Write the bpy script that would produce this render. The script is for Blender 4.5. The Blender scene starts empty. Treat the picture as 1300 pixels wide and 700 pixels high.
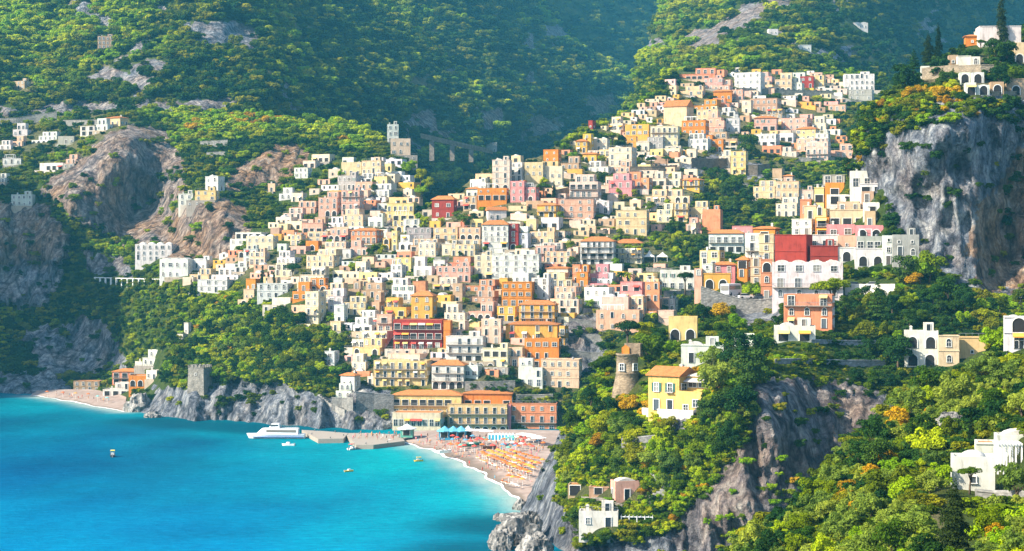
import bpy, bmesh, math, random
import numpy as np
from mathutils import Vector, Matrix, Euler

D = bpy.data
C = bpy.context.scene.collection
SC = bpy.context.scene
R = random.Random(7)
rad = math.radians

# ------------------------------------------------------------------ camera, sky, sun, exposure
F, HOR, CX, H0 = 2500.0, 320.0, 650.0, 65.0     # focal length in photo pixels, eye level row, centre column, eye height in metres
cam = D.cameras.new('camera'); camo = D.objects.new('camera', cam); C.objects.link(camo)
camo.location = (0, 0, H0); camo.rotation_euler = (rad(90), 0, 0)
cam.sensor_width = 36; cam.lens = 36 * F / 1300; cam.shift_y = -30 / 1300
cam.clip_start = 1; cam.clip_end = 9000
SC.camera = camo

SUN = Vector((-0.74, -0.33, 0.60)).normalized()
W = D.worlds.new('World'); SC.world = W; W.use_nodes = True
wn = W.node_tree; bg = wn.nodes['Background']
sky = wn.nodes.new('ShaderNodeTexSky'); sky.sky_type = 'NISHITA'; sky.sun_disc = False
sky.sun_elevation = math.asin(SUN.z); sky.sun_rotation = math.atan2(SUN.x, SUN.y)
wn.links.new(sky.outputs[0], bg.inputs[0]); bg.inputs[1].default_value = 0.13
sl = D.lights.new('sun', 'SUN'); sl.energy = 5.0; sl.angle = rad(0.5); sl.color = (1.0, 0.90, 0.72)
so = D.objects.new('sun', sl); C.objects.link(so); so.rotation_euler = SUN.to_track_quat('Z', 'Y').to_euler()
so.location = (-600, 200, 800)
vs = SC.view_settings
vs.view_transform = 'Standard'; vs.look = 'None'; vs.gamma = 1; vs.use_curve_mapping = False
vs.exposure = 1.2
cy = SC.cycles
cy.use_denoising = True
cy.max_bounces = 6; cy.diffuse_bounces = 3; cy.glossy_bounces = 2; cy.transmission_bounces = 2; cy.volume_bounces = 0
cy.transparent_max_bounces = 4; cy.sample_clamp_indirect = 4; cy.caustics_reflective = False; cy.caustics_refractive = False

# ------------------------------------------------------------------ small maths
def ray(px, py, d):
    return Vector(((px - CX) * d / F, d, H0 + (HOR - py) * d / F))
def sea(px, py, z=0.0):
    return ray(px, py, (H0 - z) * F / (py - HOR))
def proj(p):
    return (CX + p.x * F / p.y, HOR - (p.z - H0) * F / p.y)

def _hash(ix, iy, iz):
    h = (ix.astype(np.uint32) * np.uint32(374761393)) ^ (iy.astype(np.uint32) * np.uint32(668265263)) ^ (iz.astype(np.uint32) * np.uint32(2246822519))
    h = (h ^ (h >> np.uint32(13))) * np.uint32(1274126177)
    h = (h ^ (h >> np.uint32(16))) * np.uint32(2654435761)
    return (h >> np.uint32(8)).astype(np.float64) / float(1 << 24)
def vnoise(p):
    i = np.floor(p).astype(np.int64); f = p - i; u = f * f * f * (f * (f * 6 - 15) + 10)
    out = np.zeros(len(p))
    for dx in (0, 1):
        for dy in (0, 1):
            for dz in (0, 1):
                w = (u[:, 0] if dx else 1 - u[:, 0]) * (u[:, 1] if dy else 1 - u[:, 1]) * (u[:, 2] if dz else 1 - u[:, 2])
                out += w * _hash(i[:, 0] + dx, i[:, 1] + dy, i[:, 2] + dz)
    return out * 2 - 1
def fbm(p, octv=4, gain=0.5):
    a, s, o = 1.0, 0.0, np.zeros(len(p))
    for k in range(octv):
        o += a * vnoise(p * (2.03 ** k) + 17.3 * k); s += a; a *= gain
    return o / s
def ridged(p, octv=4):
    a, s, o = 1.0, 0.0, np.zeros(len(p))
    for k in range(octv):
        o += a * (1 - 2 * np.abs(vnoise(p * (2.1 ** k) + 9.1 * k))); s += a; a *= 0.5
    return o / s

def inpoly(x, y, poly):
    ins = np.zeros(len(x), bool); n = len(poly)
    for k in range(n):
        (x0, y0), (x1, y1) = poly[k], poly[(k + 1) % n]
        if y0 == y1: continue
        c = ((y0 > y) != (y1 > y)) & (x < (x1 - x0) * (y - y0) / (y1 - y0) + x0)
        ins ^= c
    return ins
def sdpoly(x, y, poly):                    # signed distance, positive inside
    d = np.full(len(x), 1e9); n = len(poly)
    for k in range(n):
        (x0, y0), (x1, y1) = poly[k], poly[(k + 1) % n]
        ex, ey = x1 - x0, y1 - y0
        t = np.clip(((x - x0) * ex + (y - y0) * ey) / (ex * ex + ey * ey + 1e-9), 0, 1)
        d = np.minimum(d, np.hypot(x - x0 - t * ex, y - y0 - t * ey))
    return np.where(inpoly(x, y, poly), d, -d)
def sstep(a, b, v):
    t = np.clip((v - a) / (b - a), 0, 1); return t * t * (3 - 2 * t)

# ------------------------------------------------------------------ materials
def mat(name):
    m = D.materials.new(name); m.use_nodes = True; nt = m.node_tree
    b = nt.nodes['Principled BSDF']; b.inputs['Roughness'].default_value = 0.9
    b.inputs['Specular IOR Level'].default_value = 0.2
    return m, nt, b
def N(nt, t, **kw):
    n = nt.nodes.new(t)
    for k, v in kw.items():
        if k.startswith('i_'):
            key = k[2:].replace('_', ' ')
            n.inputs[int(key) if key.isdigit() else key].default_value = v
        else: setattr(n, k, v)
    return n
def lk(nt, a, b): nt.links.new(a, b)
def ramp(nt, fac, stops):
    r = N(nt, 'ShaderNodeValToRGB'); el = r.color_ramp.elements
    while len(el) < len(stops): el.new(0.5)
    for e, (p, c) in zip(el, stops): e.position = p; e.color = (*c, 1)
    lk(nt, fac, r.inputs[0]); return r.outputs[0]
def mix(nt, fac, a, b, mode='MIX'):
    m = N(nt, 'ShaderNodeMix', data_type='RGBA', blend_type=mode)
    for s, v in ((m.inputs[0], fac), (m.inputs[6], a), (m.inputs[7], b)):
        if hasattr(v, 'links') or hasattr(v, 'is_linked'): lk(nt, v, s)
        elif isinstance(v, (int, float)): s.default_value = v
        else: s.default_value = (*v, 1)
    return m.outputs[2]
def noise(nt, co, scale, detail=4, rough=0.6):
    n = N(nt, 'ShaderNodeTexNoise', i_Scale=scale, i_Detail=detail, i_Roughness=rough)
    lk(nt, co, n.inputs['Vector']); return n.outputs[0]
def mapping(nt, co, sc):
    m = N(nt, 'ShaderNodeMapping'); m.inputs['Scale'].default_value = sc
    lk(nt, co, m.inputs[0]); return m.outputs[0]
def bump(nt, b, h, strength, dist):
    n = N(nt, 'ShaderNodeBump'); n.inputs['Strength'].default_value = strength; n.inputs['Distance'].default_value = dist
    lk(nt, h, n.inputs['Height']); lk(nt, n.outputs[0], b.inputs['Normal'])
def flat(name, col, rough=0.7, metal=0.0, spec=0.3):
    m, nt, b = mat(name); b.inputs['Base Color'].default_value = (*col, 1)
    b.inputs['Roughness'].default_value = rough; b.inputs['Metallic'].default_value = metal; b.inputs['Specular IOR Level'].default_value = spec
    tc = N(nt, 'ShaderNodeTexCoord')
    f = noise(nt, tc.outputs['Object'], 3.0, 3)
    c = ramp(nt, f, [(0.3, tuple(v * 0.86 for v in col)), (0.7, tuple(min(1, v * 1.1) for v in col))])
    lk(nt, c, b.inputs['Base Color'])
    return m

def m_terrain():
    m, nt, b = mat('hillside')
    geo = N(nt, 'ShaderNodeNewGeometry'); P = geo.outputs['Position']
    at = N(nt, 'ShaderNodeAttribute', attribute_name='mask')
    sep = N(nt, 'ShaderNodeSeparateColor'); lk(nt, at.outputs['Color'], sep.inputs[0])
    rock, warm, dry = sep.outputs
    # rock: streaked limestone
    wr = N(nt, 'ShaderNodeTexNoise', i_Scale=0.05, i_Detail=3.0); lk(nt, P, wr.inputs['Vector'])
    wv = N(nt, 'ShaderNodeVectorMath', operation='MULTIPLY_ADD'); lk(nt, wr.outputs['Color'], wv.inputs[0]); wv.inputs[1].default_value = (6, 6, 9); lk(nt, P, wv.inputs[2])
    st1 = noise(nt, mapping(nt, wv.outputs[0], (0.30, 0.26, 0.13)), 1.0, 8, 0.76); st2 = noise(nt, P, 0.2, 8, 0.78)
    sm = N(nt, 'ShaderNodeMix', data_type='FLOAT'); sm.inputs[0].default_value = 0.5; lk(nt, st1, sm.inputs[2]); lk(nt, st2, sm.inputs[3]); st = sm.outputs[0]
    bl = noise(nt, P, 0.06, 6, 0.6); fine = noise(nt, P, 0.9, 5, 0.7)
    grey = ramp(nt, st, [(0.36, (0.04, 0.046, 0.06)), (0.45, (0.165, 0.185, 0.235)), (0.52, (0.32, 0.345, 0.39)), (0.60, (0.60, 0.60, 0.59))])
    oran = ramp(nt, st, [(0.36, (0.06, 0.045, 0.035)), (0.45, (0.28, 0.15, 0.075)), (0.53, (0.50, 0.30, 0.16)), (0.62, (0.62, 0.50, 0.38))])
    wf = N(nt, 'ShaderNodeMath', operation='MULTIPLY_ADD'); lk(nt, bl, wf.inputs[0]); wf.inputs[1].default_value = 1.6; wf.inputs[2].default_value = -0.8
    wa = N(nt, 'ShaderNodeMath', operation='ADD', use_clamp=True); lk(nt, wf.outputs[0], wa.inputs[0]); lk(nt, warm, wa.inputs[1])
    rc = mix(nt, wa.outputs[0], grey, oran)
    fr = ramp(nt, fine, [(0.3, (0.6, 0.6, 0.62)), (0.55, (1.0, 1.0, 1.0)), (0.75, (1.15, 1.13, 1.1))])
    rc = mix(nt, 1.0, rc, fr, 'MULTIPLY')
    sk = noise(nt, mapping(nt, wv.outputs[0], (0.42, 0.42, 0.028)), 1.0, 5, 0.7)
    rc = mix(nt, 0.85, rc, ramp(nt, sk, [(0.36, (0.42, 0.44, 0.50)), (0.48, (0.95, 0.95, 0.95)), (0.62, (1.35, 1.33, 1.28))]), 'MULTIPLY')
    vo = N(nt, 'ShaderNodeTexVoronoi', feature='DISTANCE_TO_EDGE', i_Scale=1.0); lk(nt, mapping(nt, wv.outputs[0], (0.11, 0.11, 0.045)), vo.inputs['Vector'])
    vo2 = N(nt, 'ShaderNodeTexVoronoi', feature='DISTANCE_TO_EDGE', i_Scale=1.0); lk(nt, mapping(nt, wv.outputs[0], (0.33, 0.33, 0.17)), vo2.inputs['Vector'])
    rc = mix(nt, 0.8, rc, ramp(nt, vo.outputs[0], [(0.0, (0.3, 0.31, 0.34)), (0.10, (1, 1, 1))]), 'MULTIPLY')
    rc = mix(nt, 0.6, rc, ramp(nt, vo2.outputs[0], [(0.0, (0.4, 0.4, 0.42)), (0.09, (1, 1, 1))]), 'MULTIPLY')
    # green ground: scrub, grass and bare patches
    g1 = noise(nt, P, 0.035, 5, 0.6); g2 = noise(nt, P, 0.35, 5, 0.65)
    gr = ramp(nt, g2, [(0.3, (0.018, 0.045, 0.012)), (0.5, (0.05, 0.095, 0.016)), (0.66, (0.12, 0.16, 0.025)), (0.8, (0.2, 0.2, 0.06))])
    gd = ramp(nt, g1, [(0.35, (0.05, 0.085, 0.016)), (0.55, (0.10, 0.13, 0.022)), (0.72, (0.26, 0.2, 0.06))])
    gc = mix(nt, 0.4, gr, gd)
    gc = mix(nt, dry, gc, ramp(nt, g2, [(0.3, (0.12, 0.1, 0.06)), (0.7, (0.36, 0.28, 0.16))]))
    # rock edge broken by noise
    e = N(nt, 'ShaderNodeMath', operation='MULTIPLY_ADD'); lk(nt, noise(nt, P, 0.12, 6, 0.7), e.inputs[0]); e.inputs[1].default_value = 1.8; e.inputs[2].default_value = -1.4
    e2 = N(nt, 'ShaderNodeMath', operation='MULTIPLY_ADD'); lk(nt, rock, e2.inputs[0]); e2.inputs[1].default_value = 2.1; lk(nt, e.outputs[0], e2.inputs[2])
    e3 = N(nt, 'ShaderNodeMapRange', interpolation_type='SMOOTHSTEP'); lk(nt, e2.outputs[0], e3.inputs[0]); e3.inputs[1].default_value = 0.25; e3.inputs[2].default_value = 0.55
    lk(nt, mix(nt, e3.outputs[0], gc, rc), b.inputs['Base Color'])
    hh = N(nt, 'ShaderNodeMath', operation='ADD'); lk(nt, st, hh.inputs[0]); lk(nt, fine, hh.inputs[1])
    bump(nt, b, hh.outputs[0], 1.0, 3.0)
    b.inputs['Roughness'].default_value = 0.95; b.inputs['Specular IOR Level'].default_value = 0.1
    return m

def m_rock():
    m, nt, b = mat('sea_rock')
    geo = N(nt, 'ShaderNodeNewGeometry'); P = geo.outputs['Position']
    st = noise(nt, mapping(nt, P, (0.5, 0.5, 0.18)), 1.0, 7, 0.7)
    lk(nt, ramp(nt, st, [(0.36, (0.04, 0.04, 0.045)), (0.46, (0.14, 0.135, 0.13)), (0.55, (0.28, 0.265, 0.25)), (0.66, (0.46, 0.44, 0.41))]), b.inputs['Base Color'])
    bump(nt, b, st, 0.9, 1.2); return m

def m_plaster():
    m, nt, b = mat('plaster')
    oi = N(nt, 'ShaderNodeObjectInfo'); tc = N(nt, 'ShaderNodeTexCoord'); P = tc.outputs['Object']
    a = noise(nt, mapping(nt, P, (0.9, 0.9, 0.25)), 1.0, 5, 0.65); c = noise(nt, P, 0.35, 3)
    f = ramp(nt, a, [(0.3, (0.50, 0.47, 0.44)), (0.46, (0.90, 0.89, 0.87)), (0.7, (1.08, 1.07, 1.05))])
    f2 = ramp(nt, c, [(0.35, (0.84, 0.83, 0.82)), (0.6, (1.0, 1.0, 1.0))])
    x = mix(nt, 1.0, oi.outputs['Color'], f, 'MULTIPLY'); x = mix(nt, 1.0, x, f2, 'MULTIPLY')
    lk(nt, x, b.inputs['Base Color']); bump(nt, b, noise(nt, P, 4.0, 4), 0.3, 0.05)
    return m
def m_tile():
    m, nt, b = mat('roof_tile')
    oi = N(nt, 'ShaderNodeObjectInfo'); tc = N(nt, 'ShaderNodeTexCoord'); P = tc.outputs['Object']
    w = N(nt, 'ShaderNodeTexWave', i_Scale=1.2, i_Distortion=0.6); lk(nt, P, w.inputs[0])
    a = noise(nt, P, 1.3, 5, 0.7)
    x = mix(nt, 1.0, oi.outputs['Color'], ramp(nt, a, [(0.3, (0.62, 0.58, 0.55)), (0.55, (1, 1, 1)), (0.75, (1.25, 1.2, 1.1))]), 'MULTIPLY')
    x = mix(nt, 1.0, x, ramp(nt, w.outputs[0], [(0.2, (0.78, 0.76, 0.74)), (0.6, (1.05, 1.05, 1.05))]), 'MULTIPLY')
    lk(nt, x, b.inputs['Base Color']); bump(nt, b, w.outputs[0], 0.5, 0.1)
    return m
def m_stone():
    m, nt, b = mat('stone_masonry')
    oi = N(nt, 'ShaderNodeObjectInfo'); tc = N(nt, 'ShaderNodeTexCoord'); P = tc.outputs['Object']
    v = N(nt, 'ShaderNodeTexVoronoi', i_Scale=1.6); lk(nt, mapping(nt, P, (0.8, 0.8, 1.5)), v.inputs[0])
    a = noise(nt, P, 0.5, 6, 0.7)
    x = mix(nt, 1.0, oi.outputs['Color'], ramp(nt, a, [(0.3, (0.35, 0.35, 0.35)), (0.52, (0.68, 0.68, 0.66)), (0.72, (0.95, 0.92, 0.86))]), 'MULTIPLY')
    x = mix(nt, 0.7, x, ramp(nt, v.outputs['Distance'], [(0.1, (1.1, 1.1, 1.1)), (0.6, (0.6, 0.6, 0.6))]), 'MULTIPLY')
    lk(nt, x, b.inputs['Base Color']); bump(nt, b, v.outputs['Distance'], 0.6, 0.15)
    return m
def m_leaf(name, stops, trans=0.3):
    m = D.materials.new(name); m.use_nodes = True; nt = m.node_tree; nt.nodes.clear()
    out = N(nt, 'ShaderNodeOutputMaterial'); oi = N(nt, 'ShaderNodeObjectInfo')
    at = N(nt, 'ShaderNodeAttribute', attribute_name='tone')
    base = ramp(nt, oi.outputs['Random'], stops)
    x = mix(nt, 1.0, base, ramp(nt, at.outputs['Fac'], [(0.0, (0.55, 0.6, 0.6)), (0.5, (1, 1, 1)), (1.0, (1.6, 1.45, 1.0))]), 'MULTIPLY')
    df = N(nt, 'ShaderNodeBsdfDiffuse'); tr = N(nt, 'ShaderNodeBsdfTranslucent'); mx = N(nt, 'ShaderNodeMixShader'); mx.inputs[0].default_value = trans
    lk(nt, x, df.inputs[0]); lk(nt, mix(nt, 1.0, x, (1.25, 1.2, 0.6), 'MULTIPLY'), tr.inputs[0])
    lk(nt, df.outputs[0], mx.inputs[1]); lk(nt, tr.outputs[0], mx.inputs[2]); lk(nt, mx.outputs[0], out.inputs[0])
    return m
def m_bark():
    m, nt, b = mat('bark'); tc = N(nt, 'ShaderNodeTexCoord')
    a = noise(nt, mapping(nt, tc.outputs['Object'], (5, 5, 1.2)), 1.0, 5)
    lk(nt, ramp(nt, a, [(0.3, (0.04, 0.03, 0.02)), (0.7, (0.17, 0.12, 0.08))]), b.inputs['Base Color']); return m
def m_objcol(name, rough=0.6):
    m, nt, b = mat(name); oi = N(nt, 'ShaderNodeObjectInfo'); tc = N(nt, 'ShaderNodeTexCoord')
    f = ramp(nt, noise(nt, tc.outputs['Object'], 2.5, 3), [(0.3, (0.85, 0.85, 0.85)), (0.7, (1.06, 1.06, 1.06))])
    lk(nt, mix(nt, 1.0, oi.outputs['Color'], f, 'MULTIPLY'), b.inputs['Base Color']); b.inputs['Roughness'].default_value = rough; return m
def m_glass():
    m, nt, b = mat('window_glass'); oi = N(nt, 'ShaderNodeObjectInfo')
    lk(nt, ramp(nt, oi.outputs['Random'], [(0.0, (0.014, 0.018, 0.024)), (0.45, (0.035, 0.042, 0.05)), (0.7, (0.09, 0.11, 0.13)), (0.85, (0.10, 0.07, 0.05)), (1.0, (0.32, 0.32, 0.30))]), b.inputs['Base Color'])
    b.inputs['Roughness'].default_value = 0.18; b.inputs['Specular IOR Level'].default_value = 0.5; return m

def m_sea():
    m, nt, b = mat('sea_water')
    geo = N(nt, 'ShaderNodeNewGeometry'); P = geo.outputs['Position']
    at = N(nt, 'ShaderNodeAttribute', attribute_name='mask'); sep = N(nt, 'ShaderNodeSeparateColor'); lk(nt, at.outputs['Color'], sep.inputs[0])
    big = noise(nt, mapping(nt, P, (0.016, 0.009, 1)), 1.0, 5, 0.6)
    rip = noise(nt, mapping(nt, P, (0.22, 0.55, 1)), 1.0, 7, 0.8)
    deep = ramp(nt, big, [(0.34, (0.0, 0.045, 0.12)), (0.5, (0.0, 0.070, 0.17)), (0.66, (0.0, 0.11, 0.24))])
    shal = ramp(nt, big, [(0.35, (0.0, 0.23, 0.27)), (0.65, (0.0, 0.33, 0.35))])
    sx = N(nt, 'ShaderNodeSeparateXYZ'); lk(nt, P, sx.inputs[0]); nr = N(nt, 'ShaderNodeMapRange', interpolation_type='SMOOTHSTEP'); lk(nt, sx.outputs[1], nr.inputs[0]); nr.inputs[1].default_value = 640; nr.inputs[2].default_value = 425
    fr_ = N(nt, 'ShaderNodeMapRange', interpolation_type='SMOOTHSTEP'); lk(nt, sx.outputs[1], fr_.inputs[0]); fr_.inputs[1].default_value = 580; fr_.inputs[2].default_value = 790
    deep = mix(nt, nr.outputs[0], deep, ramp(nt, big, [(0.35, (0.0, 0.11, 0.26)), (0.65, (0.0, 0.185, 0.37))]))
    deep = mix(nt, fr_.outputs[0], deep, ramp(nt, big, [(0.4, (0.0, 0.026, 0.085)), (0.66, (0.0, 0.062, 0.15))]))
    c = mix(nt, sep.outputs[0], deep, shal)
    c = mix(nt, 1.0, c, ramp(nt, rip, [(0.36, (0.74, 0.77, 0.81)), (0.5, (1, 1, 1)), (0.66, (1.35, 1.28, 1.2))]), 'MULTIPLY')  # light and dark of the ripples put into the water colour
    c = mix(nt, sep.outputs[2], c, (0.0, 0.045, 0.075))
    c = mix(nt, sep.outputs[1], c, (0.34, 0.40, 0.36))
    r1 = noise(nt, mapping(nt, P, (0.5, 1.1, 1)), 1.0, 6, 0.68); r2 = noise(nt, mapping(nt, P, (0.06, 0.14, 1)), 1.0, 3)
    s = N(nt, 'ShaderNodeMath', operation='MULTIPLY_ADD'); lk(nt, r2, s.inputs[0]); s.inputs[1].default_value = 1.5; lk(nt, r1, s.inputs[2])
    bp = N(nt, 'ShaderNodeBump'); bp.inputs['Strength'].default_value = 0.6; bp.inputs['Distance'].default_value = 0.9; lk(nt, s.outputs[0], bp.inputs['Height'])
    df = N(nt, 'ShaderNodeBsdfDiffuse'); gl = N(nt, 'ShaderNodeBsdfGlossy'); gl.inputs['Roughness'].default_value = 0.22; mx = N(nt, 'ShaderNodeMixShader'); mx.inputs[0].default_value = 0.03
    lk(nt, c, df.inputs[0]); lk(nt, bp.outputs[0], df.inputs['Normal']); lk(nt, bp.outputs[0], gl.inputs['Normal'])
    lk(nt, df.outputs[0], mx.inputs[1]); lk(nt, gl.outputs[0], mx.inputs[2]); lk(nt, mx.outputs[0], nt.nodes['Material Output'].inputs[0])
    return m
def m_sand():
    m, nt, b = mat('shingle_sand'); geo = N(nt, 'ShaderNodeNewGeometry'); P = geo.outputs['Position']
    at = N(nt, 'ShaderNodeAttribute', attribute_name='mask'); sep = N(nt, 'ShaderNodeSeparateColor'); lk(nt, at.outputs['Color'], sep.inputs[0])
    a = noise(nt, P, 0.25, 6, 0.7)
    c = ramp(nt, a, [(0.3, (0.23, 0.165, 0.135)), (0.5, (0.31, 0.235, 0.20)), (0.7, (0.40, 0.32, 0.28))])
    c = mix(nt, sep.outputs[0], c, (0.15, 0.115, 0.085))
    lk(nt, c, b.inputs['Base Color']); bump(nt, b, noise(nt, P, 2.0, 4), 0.4, 0.2); return m

def m_mass():
    m, nt, b = mat('plaster_mass'); at = N(nt, 'ShaderNodeAttribute', attribute_name='tint'); geo = N(nt, 'ShaderNodeNewGeometry')
    f = ramp(nt, noise(nt, geo.outputs['Position'], 0.6, 5, 0.65), [(0.3, (0.72, 0.70, 0.68)), (0.55, (1, 1, 1))])
    lk(nt, mix(nt, 1.0, at.outputs['Color'], f, 'MULTIPLY'), b.inputs['Base Color']); return m
M = dict(mass=m_mass(), terrain=m_terrain(), rock=m_rock(), plaster=m_plaster(), tile=m_tile(), stone=m_stone(), bark=m_bark(), paint=m_objcol('painted'),
         cloth=m_objcol('canvas', 0.9), glass=m_glass(), sea=m_sea(), sand=m_sand(),
         frame=flat('window_frame', (0.68, 0.67, 0.64)), shutter=flat('green_shutter', (0.035, 0.11, 0.085)), wood=flat('brown_wood', (0.16, 0.08, 0.04)),
         dark=flat('opening_shade_and_tyre', (0.018, 0.017, 0.018)), metal=flat('grey_metal', (0.2, 0.21, 0.22), 0.5), white=flat('white_paint', (0.8, 0.8, 0.78), 0.5),  # dark: shade of openings put on flat panes; tyres share it
         concrete=flat('concrete', (0.34, 0.29, 0.24)), asphalt=flat('asphalt', (0.06, 0.06, 0.062)), foam=flat('sea_foam', (0.85, 0.88, 0.88)),
         skin=flat('skin', (0.55, 0.30, 0.2)), hair=flat('hair', (0.04, 0.025, 0.015)),
         broad=m_leaf('leaf_green', [(0.0, (0.035, 0.09, 0.010)), (0.4, (0.10, 0.165, 0.006)), (0.75, (0.19, 0.25, 0.006)), (1.0, (0.31, 0.33, 0.008))]),
         wild=m_leaf('leaf_scrub', [(0.0, (0.014, 0.048, 0.012)), (0.4, (0.042, 0.085, 0.008)), (0.75, (0.12, 0.155, 0.008)), (1.0, (0.24, 0.235, 0.012))]),
         cypr=m_leaf('needle_cypress', [(0.0, (0.012, 0.026, 0.008)), (0.6, (0.020, 0.036, 0.009)), (1.0, (0.03, 0.045, 0.01))], 0.1),
         olive=m_leaf('leaf_olive', [(0.0, (0.085, 0.15, 0.03)), (0.5, (0.155, 0.225, 0.033)), (1.0, (0.26, 0.31, 0.04))]),
         pine=m_leaf('needle_dark', [(0.0, (0.014, 0.045, 0.014)), (0.6, (0.026, 0.07, 0.013)), (1.0, (0.05, 0.095, 0.014))], 0.15),
         vivid=m_leaf('leaf_vivid', [(0.0, (0.14, 0.28, 0.008)), (0.5, (0.24, 0.36, 0.009)), (1.0, (0.38, 0.42, 0.012))]),
         autumn=m_leaf('leaf_autumn', [(0.0, (0.30, 0.16, 0.01)), (0.5, (0.42, 0.25, 0.01)), (1.0, (0.5, 0.33, 0.015))]))

# ------------------------------------------------------------------ mesh helpers
class MB:
    def __init__(s): s.v = []; s.f = []; s.m = []; s.k = 0
    def add(s, vs, fs, k=None):
        o = len(s.v); s.v += [tuple(v) for v in vs]
        for f in fs: s.f.append(tuple(i + o for i in f)); s.m.append(s.k if k is None else k)
    def box(s, x0, x1, y0, y1, z0, z1, k=None):
        s.add([(x0, y0, z0), (x1, y0, z0), (x1, y1, z0), (x0, y1, z0), (x0, y0, z1), (x1, y0, z1), (x1, y1, z1), (x0, y1, z1)],
              [(0, 3, 2, 1), (4, 5, 6, 7), (0, 1, 5, 4), (1, 2, 6, 5), (2, 3, 7, 6), (3, 0, 4, 7)], k)
    def prism(s, pts, y0, y1, k=None):                       # outline in x,z pushed along y
        n = len(pts)
        s.add([(x, y0, z) for x, z in pts] + [(x, y1, z) for x, z in pts],
              [tuple(range(n)), tuple(range(2 * n - 1, n - 1, -1))] + [((i + 1) % n, i, i + n, (i + 1) % n + n) for i in range(n)], k)
    def lathe(s, prof, n=12, k=None, cap=True, c=(0, 0)):
        vs = []; fs = []
        for r, z in prof:
            for i in range(n):
                a = 2 * math.pi * i / n; vs.append((c[0] + r * math.cos(a), c[1] + r * math.sin(a), z))
        for j in range(len(prof) - 1):
            for i in range(n):
                fs.append((j * n + i, j * n + (i + 1) % n, (j + 1) * n + (i + 1) % n, (j + 1) * n + i))
        if cap: fs.append(tuple(range(n - 1, -1, -1))); fs.append(tuple((len(prof) - 1) * n + i for i in range(n)))
        s.add(vs, fs, k)
    def tube(s, pts, rs, n=6, k=None):
        pts = [Vector(p) for p in pts]; vs = []; fs = []
        for j, p in enumerate(pts):
            t = (pts[min(j + 1, len(pts) - 1)] - pts[max(j - 1, 0)]).normalized()
            a = t.cross(Vector((0.3, 0.9, 0.1)));  a = a.normalized() if a.length > 1e-4 else Vector((1, 0, 0)); b = t.cross(a)
            r = rs[j] if isinstance(rs, (list, tuple)) else rs
            for i in range(n):
                an = 2 * math.pi * i / n; vs.append(p + a * (r * math.cos(an)) + b * (r * math.sin(an)))
        for j in range(len(pts) - 1):
            for i in range(n): fs.append((j * n + i, j * n + (i + 1) % n, (j + 1) * n + (i + 1) % n, (j + 1) * n + i))
        fs.append(tuple(range(n - 1, -1, -1))); fs.append(tuple((len(pts) - 1) * n + i for i in range(n)))
        s.add(vs, fs, k)
    def mesh(s, name, mats, smooth=False):
        me = D.meshes.new(name); me.from_pydata(s.v, [], s.f)
        for m in mats: me.materials.append(m)
        if len(mats) > 1: me.polygons.foreach_set('material_index', s.m)
        me.polygons.foreach_set('use_smooth', [smooth] * len(s.f)); me.update(); return me

def obj(name, me, parent=None, loc=None, rz=None, col=None, scale=None):
    o = D.objects.new(name, me); C.objects.link(o)
    if parent is not None: o.parent = parent
    if loc is not None: o.location = loc
    if rz is not None: o.rotation_euler = (0, 0, rz)
    if col is not None: o.color = (*col, 1)
    if scale is not None: o.scale = scale if hasattr(scale, '__len__') else (scale,) * 3
    return o
def tag(o, label=None, cat=None, group=None, kind=None):
    if label: o['label'] = label
    if cat: o['category'] = cat
    if group: o['group'] = group
    if kind: o['kind'] = kind
    return o
def empty(name, loc, rz=0.0, label=None, cat=None, group=None):
    o = D.objects.new(name, None); C.objects.link(o); o.location = loc; o.rotation_euler = (0, 0, rz); o.empty_display_size = 0.5
    return tag(o, label, cat, group)
LOD = []            # things that wait for a label: (object, kind words, screen x, screen y)
# ------------------------------------------------------------------ terrain sheets: hills and cliffs, each with its own distance and back
def dsea(py): return H0 * F / (py - HOR)
class TPS:
    def __init__(s, ctrl):
        a = np.array(ctrl, float); s.p = a[:, :2] / 500.0; v = 1.0 / a[:, 2]
        n = len(a); K = s.k(s.p, s.p) + np.eye(n) * 2e-3
        P = np.hstack([np.ones((n, 1)), s.p]); A = np.zeros((n + 3, n + 3)); A[:n, :n] = K; A[:n, n:] = P; A[n:, :n] = P.T
        s.w = np.linalg.solve(A, np.concatenate([v, np.zeros(3)]))
    @staticmethod
    def k(a, b):
        r = np.hypot(a[:, None, 0] - b[None, :, 0], a[:, None, 1] - b[None, :, 1]); return r * r * np.log(r + 1e-9)
    def __call__(s, x, y):
        q = np.stack([x, y], 1) / 500.0; out = np.empty(len(x))
        for i in range(0, len(x), 20000):
            qq = q[i:i + 20000]
            out[i:i + 20000] = s.k(qq, s.p) @ s.w[:-3] + np.hstack([np.ones((len(qq), 1)), qq]) @ s.w[-3:]
        return 1.0 / np.clip(out, 1 / 4000.0, 1 / 60.0)

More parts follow.
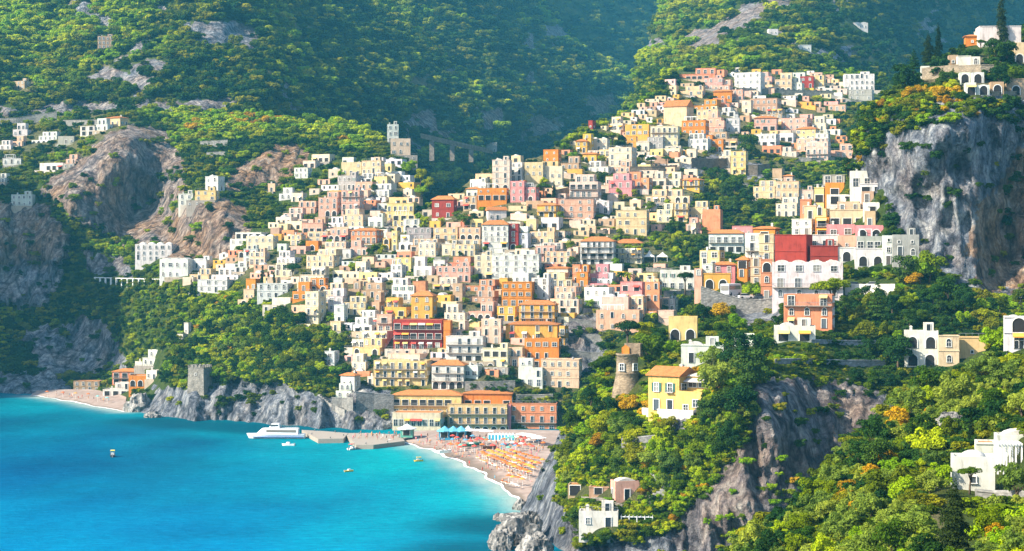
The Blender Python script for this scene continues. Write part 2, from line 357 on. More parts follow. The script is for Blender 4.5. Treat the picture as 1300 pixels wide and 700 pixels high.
class Sheet:
    def __init__(s, name, poly, ctrl, step, rocks=(), drys=(), amp=1.2, ramp_=6.0, lump=0.0, lscale=60.0, back=1.0, crest=None, crags=0):
        s.crest = crest; s.crags = crags
        s.name, s.poly, s.step, s.rocks, s.drys, s.amp, s.ramp, s.lump, s.lscale, s.back = name, poly, step, rocks, drys, amp, ramp_, lump, lscale, back
        s.t = TPS(ctrl)
    def masks(s, x, y):
        q = np.stack([x * 0.05, y * 0.05, np.zeros(len(x))], 1); wob = fbm(q, 3) * 10 + fbm(q * 4.3, 3) * 9
        rock = np.zeros(len(x)); warm = np.zeros(len(x)); dry = np.zeros(len(x))
        for poly, w in s.rocks:
            r = sstep(-5, 6, sdpoly(x, y, poly) + wob); warm = np.where((r > rock) | (r > .6), w, warm); rock = np.maximum(rock, r)
        if s.crags:
            qq = np.stack([x * 0.016, y * 0.021, np.zeros(len(x)) + 3.3], 1); r = sstep(.34, .48, fbm(qq, 4)) * (.5 + s.crags); rock = np.maximum(rock, np.clip(r, 0, 1)); warm = np.maximum(warm, .25 * (r > .2)); dry = np.maximum(dry, .8 * sstep(.28, .42, fbm(qq * 1.3 + 5.1, 4)))
        for poly, w in s.drys: dry = np.maximum(dry, w * sstep(-6, 8, sdpoly(x, y, poly) + wob))
        return rock, warm, dry
    def depth(s, x, y):
        d = s.t(x, y); rock, _, _ = s.masks(x, y)
        P = np.stack([(x - CX) * d / F, d, H0 + (HOR - y) * d / F], 1)
        sc = np.array([1.0, 1.0, 0.33])
        Q = np.stack([P[:, 0], np.zeros(len(x)), P[:, 2] * 0.24], 1); wq = fbm(np.stack([P[:, 0], np.zeros(len(x)), P[:, 2]], 1) / 40.0, 3)[:, None] * np.array([9.0, 0, 4.0])
        S3 = np.stack([P[:, 0], np.zeros(len(x)), P[:, 2] * 0.8], 1)
        rel = ridged((Q + wq) / 17.0, 4) * 0.75 + fbm((Q + wq) / 48.0, 3) * 0.8 + fbm(S3 / 8.0, 4) * 0.45 + ridged((Q + wq * .5) / 5.5, 3) * 0.3
        d = d - rock * s.ramp * rel - (1 - rock) * s.amp * fbm(P / 22.0, 4)
        if s.lump:
            fade = 1.0
            if s.crest:
                q = np.full(len(x), 1e9)
                for (ax, ay), (bx, by) in zip(s.crest[0], s.crest[0][1:]):
                    t = np.clip(((x - ax) * (bx - ax) + (y - ay) * (by - ay)) / ((bx - ax) ** 2 + (by - ay) ** 2), 0, 1); q = np.minimum(q, np.hypot(x - ax - t * (bx - ax), y - ay - t * (by - ay)))
                fade = np.clip(q / 110, 0.05, 1)
            d = d - fade * s.lump * ridged(np.stack([P[:, 0], P[:, 1] * 0.3, P[:, 2] * 0.35], 1) / s.lscale, 3)
        if s.crest:
            line, wd, am = s.crest; q = np.full(len(x), 1e9)
            for (ax, ay), (bx, by) in zip(line, line[1:]):
                t = np.clip(((x - ax) * (bx - ax) + (y - ay) * (by - ay)) / ((bx - ax) ** 2 + (by - ay) ** 2), 0, 1); q = np.minimum(q, np.hypot(x - ax - t * (bx - ax), y - ay - t * (by - ay)))
            d = d + am * np.clip(1 - q / wd, 0, 1) ** 1.5
        return d
    def at(s, px, py):
        d = float(s.depth(np.array([px], float), np.array([py], float))[0]); return ray(px, py, d)
    def build(s):
        xs0, ys0 = np.min(s.poly, 0); xs1, ys1 = np.max(s.poly, 0)
        nx, ny = int((xs1 - xs0) / s.step) + 2, int((ys1 - ys0) / s.step) + 2
        gx = xs0 + np.arange(nx + 1) * s.step; gy = ys0 + np.arange(ny + 1) * s.step
        X, Y = np.meshgrid(gx, gy)
        cx, cyy = np.meshgrid(gx[:-1] + s.step / 2, gy[:-1] + s.step / 2)
        ins = inpoly(cx.ravel(), cyy.ravel(), s.poly)
        idx = np.arange((nx + 1) * (ny + 1)).reshape(ny + 1, nx + 1)
        q = np.stack([idx[1:, :-1], idx[1:, 1:], idx[:-1, 1:], idx[:-1, :-1]], -1).reshape(-1, 4)[ins]
        used = np.unique(q); rm = -np.ones(idx.size, int); rm[used] = np.arange(len(used)); q = rm[q]
        x = X.ravel()[used].copy(); y = Y.ravel()[used].copy()
        e = np.concatenate([q[:, [0, 1]], q[:, [1, 2]], q[:, [2, 3]], q[:, [3, 0]]])
        key = {}
        for a, b in e.tolist(): key[(a, b)] = 1
        bd = [(a, b) for (a, b) in key if (b, a) not in key]
        nb = {}
        for a, b in bd: nb.setdefault(a, []).append(b); nb.setdefault(b, []).append(a)
        ks = np.array(list(nb)); ok = np.array([len(nb[k]) == 2 for k in ks]); ks = ks[ok]; n2 = np.array([nb[k] for k in ks])
        for _ in range(5):
            x2, y2 = x.copy(), y.copy()
            x2[ks] = 0.5 * x[ks] + 0.25 * (x[n2[:, 0]] + x[n2[:, 1]]); y2[ks] = 0.5 * y[ks] + 0.25 * (y[n2[:, 0]] + y[n2[:, 1]]); x, y = x2, y2
        z0 = np.zeros(len(x))
        jx = fbm(np.stack([x * 0.11, y * 0.11, z0], 1), 3); jy = fbm(np.stack([x * 0.11, y * 0.11, z0 + 7.7], 1), 3)
        x = x + jx * s.step * 0.9; y = y + jy * s.step * 0.9
        d = s.depth(x, y)
        P = np.stack([(x - CX) * d / F, d, H0 + (HOR - y) * d / F], 1)
        rock, warm, dry = s.masks(x, y); col = np.stack([rock, warm, dry, np.ones(len(x))], 1)
        faces = q.tolist()
        # the back of the hill: from every edge the ground turns over and falls away behind
        bv = list(nb); m = len(P); bi = {k: i for i, k in enumerate(bv)}; nb_ = len(bv)
        rings = []
        for (kd, ad, dz) in ((1.012, 4, -0.6), (1.05, 12, -7), (1.14, 40, -60)):
            B = P[bv].copy(); kk = (B[:, 1] * (1 + (kd - 1) * s.back) + ad * s.back) / B[:, 1]; B[:, 0] *= kk; B[:, 1] *= kk; B[:, 2] += dz * s.back; rings.append(B)
        P = np.concatenate([P] + rings); col = np.concatenate([col] + [col[bv]] * 3)
        def ring(r, k): return k if r == 0 else m + (r - 1) * nb_ + bi[k]
        for a, b in bd:
            for r in range(3): faces.append((ring(r, b), ring(r, a), ring(r + 1, a), ring(r + 1, b)))
        me = D.meshes.new(s.name); me.from_pydata(P.tolist(), [], faces); me.materials.append(M['terrain'])
        at = me.color_attributes.new('mask', 'FLOAT_COLOR', 'POINT'); at.data.foreach_set('color', col.ravel())
        me.polygons.foreach_set('use_smooth', [True] * len(faces)); me.update()
        o = obj(s.name, me); o['kind'] = 'structure'; s.obj = o
        return o

# town hill with the cliffs and terraces left of it
SA = Sheet('town_hill',
    [(-120, 150), (60, 147), (160, 140), (300, 147), (420, 158), (485, 172), (515, 200), (520, 235), (530, 262), (560, 262), (600, 232), (625, 212), (690, 200), (745, 158), (790, 150), (850, 95), (905, 80), (960, 84), (1030, 92), (1120, 92),
     (1150, 130), (1150, 300), (1060, 420), (900, 470), (800, 600), (730, 640), (-120, 640)],
    [(-100, 150, 1180), (0, 150, 1190), (160, 142, 1180), (300, 148, 1150), (420, 160, 1120), (490, 178, 1080), (50, 180, 1120), (0, 230, 1060), (30, 262, 1030), (100, 200, 1070), (160, 170, 1058), (230, 180, 1090),
     (150, 200, 1036), (150, 290, 1020), (90, 260, 1008), (205, 220, 1062), (200, 270, 1045), (60, 270, 1030), (30, 300, 1012), (30, 380, 1000), (-100, 380, 990), (-100, 270, 1040), (110, 350, 985), (100, 420, 955), (60, 470, 930), (0, 488, 920), (-100, 488, 925), (100, 487, 915), (150, 488, 893), (190, 470, 880), (180, 440, 895),
     (255, 262, 952), (255, 320, 938), (340, 195, 1030), (340, 235, 1016), (300, 250, 985), (400, 205, 1030), (390, 240, 985), (360, 275, 945), (300, 285, 935), (210, 335, 930), (270, 350, 905), (330, 310, 905), (400, 290, 930),
     (440, 215, 1000), (480, 205, 990), (440, 260, 955), (500, 250, 960), (500, 285, 925), (550, 270, 905), (600, 255, 900), (520, 235, 980), (640, 212, 925), (690, 208, 935), (700, 240, 900), (745, 165, 985), (790, 155, 1000), (850, 110, 1060), (905, 92, 1090), (960, 95, 1100), (1040, 100, 1110), (1100, 105, 1110),
     (350, 350, 860), (300, 360, 880), (250, 390, 860), (420, 330, 865), (480, 310, 875), (560, 310, 860), (620, 310, 850), (700, 300, 850), (800, 180, 985), (880, 140, 1030), (940, 130, 1050), (1000, 130, 1060), (1070, 130, 1065), (1000, 180, 1000), (1070, 190, 985), (920, 200, 965), (860, 190, 960), (800, 230, 915), (860, 250, 895), (940, 240, 915), (1010, 260, 885), (940, 285, 870), (880, 285, 860), (820, 290, 865), (760, 265, 885),
     (760, 320, 830), (840, 340, 815), (900, 330, 815), (960, 330, 820), (700, 350, 810), (620, 350, 815), (540, 350, 815), (460, 350, 825), (400, 380, 800), (350, 400, 800), (480, 390, 790), (560, 390, 785), (640, 390, 785), (720, 390, 780), (780, 385, 780), (830, 385, 780), (880, 380, 790), (700, 430, 752), (640, 430, 758), (560, 440, 757), (480, 440, 765), (420, 430, 775), (300, 430, 820), (250, 430, 835), (210, 460, 830), (620, 465, 740), (700, 480, 738), (520, 485, 742), (450, 490, 745), (420, 480, 752), (330, 478, 765), (260, 488, 775), (215, 488, 790), (760, 450, 745), (780, 500, 730), (740, 520, 725), (570, 510, 730), (650, 515, 726), (500, 540, 723), (570, 548, 722), (650, 548, 722), (740, 560, 722),
     (440, 545, 722), (380, 546, 726), (330, 540, 738), (270, 535, 758), (205, 530, 774), (150, 535, 800), (60, 540, 880), (0, 540, 900), (-100, 540, 900), (200, 620, 800), (400, 620, 735), (600, 620, 722), (740, 630, 722), (0, 620, 900)], 3,
    rocks=[([(52, 242), (70, 225), (125, 185), (170, 155), (215, 162), (236, 200), (232, 240), (222, 270), (200, 308), (150, 312), (95, 275)], .55), ([(-120, 258), (0, 258), (62, 262), (88, 300), (80, 335), (40, 352), (-120, 345)], .65), ([(-120, 345), (70, 330), (85, 348), (50, 390), (-120, 390)], .2),
           ([(198, 283), (225, 262), (262, 250), (308, 258), (320, 298), (290, 328), (208, 336)], .72), ([(285, 222), (345, 186), (395, 184), (392, 214), (340, 240), (290, 244)], .9),
           ([(196, 492), (260, 490), (330, 482), (400, 498), (470, 522), (530, 535), (530, 560), (380, 640), (190, 640), (190, 520)], .0), ([(440, 488), (500, 492), (500, 545), (430, 545)], .1),
           ([(25, 430), (60, 415), (125, 405), (155, 440), (160, 470), (60, 486)], .15), ([(462, 246), (490, 240), (500, 292), (470, 287)], .3), ([(110, 320), (160, 322), (175, 350), (112, 350)], .2), ([(-120, 470), (90, 478), (90, 640), (-120, 640)], .0), ([(160, 525), (200, 520), (200, 640), (150, 640)], 0),
           ([(700, 395), (760, 400), (780, 480), (735, 480)], .1), ([(800, 205), (900, 205), (890, 222), (800, 222)], .1), ([(900, 200), (980, 205), (975, 235), (930, 222)], .1)],
    drys=[([(90, 145), (170, 145), (150, 200), (60, 210), (-120, 200), (-120, 150)], .45), ([(640, 200), (800, 150), (900, 95), (1040, 100), (1050, 200), (860, 260), (840, 345), (740, 430), (720, 560), (440, 470), (380, 380), (290, 350), (420, 290), (460, 220)], .5)],
    amp=1.0, ramp_=11.0)

# the mountains behind, one spur after another
SM1 = Sheet('near_mountain',
    [(-160, -90), (395, -90), (440, -15), (480, 0), (515, 25), (550, 55), (575, 85), (600, 103), (640, 112), (662, 125), (640, 150), (640, 270), (560, 300), (-160, 300)],
    [(-160, 140, 1240), (0, 140, 1240), (160, 135, 1232), (300, 140, 1225), (420, 150, 1320), (500, 180, 1420), (560, 200, 1500), (640, 200, 1610), (640, 280, 1560), (480, 250, 1330), (300, 220, 1190), (0, 230, 1190), (-160, 230, 1190),
     (-160, 0, 1540), (0, 0, 1490), (150, 0, 1420), (250, 0, 1400), (350, 0, 1500), (450, 0, 1700), (520, 30, 1720), (580, 90, 1690), (650, 120, 1740), (-160, -90, 1750), (150, -90, 1600), (380, -90, 1760), (150, 70, 1310), (300, 80, 1305), (400, 80, 1425), (500, 110, 1545), (560, 140, 1590), (60, 80, 1350), (-160, 70, 1390)], 4,
    rocks=[([(505, 155), (530, 138), (555, 145), (575, 172), (540, 180), (515, 178)], .45), ([(238, 32), (275, 25), (300, 30), (330, 35), (322, 58), (250, 60)], .2), ([(80, 10), (105, 0), (150, 20), (145, 45), (130, 45)], .1), ([(0, 135), (300, 128), (310, 142), (0, 150)], .25), ([(605, 138), (640, 140), (640, 172), (615, 170)], .35)],
    drys=[([(0, 45), (30, 45), (20, 60), (0, 60)], .8), ([(40, 95), (75, 85), (95, 110), (50, 122), (10, 130)], .7), ([(140, 115), (220, 115), (220, 135), (140, 135)], .4)],
    amp=7, ramp_=12, lump=75, lscale=130, crags=.15, crest=([(440, -15), (480, 0), (515, 25), (550, 55), (575, 85), (600, 103), (640, 112)], 10, 40))
SM2 = Sheet('middle_spur',
    [(400, -90), (640, -90), (665, -10), (690, 10), (715, 35), (740, 66), (770, 82), (800, 98), (815, 108), (810, 128), (790, 145), (775, 168), (775, 300), (560, 310), (400, 200)],
    [(480, 0, 1880), (560, 0, 1930), (640, -80, 2470), (680, 0, 2320), (740, 70, 2220), (812, 108, 2220), (790, 150, 2090), (700, 150, 1890), (640, 140, 1800), (700, 100, 1960), (640, 60, 1930), (600, 60, 1860), (760, 110, 2090), (560, 130, 1780), (740, 200, 1880), (620, 220, 1700), (620, 300, 1640), (770, 290, 1880), (400, -80, 2000), (400, 200, 1640)], 4,
    rocks=[([(735, 125), (760, 118), (788, 122), (782, 150), (745, 150)], .4), ([(692, 30), (712, 32), (720, 52), (705, 58)], .2), ([(605, 125), (640, 128), (635, 172), (615, 165)], .4), ([(665, 140), (730, 150), (700, 185), (660, 180)], .2)],
    amp=8, ramp_=12, lump=60, lscale=130, crags=.25, crest=([(665, -10), (690, 10), (715, 35), (740, 66), (770, 82), (800, 98), (815, 108)], 10, 40))
SM3 = Sheet('far_valley_slope', [(560, -140), (900, -140), (880, 60), (850, 160), (700, 180), (600, 60)],
    [(600, -100, 2600), (700, 0, 2480), (760, 30, 2520), (830, 0, 2700), (800, 100, 2420), (860, 100, 2500), (720, 150, 2320), (880, -100, 2900), (600, 60, 2400)], 5, amp=12, ramp_=14, lump=40, lscale=230)
SM4 = Sheet('right_mountain',
    [(860, -110), (1900, -110), (1900, 200), (780, 200), (775, 165), (795, 140), (812, 118), (808, 90), (815, 70), (830, 50), (835, 25), (850, 0)],
    [(855, 0, 1720), (835, 30, 1640), (815, 70, 1520), (812, 110, 1400), (790, 150, 1300), (850, 100, 1290), (880, 60, 1420), (920, 20, 1490), (960, -20, 1580), (870, -100, 1900), (1000, -30, 1640), (900, 80, 1250), (950, 40, 1330), (950, 75, 1215), (1000, 20, 1430), (1040, 60, 1300), (1040, 95, 1195), (1100, 80, 1390), (1100, 120, 1230), (1120, 20, 1640), (1250, 20, 2050), (1250, 120, 1800), (1450, 0, 2300), (1450, 150, 2000), (1100, -100, 1780), (1400, -100, 2350), (1900, -100, 2600), (1900, 150, 2200), (900, 190, 1120), (1100, 190, 1140)], 4,
    rocks=[([(868, 45), (900, 32), (940, 12), (970, -5), (1025, -12), (1000, 16), (950, 40), (905, 62), (880, 72)], .4), ([(1030, 70), (1075, 55), (1085, 62), (1040, 85)], .1)],
    drys=[([(700, 0), (820, 8), (820, 20), (800, 24)], .5)], amp=7, ramp_=12, lump=40, lscale=120, crags=.2)

# the near headland with the crag above the road
SB = Sheet('headland_and_crag',
    [(628, 740), (650, 668), (668, 640), (690, 592), (706, 562), (714, 545), (728, 535), (740, 505), (758, 470), (775, 442), (800, 425), (850, 412), (890, 392), (905, 372), (930, 362), (975, 352), (992, 310), (1020, 285), (1050, 262), (1074, 232), (1080, 200), (1088, 168), (1100, 150),
     (1125, 126), (1150, 110), (1180, 88), (1215, 66), (1240, 50), (1300, 44), (1450, 40), (1800, 20), (1800, 560), (1180, 640), (1130, 740)],
    [(640, 690, 440), (655, 660, 476), (680, 610, 482), (700, 575, 490), (720, 690, 424), (716, 560, 478), (740, 520, 478), (760, 600, 430), (760, 560, 450), (790, 500, 470), (765, 465, 485), (800, 430, 505), (850, 420, 505), (840, 460, 470), (850, 530, 425), (800, 560, 432), (880, 560, 420), (735, 668, 416), (790, 640, 420), (790, 668, 412), (850, 650, 414), (860, 700, 405), (940, 640, 404), (1000, 600, 411), (1000, 490, 426), (1100, 540, 432), (1060, 620, 417), (1120, 500, 440), (960, 470, 432), (920, 450, 450), (940, 410, 520), (900, 385, 545), (960, 385, 535), (1000, 380, 530), (1070, 378, 520), (1130, 375, 510), (1000, 430, 462), (1030, 414, 476), (1100, 430, 475), (1060, 455, 455), (1000, 460, 443), (1130, 455, 462), (1180, 462, 455), (1260, 452, 455), (1300, 440, 460), (1260, 402, 500), (1160, 400, 485), (1260, 384, 522),
     (1000, 340, 548), (1020, 290, 565), (1060, 240, 575), (1085, 205, 566), (1095, 160, 566), (1060, 310, 552), (1100, 310, 545), (1110, 240, 560), (1120, 150, 560), (1150, 340, 530), (1140, 280, 541), (1180, 200, 536), (1180, 340, 528), (1230, 200, 542), (1300, 200, 554), (1300, 300, 549), (1240, 320, 538), (1300, 372, 536), (1220, 368, 520), (1150, 118, 575), (1200, 128, 548), (1180, 92, 605), (1250, 112, 556), (1240, 55, 628), (1300, 112, 568), (1300, 48, 640), (1440, 60, 660), (1440, 300, 580), (1440, 440, 450), (1800, 30, 760), (1800, 300, 640), (1800, 380, 580), (1800, 440, 500), (1800, 560, 430), (900, 735, 400), (660, 735, 415)], 2.5,
    rocks=[([(950, 495), (1000, 476), (1060, 482), (1135, 505), (1200, 560), (1140, 740), (850, 740), (835, 690), (860, 660), (905, 615), (950, 560)], .35),
           ([(715, 740), (620, 740), (645, 650), (690, 585), (712, 550), (722, 560), (705, 610), (712, 640), (725, 660), (738, 690), (860, 690), (860, 740)], .0), ([(735, 690), (850, 680), (850, 740), (735, 740)], 0.0),
           ([(1078, 232), (1088, 190), (1096, 164), (1125, 150), (1160, 143), (1200, 128), (1230, 120), (1310, 128), (1800, 100), (1800, 370), (1250, 380), (1215, 365), (1175, 335), (1140, 300), (1120, 250), (1090, 245)], .0),
           ([(905, 372), (985, 370), (985, 412), (930, 410)], .0), ([(1225, 300), (1290, 190), (1800, 190), (1800, 370), (1245, 372)], .75), ([(840, 515), (880, 520), (870, 545), (850, 545)], 0)],
    drys=[([(1165, 100), (1215, 78), (1300, 60), (1300, 115), (1230, 118)], .8), ([(730, 610), (850, 600), (850, 672), (730, 672)], .3)],
    amp=1.0, ramp_=10)
# the foreground slope below the viewpoint
SCL = Sheet('foreground_slope',
    [(905, 760), (935, 690), (960, 675), (1000, 655), (1035, 610), (1060, 580), (1085, 555), (1115, 530), (1160, 495), (1200, 470), (1235, 452), (1262, 440), (1290, 430), (1460, 390), (1900, 380), (1900, 760)],
    [(1300, 425, 335), (1262, 442, 335), (1450, 400, 320), (1200, 475, 322), (1120, 535, 300), (1050, 595, 275), (1000, 655, 255), (940, 695, 240), (920, 755, 225), (1100, 690, 195), (1250, 690, 165), (1300, 560, 228), (1250, 600, 232), (1260, 622, 226), (1200, 620, 222), (1300, 640, 205), (1300, 690, 152), (1300, 750, 130), (1100, 750, 165), (1130, 600, 250), (1200, 545, 272), (1300, 480, 290), (1440, 600, 190), (1440, 750, 110), (1900, 400, 300), (1900, 600, 170), (1900, 750, 100)], 3.5,
    drys=[([(1185, 540), (1230, 528), (1230, 550), (1190, 552)], .8), ([(1170, 640), (1200, 640), (1195, 690), (1165, 690)], .6)], amp=0.8, ramp_=3)
for s_ in (SA, SM1, SM2, SM3, SM4, SB, SCL): s_.build()
SHEETS = dict(A=SA, B=SB, C=SCL, M1=SM1, M2=SM2, M3=SM3, M4=SM4)
def ground(px, py, k): return SHEETS[k].at(px, py)

def make_shade_hill():  # hill out of view, added and shaped to shade the left slopes
    xs = np.linspace(-950, -400, 40); ys = np.linspace(560, 1250, 46); X, Y = np.meshgrid(xs, ys); V = np.stack([X.ravel(), Y.ravel(), np.zeros(X.size)], 1)
    z = 410 * np.exp(-((V[:, 0] + 640) / 130) ** 2) * sstep(560, 760, V[:, 1]) * (1 - .75 * sstep(880, 1100, V[:, 1])) + 30 * fbm(V / 80, 4) - 14; V[:, 2] = z
    idx = np.arange(X.size).reshape(X.shape); fs = np.stack([idx[:-1, :-1], idx[:-1, 1:], idx[1:, 1:], idx[1:, :-1]], -1).reshape(-1, 4)
    me = D.meshes.new('unseen_shade_hill'); me.from_pydata(V.tolist(), [], fs.tolist()); me.materials.append(M['terrain'])
    me.color_attributes.new('mask', 'FLOAT_COLOR', 'POINT').data.foreach_set('color', np.tile([.3, .1, .1, 1.0], len(V))); me.update(); obj('unseen_shade_hill', me)['kind'] = 'structure'
make_shade_hill()
# ------------------------------------------------------------------ sea and beaches
WATERLINE = [(505, 560), (515, 563), (545, 571), (580, 585), (610, 600), (640, 621), (655, 633), (672, 648)]
BACKLINE = [(498, 555, 1.2), (525, 551, 1.8), (560, 549.5, 2.2), (600, 550, 2.4), (650, 551, 2.6), (705, 553, 2.8), (716, 572, 2.8), (712, 610, 2.0)]
WATERLINE_W = [(38, 503), (70, 506.5), (100, 512), (130, 518), (158, 523)]
BACKLINE_W = [(45, 498, 1.5), (75, 497, 2), (105, 497, 2.2), (135, 500, 2.2), (160, 508, 2)]
def resample(pts, n):
    p = [Vector(q) for q in pts]; L = [0]
    for a, b in zip(p, p[1:]): L.append(L[-1] + (b - a).length)
    out = []
    for i in range(n):
        t = L[-1] * i / (n - 1); k = max(j for j in range(len(L)) if L[j] <= t + 1e-6); k = min(k, len(p) - 2)
        out.append(p[k].lerp(p[k + 1], (t - L[k]) / (L[k + 1] - L[k])))
    return out
def beach(name, wl, bl, n):
    a = resample([sea(*q) for q in wl], n); b = resample([sea(x, y, z) for x, y, z in bl], n); m = 14
    vs, fs, col = [], [], []
    for i in range(n):
        jit = 1.0 * math.sin(i * 0.42) + 0.5 * math.sin(i * 0.9)
        for j in range(-2, m + 4):
            t = j / m; p = a[i].lerp(b[i], t); p.z = (b[i].z * (1 - (1 - min(1, max(t, 0))) ** 1.6) + max(0, t - 1) * 3) if t >= 0 else t * 3.5
            if 0 <= j < m - 1: p = p + (b[i] - a[i]).normalized() * jit * (1 - t)
            vs.append(p[:]); w = 1 - sstep(0.03, 0.16, np.array([t]))[0]; col += [w, 0, 0, 1]
    k = m + 6
    for i in range(n - 1):
        for j in range(k - 1): fs.append((i * k + j, i * k + j + 1, (i + 1) * k + j + 1, (i + 1) * k + j)[::-1])
    me = D.meshes.new(name); me.from_pydata([tuple(v) for v in vs], [], fs); me.materials.append(M['sand'])
    me.color_attributes.new('mask', 'FLOAT_COLOR', 'POINT').data.foreach_set('color', col)
    me.polygons.foreach_set('use_smooth', [True] * len(fs)); me.update()
    obj(name, me)['kind'] = 'structure'
    shore = [vs[i * k + 2] for i in range(n)]
    mb = MB(); rng = random.Random(n)                      # the foam of the small breakers
    fv, ff = [], []
    for i in range(n):
        p = Vector(shore[i]); dr = (a[i] - b[i]); dr.z = 0; dr.normalize(); w = 0.3 + 0.9 * (0.5 + 0.5 * math.sin(i * 0.31 + n)) * (0.6 + 0.4 * math.sin(i * .11)) + rng.uniform(0, 0.25)
        o = 0.3 * math.sin(i * .7)
        fv += [tuple(p - dr * (0.9 - o) + Vector((0, 0, 0.16))), tuple(p + dr * (w + o) + Vector((0, 0, 0.09)))]
    for i in range(n - 1): ff.append((2 * i, 2 * i + 1, 2 * i + 3, 2 * i + 2))
    me = D.meshes.new('breaking_surf'); me.from_pydata([(x, y, max(z, 0.09)) for x, y, z in fv], [], ff); me.materials.append(M['foam']); me.update()
    obj('breaking_surf', me)['kind'] = 'structure'
    return [Vector(v) for v in shore]
SHORE = beach('main_beach', WATERLINE, BACKLINE, 90)
SHORE_W = beach('far_beach', WATERLINE_W, BACKLINE_W, 40)

# the sea: one sheet, finer where the camera sees it
def make_sea():
    xs = np.concatenate([[-2400, -1500, -700], np.arange(-420, 260, 4.0), [500, 1500, 2400]])
    ys = np.concatenate([[-600, 0, 250], np.arange(330, 1010, 5.0), [1200, 2000, 3400]])
    X, Y = np.meshgrid(xs, ys); nx, ny = len(xs), len(ys)
    V = np.stack([X.ravel(), Y.ravel(), np.zeros(X.size)], 1)
    def dist(pts):
        d = np.full(len(V), 1e9)
        for p in pts: d = np.minimum(d, np.hypot(V[:, 0] - p.x, V[:, 1] - p.y))
        return d
    d1 = dist(SHORE); d2 = dist(SHORE_W)
    wob = fbm(np.stack([V[:, 0] / 35, V[:, 1] / 60, V[:, 2]], 1), 4)
    sh = 0.9 * np.exp(-(d1 / 62) ** 1.3) + 0.5 * np.exp(-(d2 / 50) ** 1.2)  ; sh = np.clip(sh * (1 + 0.4 * wob) + 0.10 * wob, 0, 1)
    fo = np.clip(1.1 * np.exp(-(np.minimum(d1, d2) / 5.0) ** 1.5), 0, 0.85)
    rocks = [sea(620, 700), sea(640, 668), sea(200, 535), sea(260, 540), sea(330, 545), sea(400, 550)]
    wr = sstep(30, 8, dist(rocks + [rocks[2].lerp(rocks[3], .5), rocks[3].lerp(rocks[4], .5)])) * 0.75
    weed = np.clip(sstep(.18, .5, fbm(np.stack([V[:, 0] / 70 + 3, V[:, 1] / 45, V[:, 2] + 2], 1), 4)) * 0.16 * sstep(30, 100, d1), 0, 1)
    dk = np.maximum(wr, weed)
    idx = np.arange(nx * ny).reshape(ny, nx)
    fs = np.stack([idx[:-1, :-1], idx[:-1, 1:], idx[1:, 1:], idx[1:, :-1]], -1).reshape(-1, 4)
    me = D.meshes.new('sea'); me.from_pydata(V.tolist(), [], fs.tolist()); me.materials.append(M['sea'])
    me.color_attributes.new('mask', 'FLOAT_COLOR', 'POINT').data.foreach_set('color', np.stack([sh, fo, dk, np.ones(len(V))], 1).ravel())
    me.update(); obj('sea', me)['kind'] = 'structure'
make_sea()
# ------------------------------------------------------------------ buildings
PAL = dict(W=(.62, .605, .57), C=(.63, .46, .29), Y=(.64, .35, .07), O=(.58, .21, .035), P=(.63, .36, .27), S=(.62, .25, .13), R=(.29, .04, .03), B=(.42, .29, .19), G=(.34, .33, .32), L=(.60, .24, .25), V=(.65, .48, .22))
PALN = dict(W='white', C='cream', Y='ochre-yellow', O='orange', P='pale pink', S='salmon', R='red', B='tan', G='grey', L='rose pink', V='pale yellow')
TILE = (.52, .20, .065)
def arch_pts(w, h, n=8):
    r = w / 2; p = [(-r, 0), (r, 0)]
    for i in range(n + 1): a = math.pi * i / n; p.append((r * math.cos(a), h - r + r * math.sin(a)))
    return p
def ring_prism(mb, out, inn, y0, y1, k):
    n = len(out); o = [(x, y0, z) for x, z in out] + [(x, y0, z) for x, z in inn] + [(x, y1, z) for x, z in out] + [(x, y1, z) for x, z in inn]
    fs = []
    for i in range(n):
        j = (i + 1) % n
        fs += [(i, j, n + j, n + i), (2 * n + j, 2 * n + i, i, j)[::-1], (n + i, n + j, 3 * n + j, 3 * n + i), (2 * n + i, 2 * n + j, 3 * n + j, 3 * n + i)[::-1]]
    mb.add(o, fs, k)
def opening(name, w, h, arch=False, fr=0.13, bar=True, shutters=False, deep=False, sill=True):
    mb = MB()
    if arch: o, i = arch_pts(w + 2 * fr, h + fr), arch_pts(w, h)
    else: o, i = [(-w / 2 - fr, 0), (w / 2 + fr, 0), (w / 2 + fr, h + fr), (-w / 2 - fr, h + fr)], [(-w / 2, 0), (w / 2, 0), (w / 2, h), (-w / 2, h)]
    ring_prism(mb, o, i, -0.16, 0.02, 0)
    mb.prism(i, -0.035, 0.02, 1)
    if bar: mb.box(-0.035, 0.035, -0.09, -0.03, 0, h - (w / 2 if arch else 0), 0); mb.box(-w / 2, w / 2, -0.09, -0.03, h * .55, h * .55 + .06, 0)
    if sill: mb.box(-w / 2 - fr - .08, w / 2 + fr + .08, -0.24, 0.02, -0.1, 0.0, 0)
    if shutters:
        for s in (-1, 1): mb.box(s * (w / 2 + fr) if s > 0 else -w - fr, (w + fr) if s > 0 else -(w / 2 + fr), -0.1, 0.01, -0.02, h + .05, 2)
    return mb.mesh(name, [M['frame'], M['dark'] if deep else M['glass'], M['shutter']])  # deep ones get a flat near-black pane painted as a shaded recess
def mb_balcony(w):
    mb = MB(); mb.box(-w / 2, w / 2, -1.05, 0.01, -0.16, 0.0, 0)
    mb.box(-w / 2, w / 2, -1.05, -0.98, 0.9, 0.98, 1); mb.box(-w / 2, -w / 2 + .06, -0.98, 0.01, 0.9, 0.98, 1); mb.box(w / 2 - .06, w / 2, -0.98, 0.01, 0.9, 0.98, 1)
    n = max(3, int(w / 0.3))
    for i in range(n + 1):
        x = -w / 2 + .03 + (w - .06) * i / n; mb.box(x - .03, x + .03, -1.04, -0.99, 0.0, 0.9, 1)
    return mb.mesh('balcony', [M['concrete'], M['metal']])
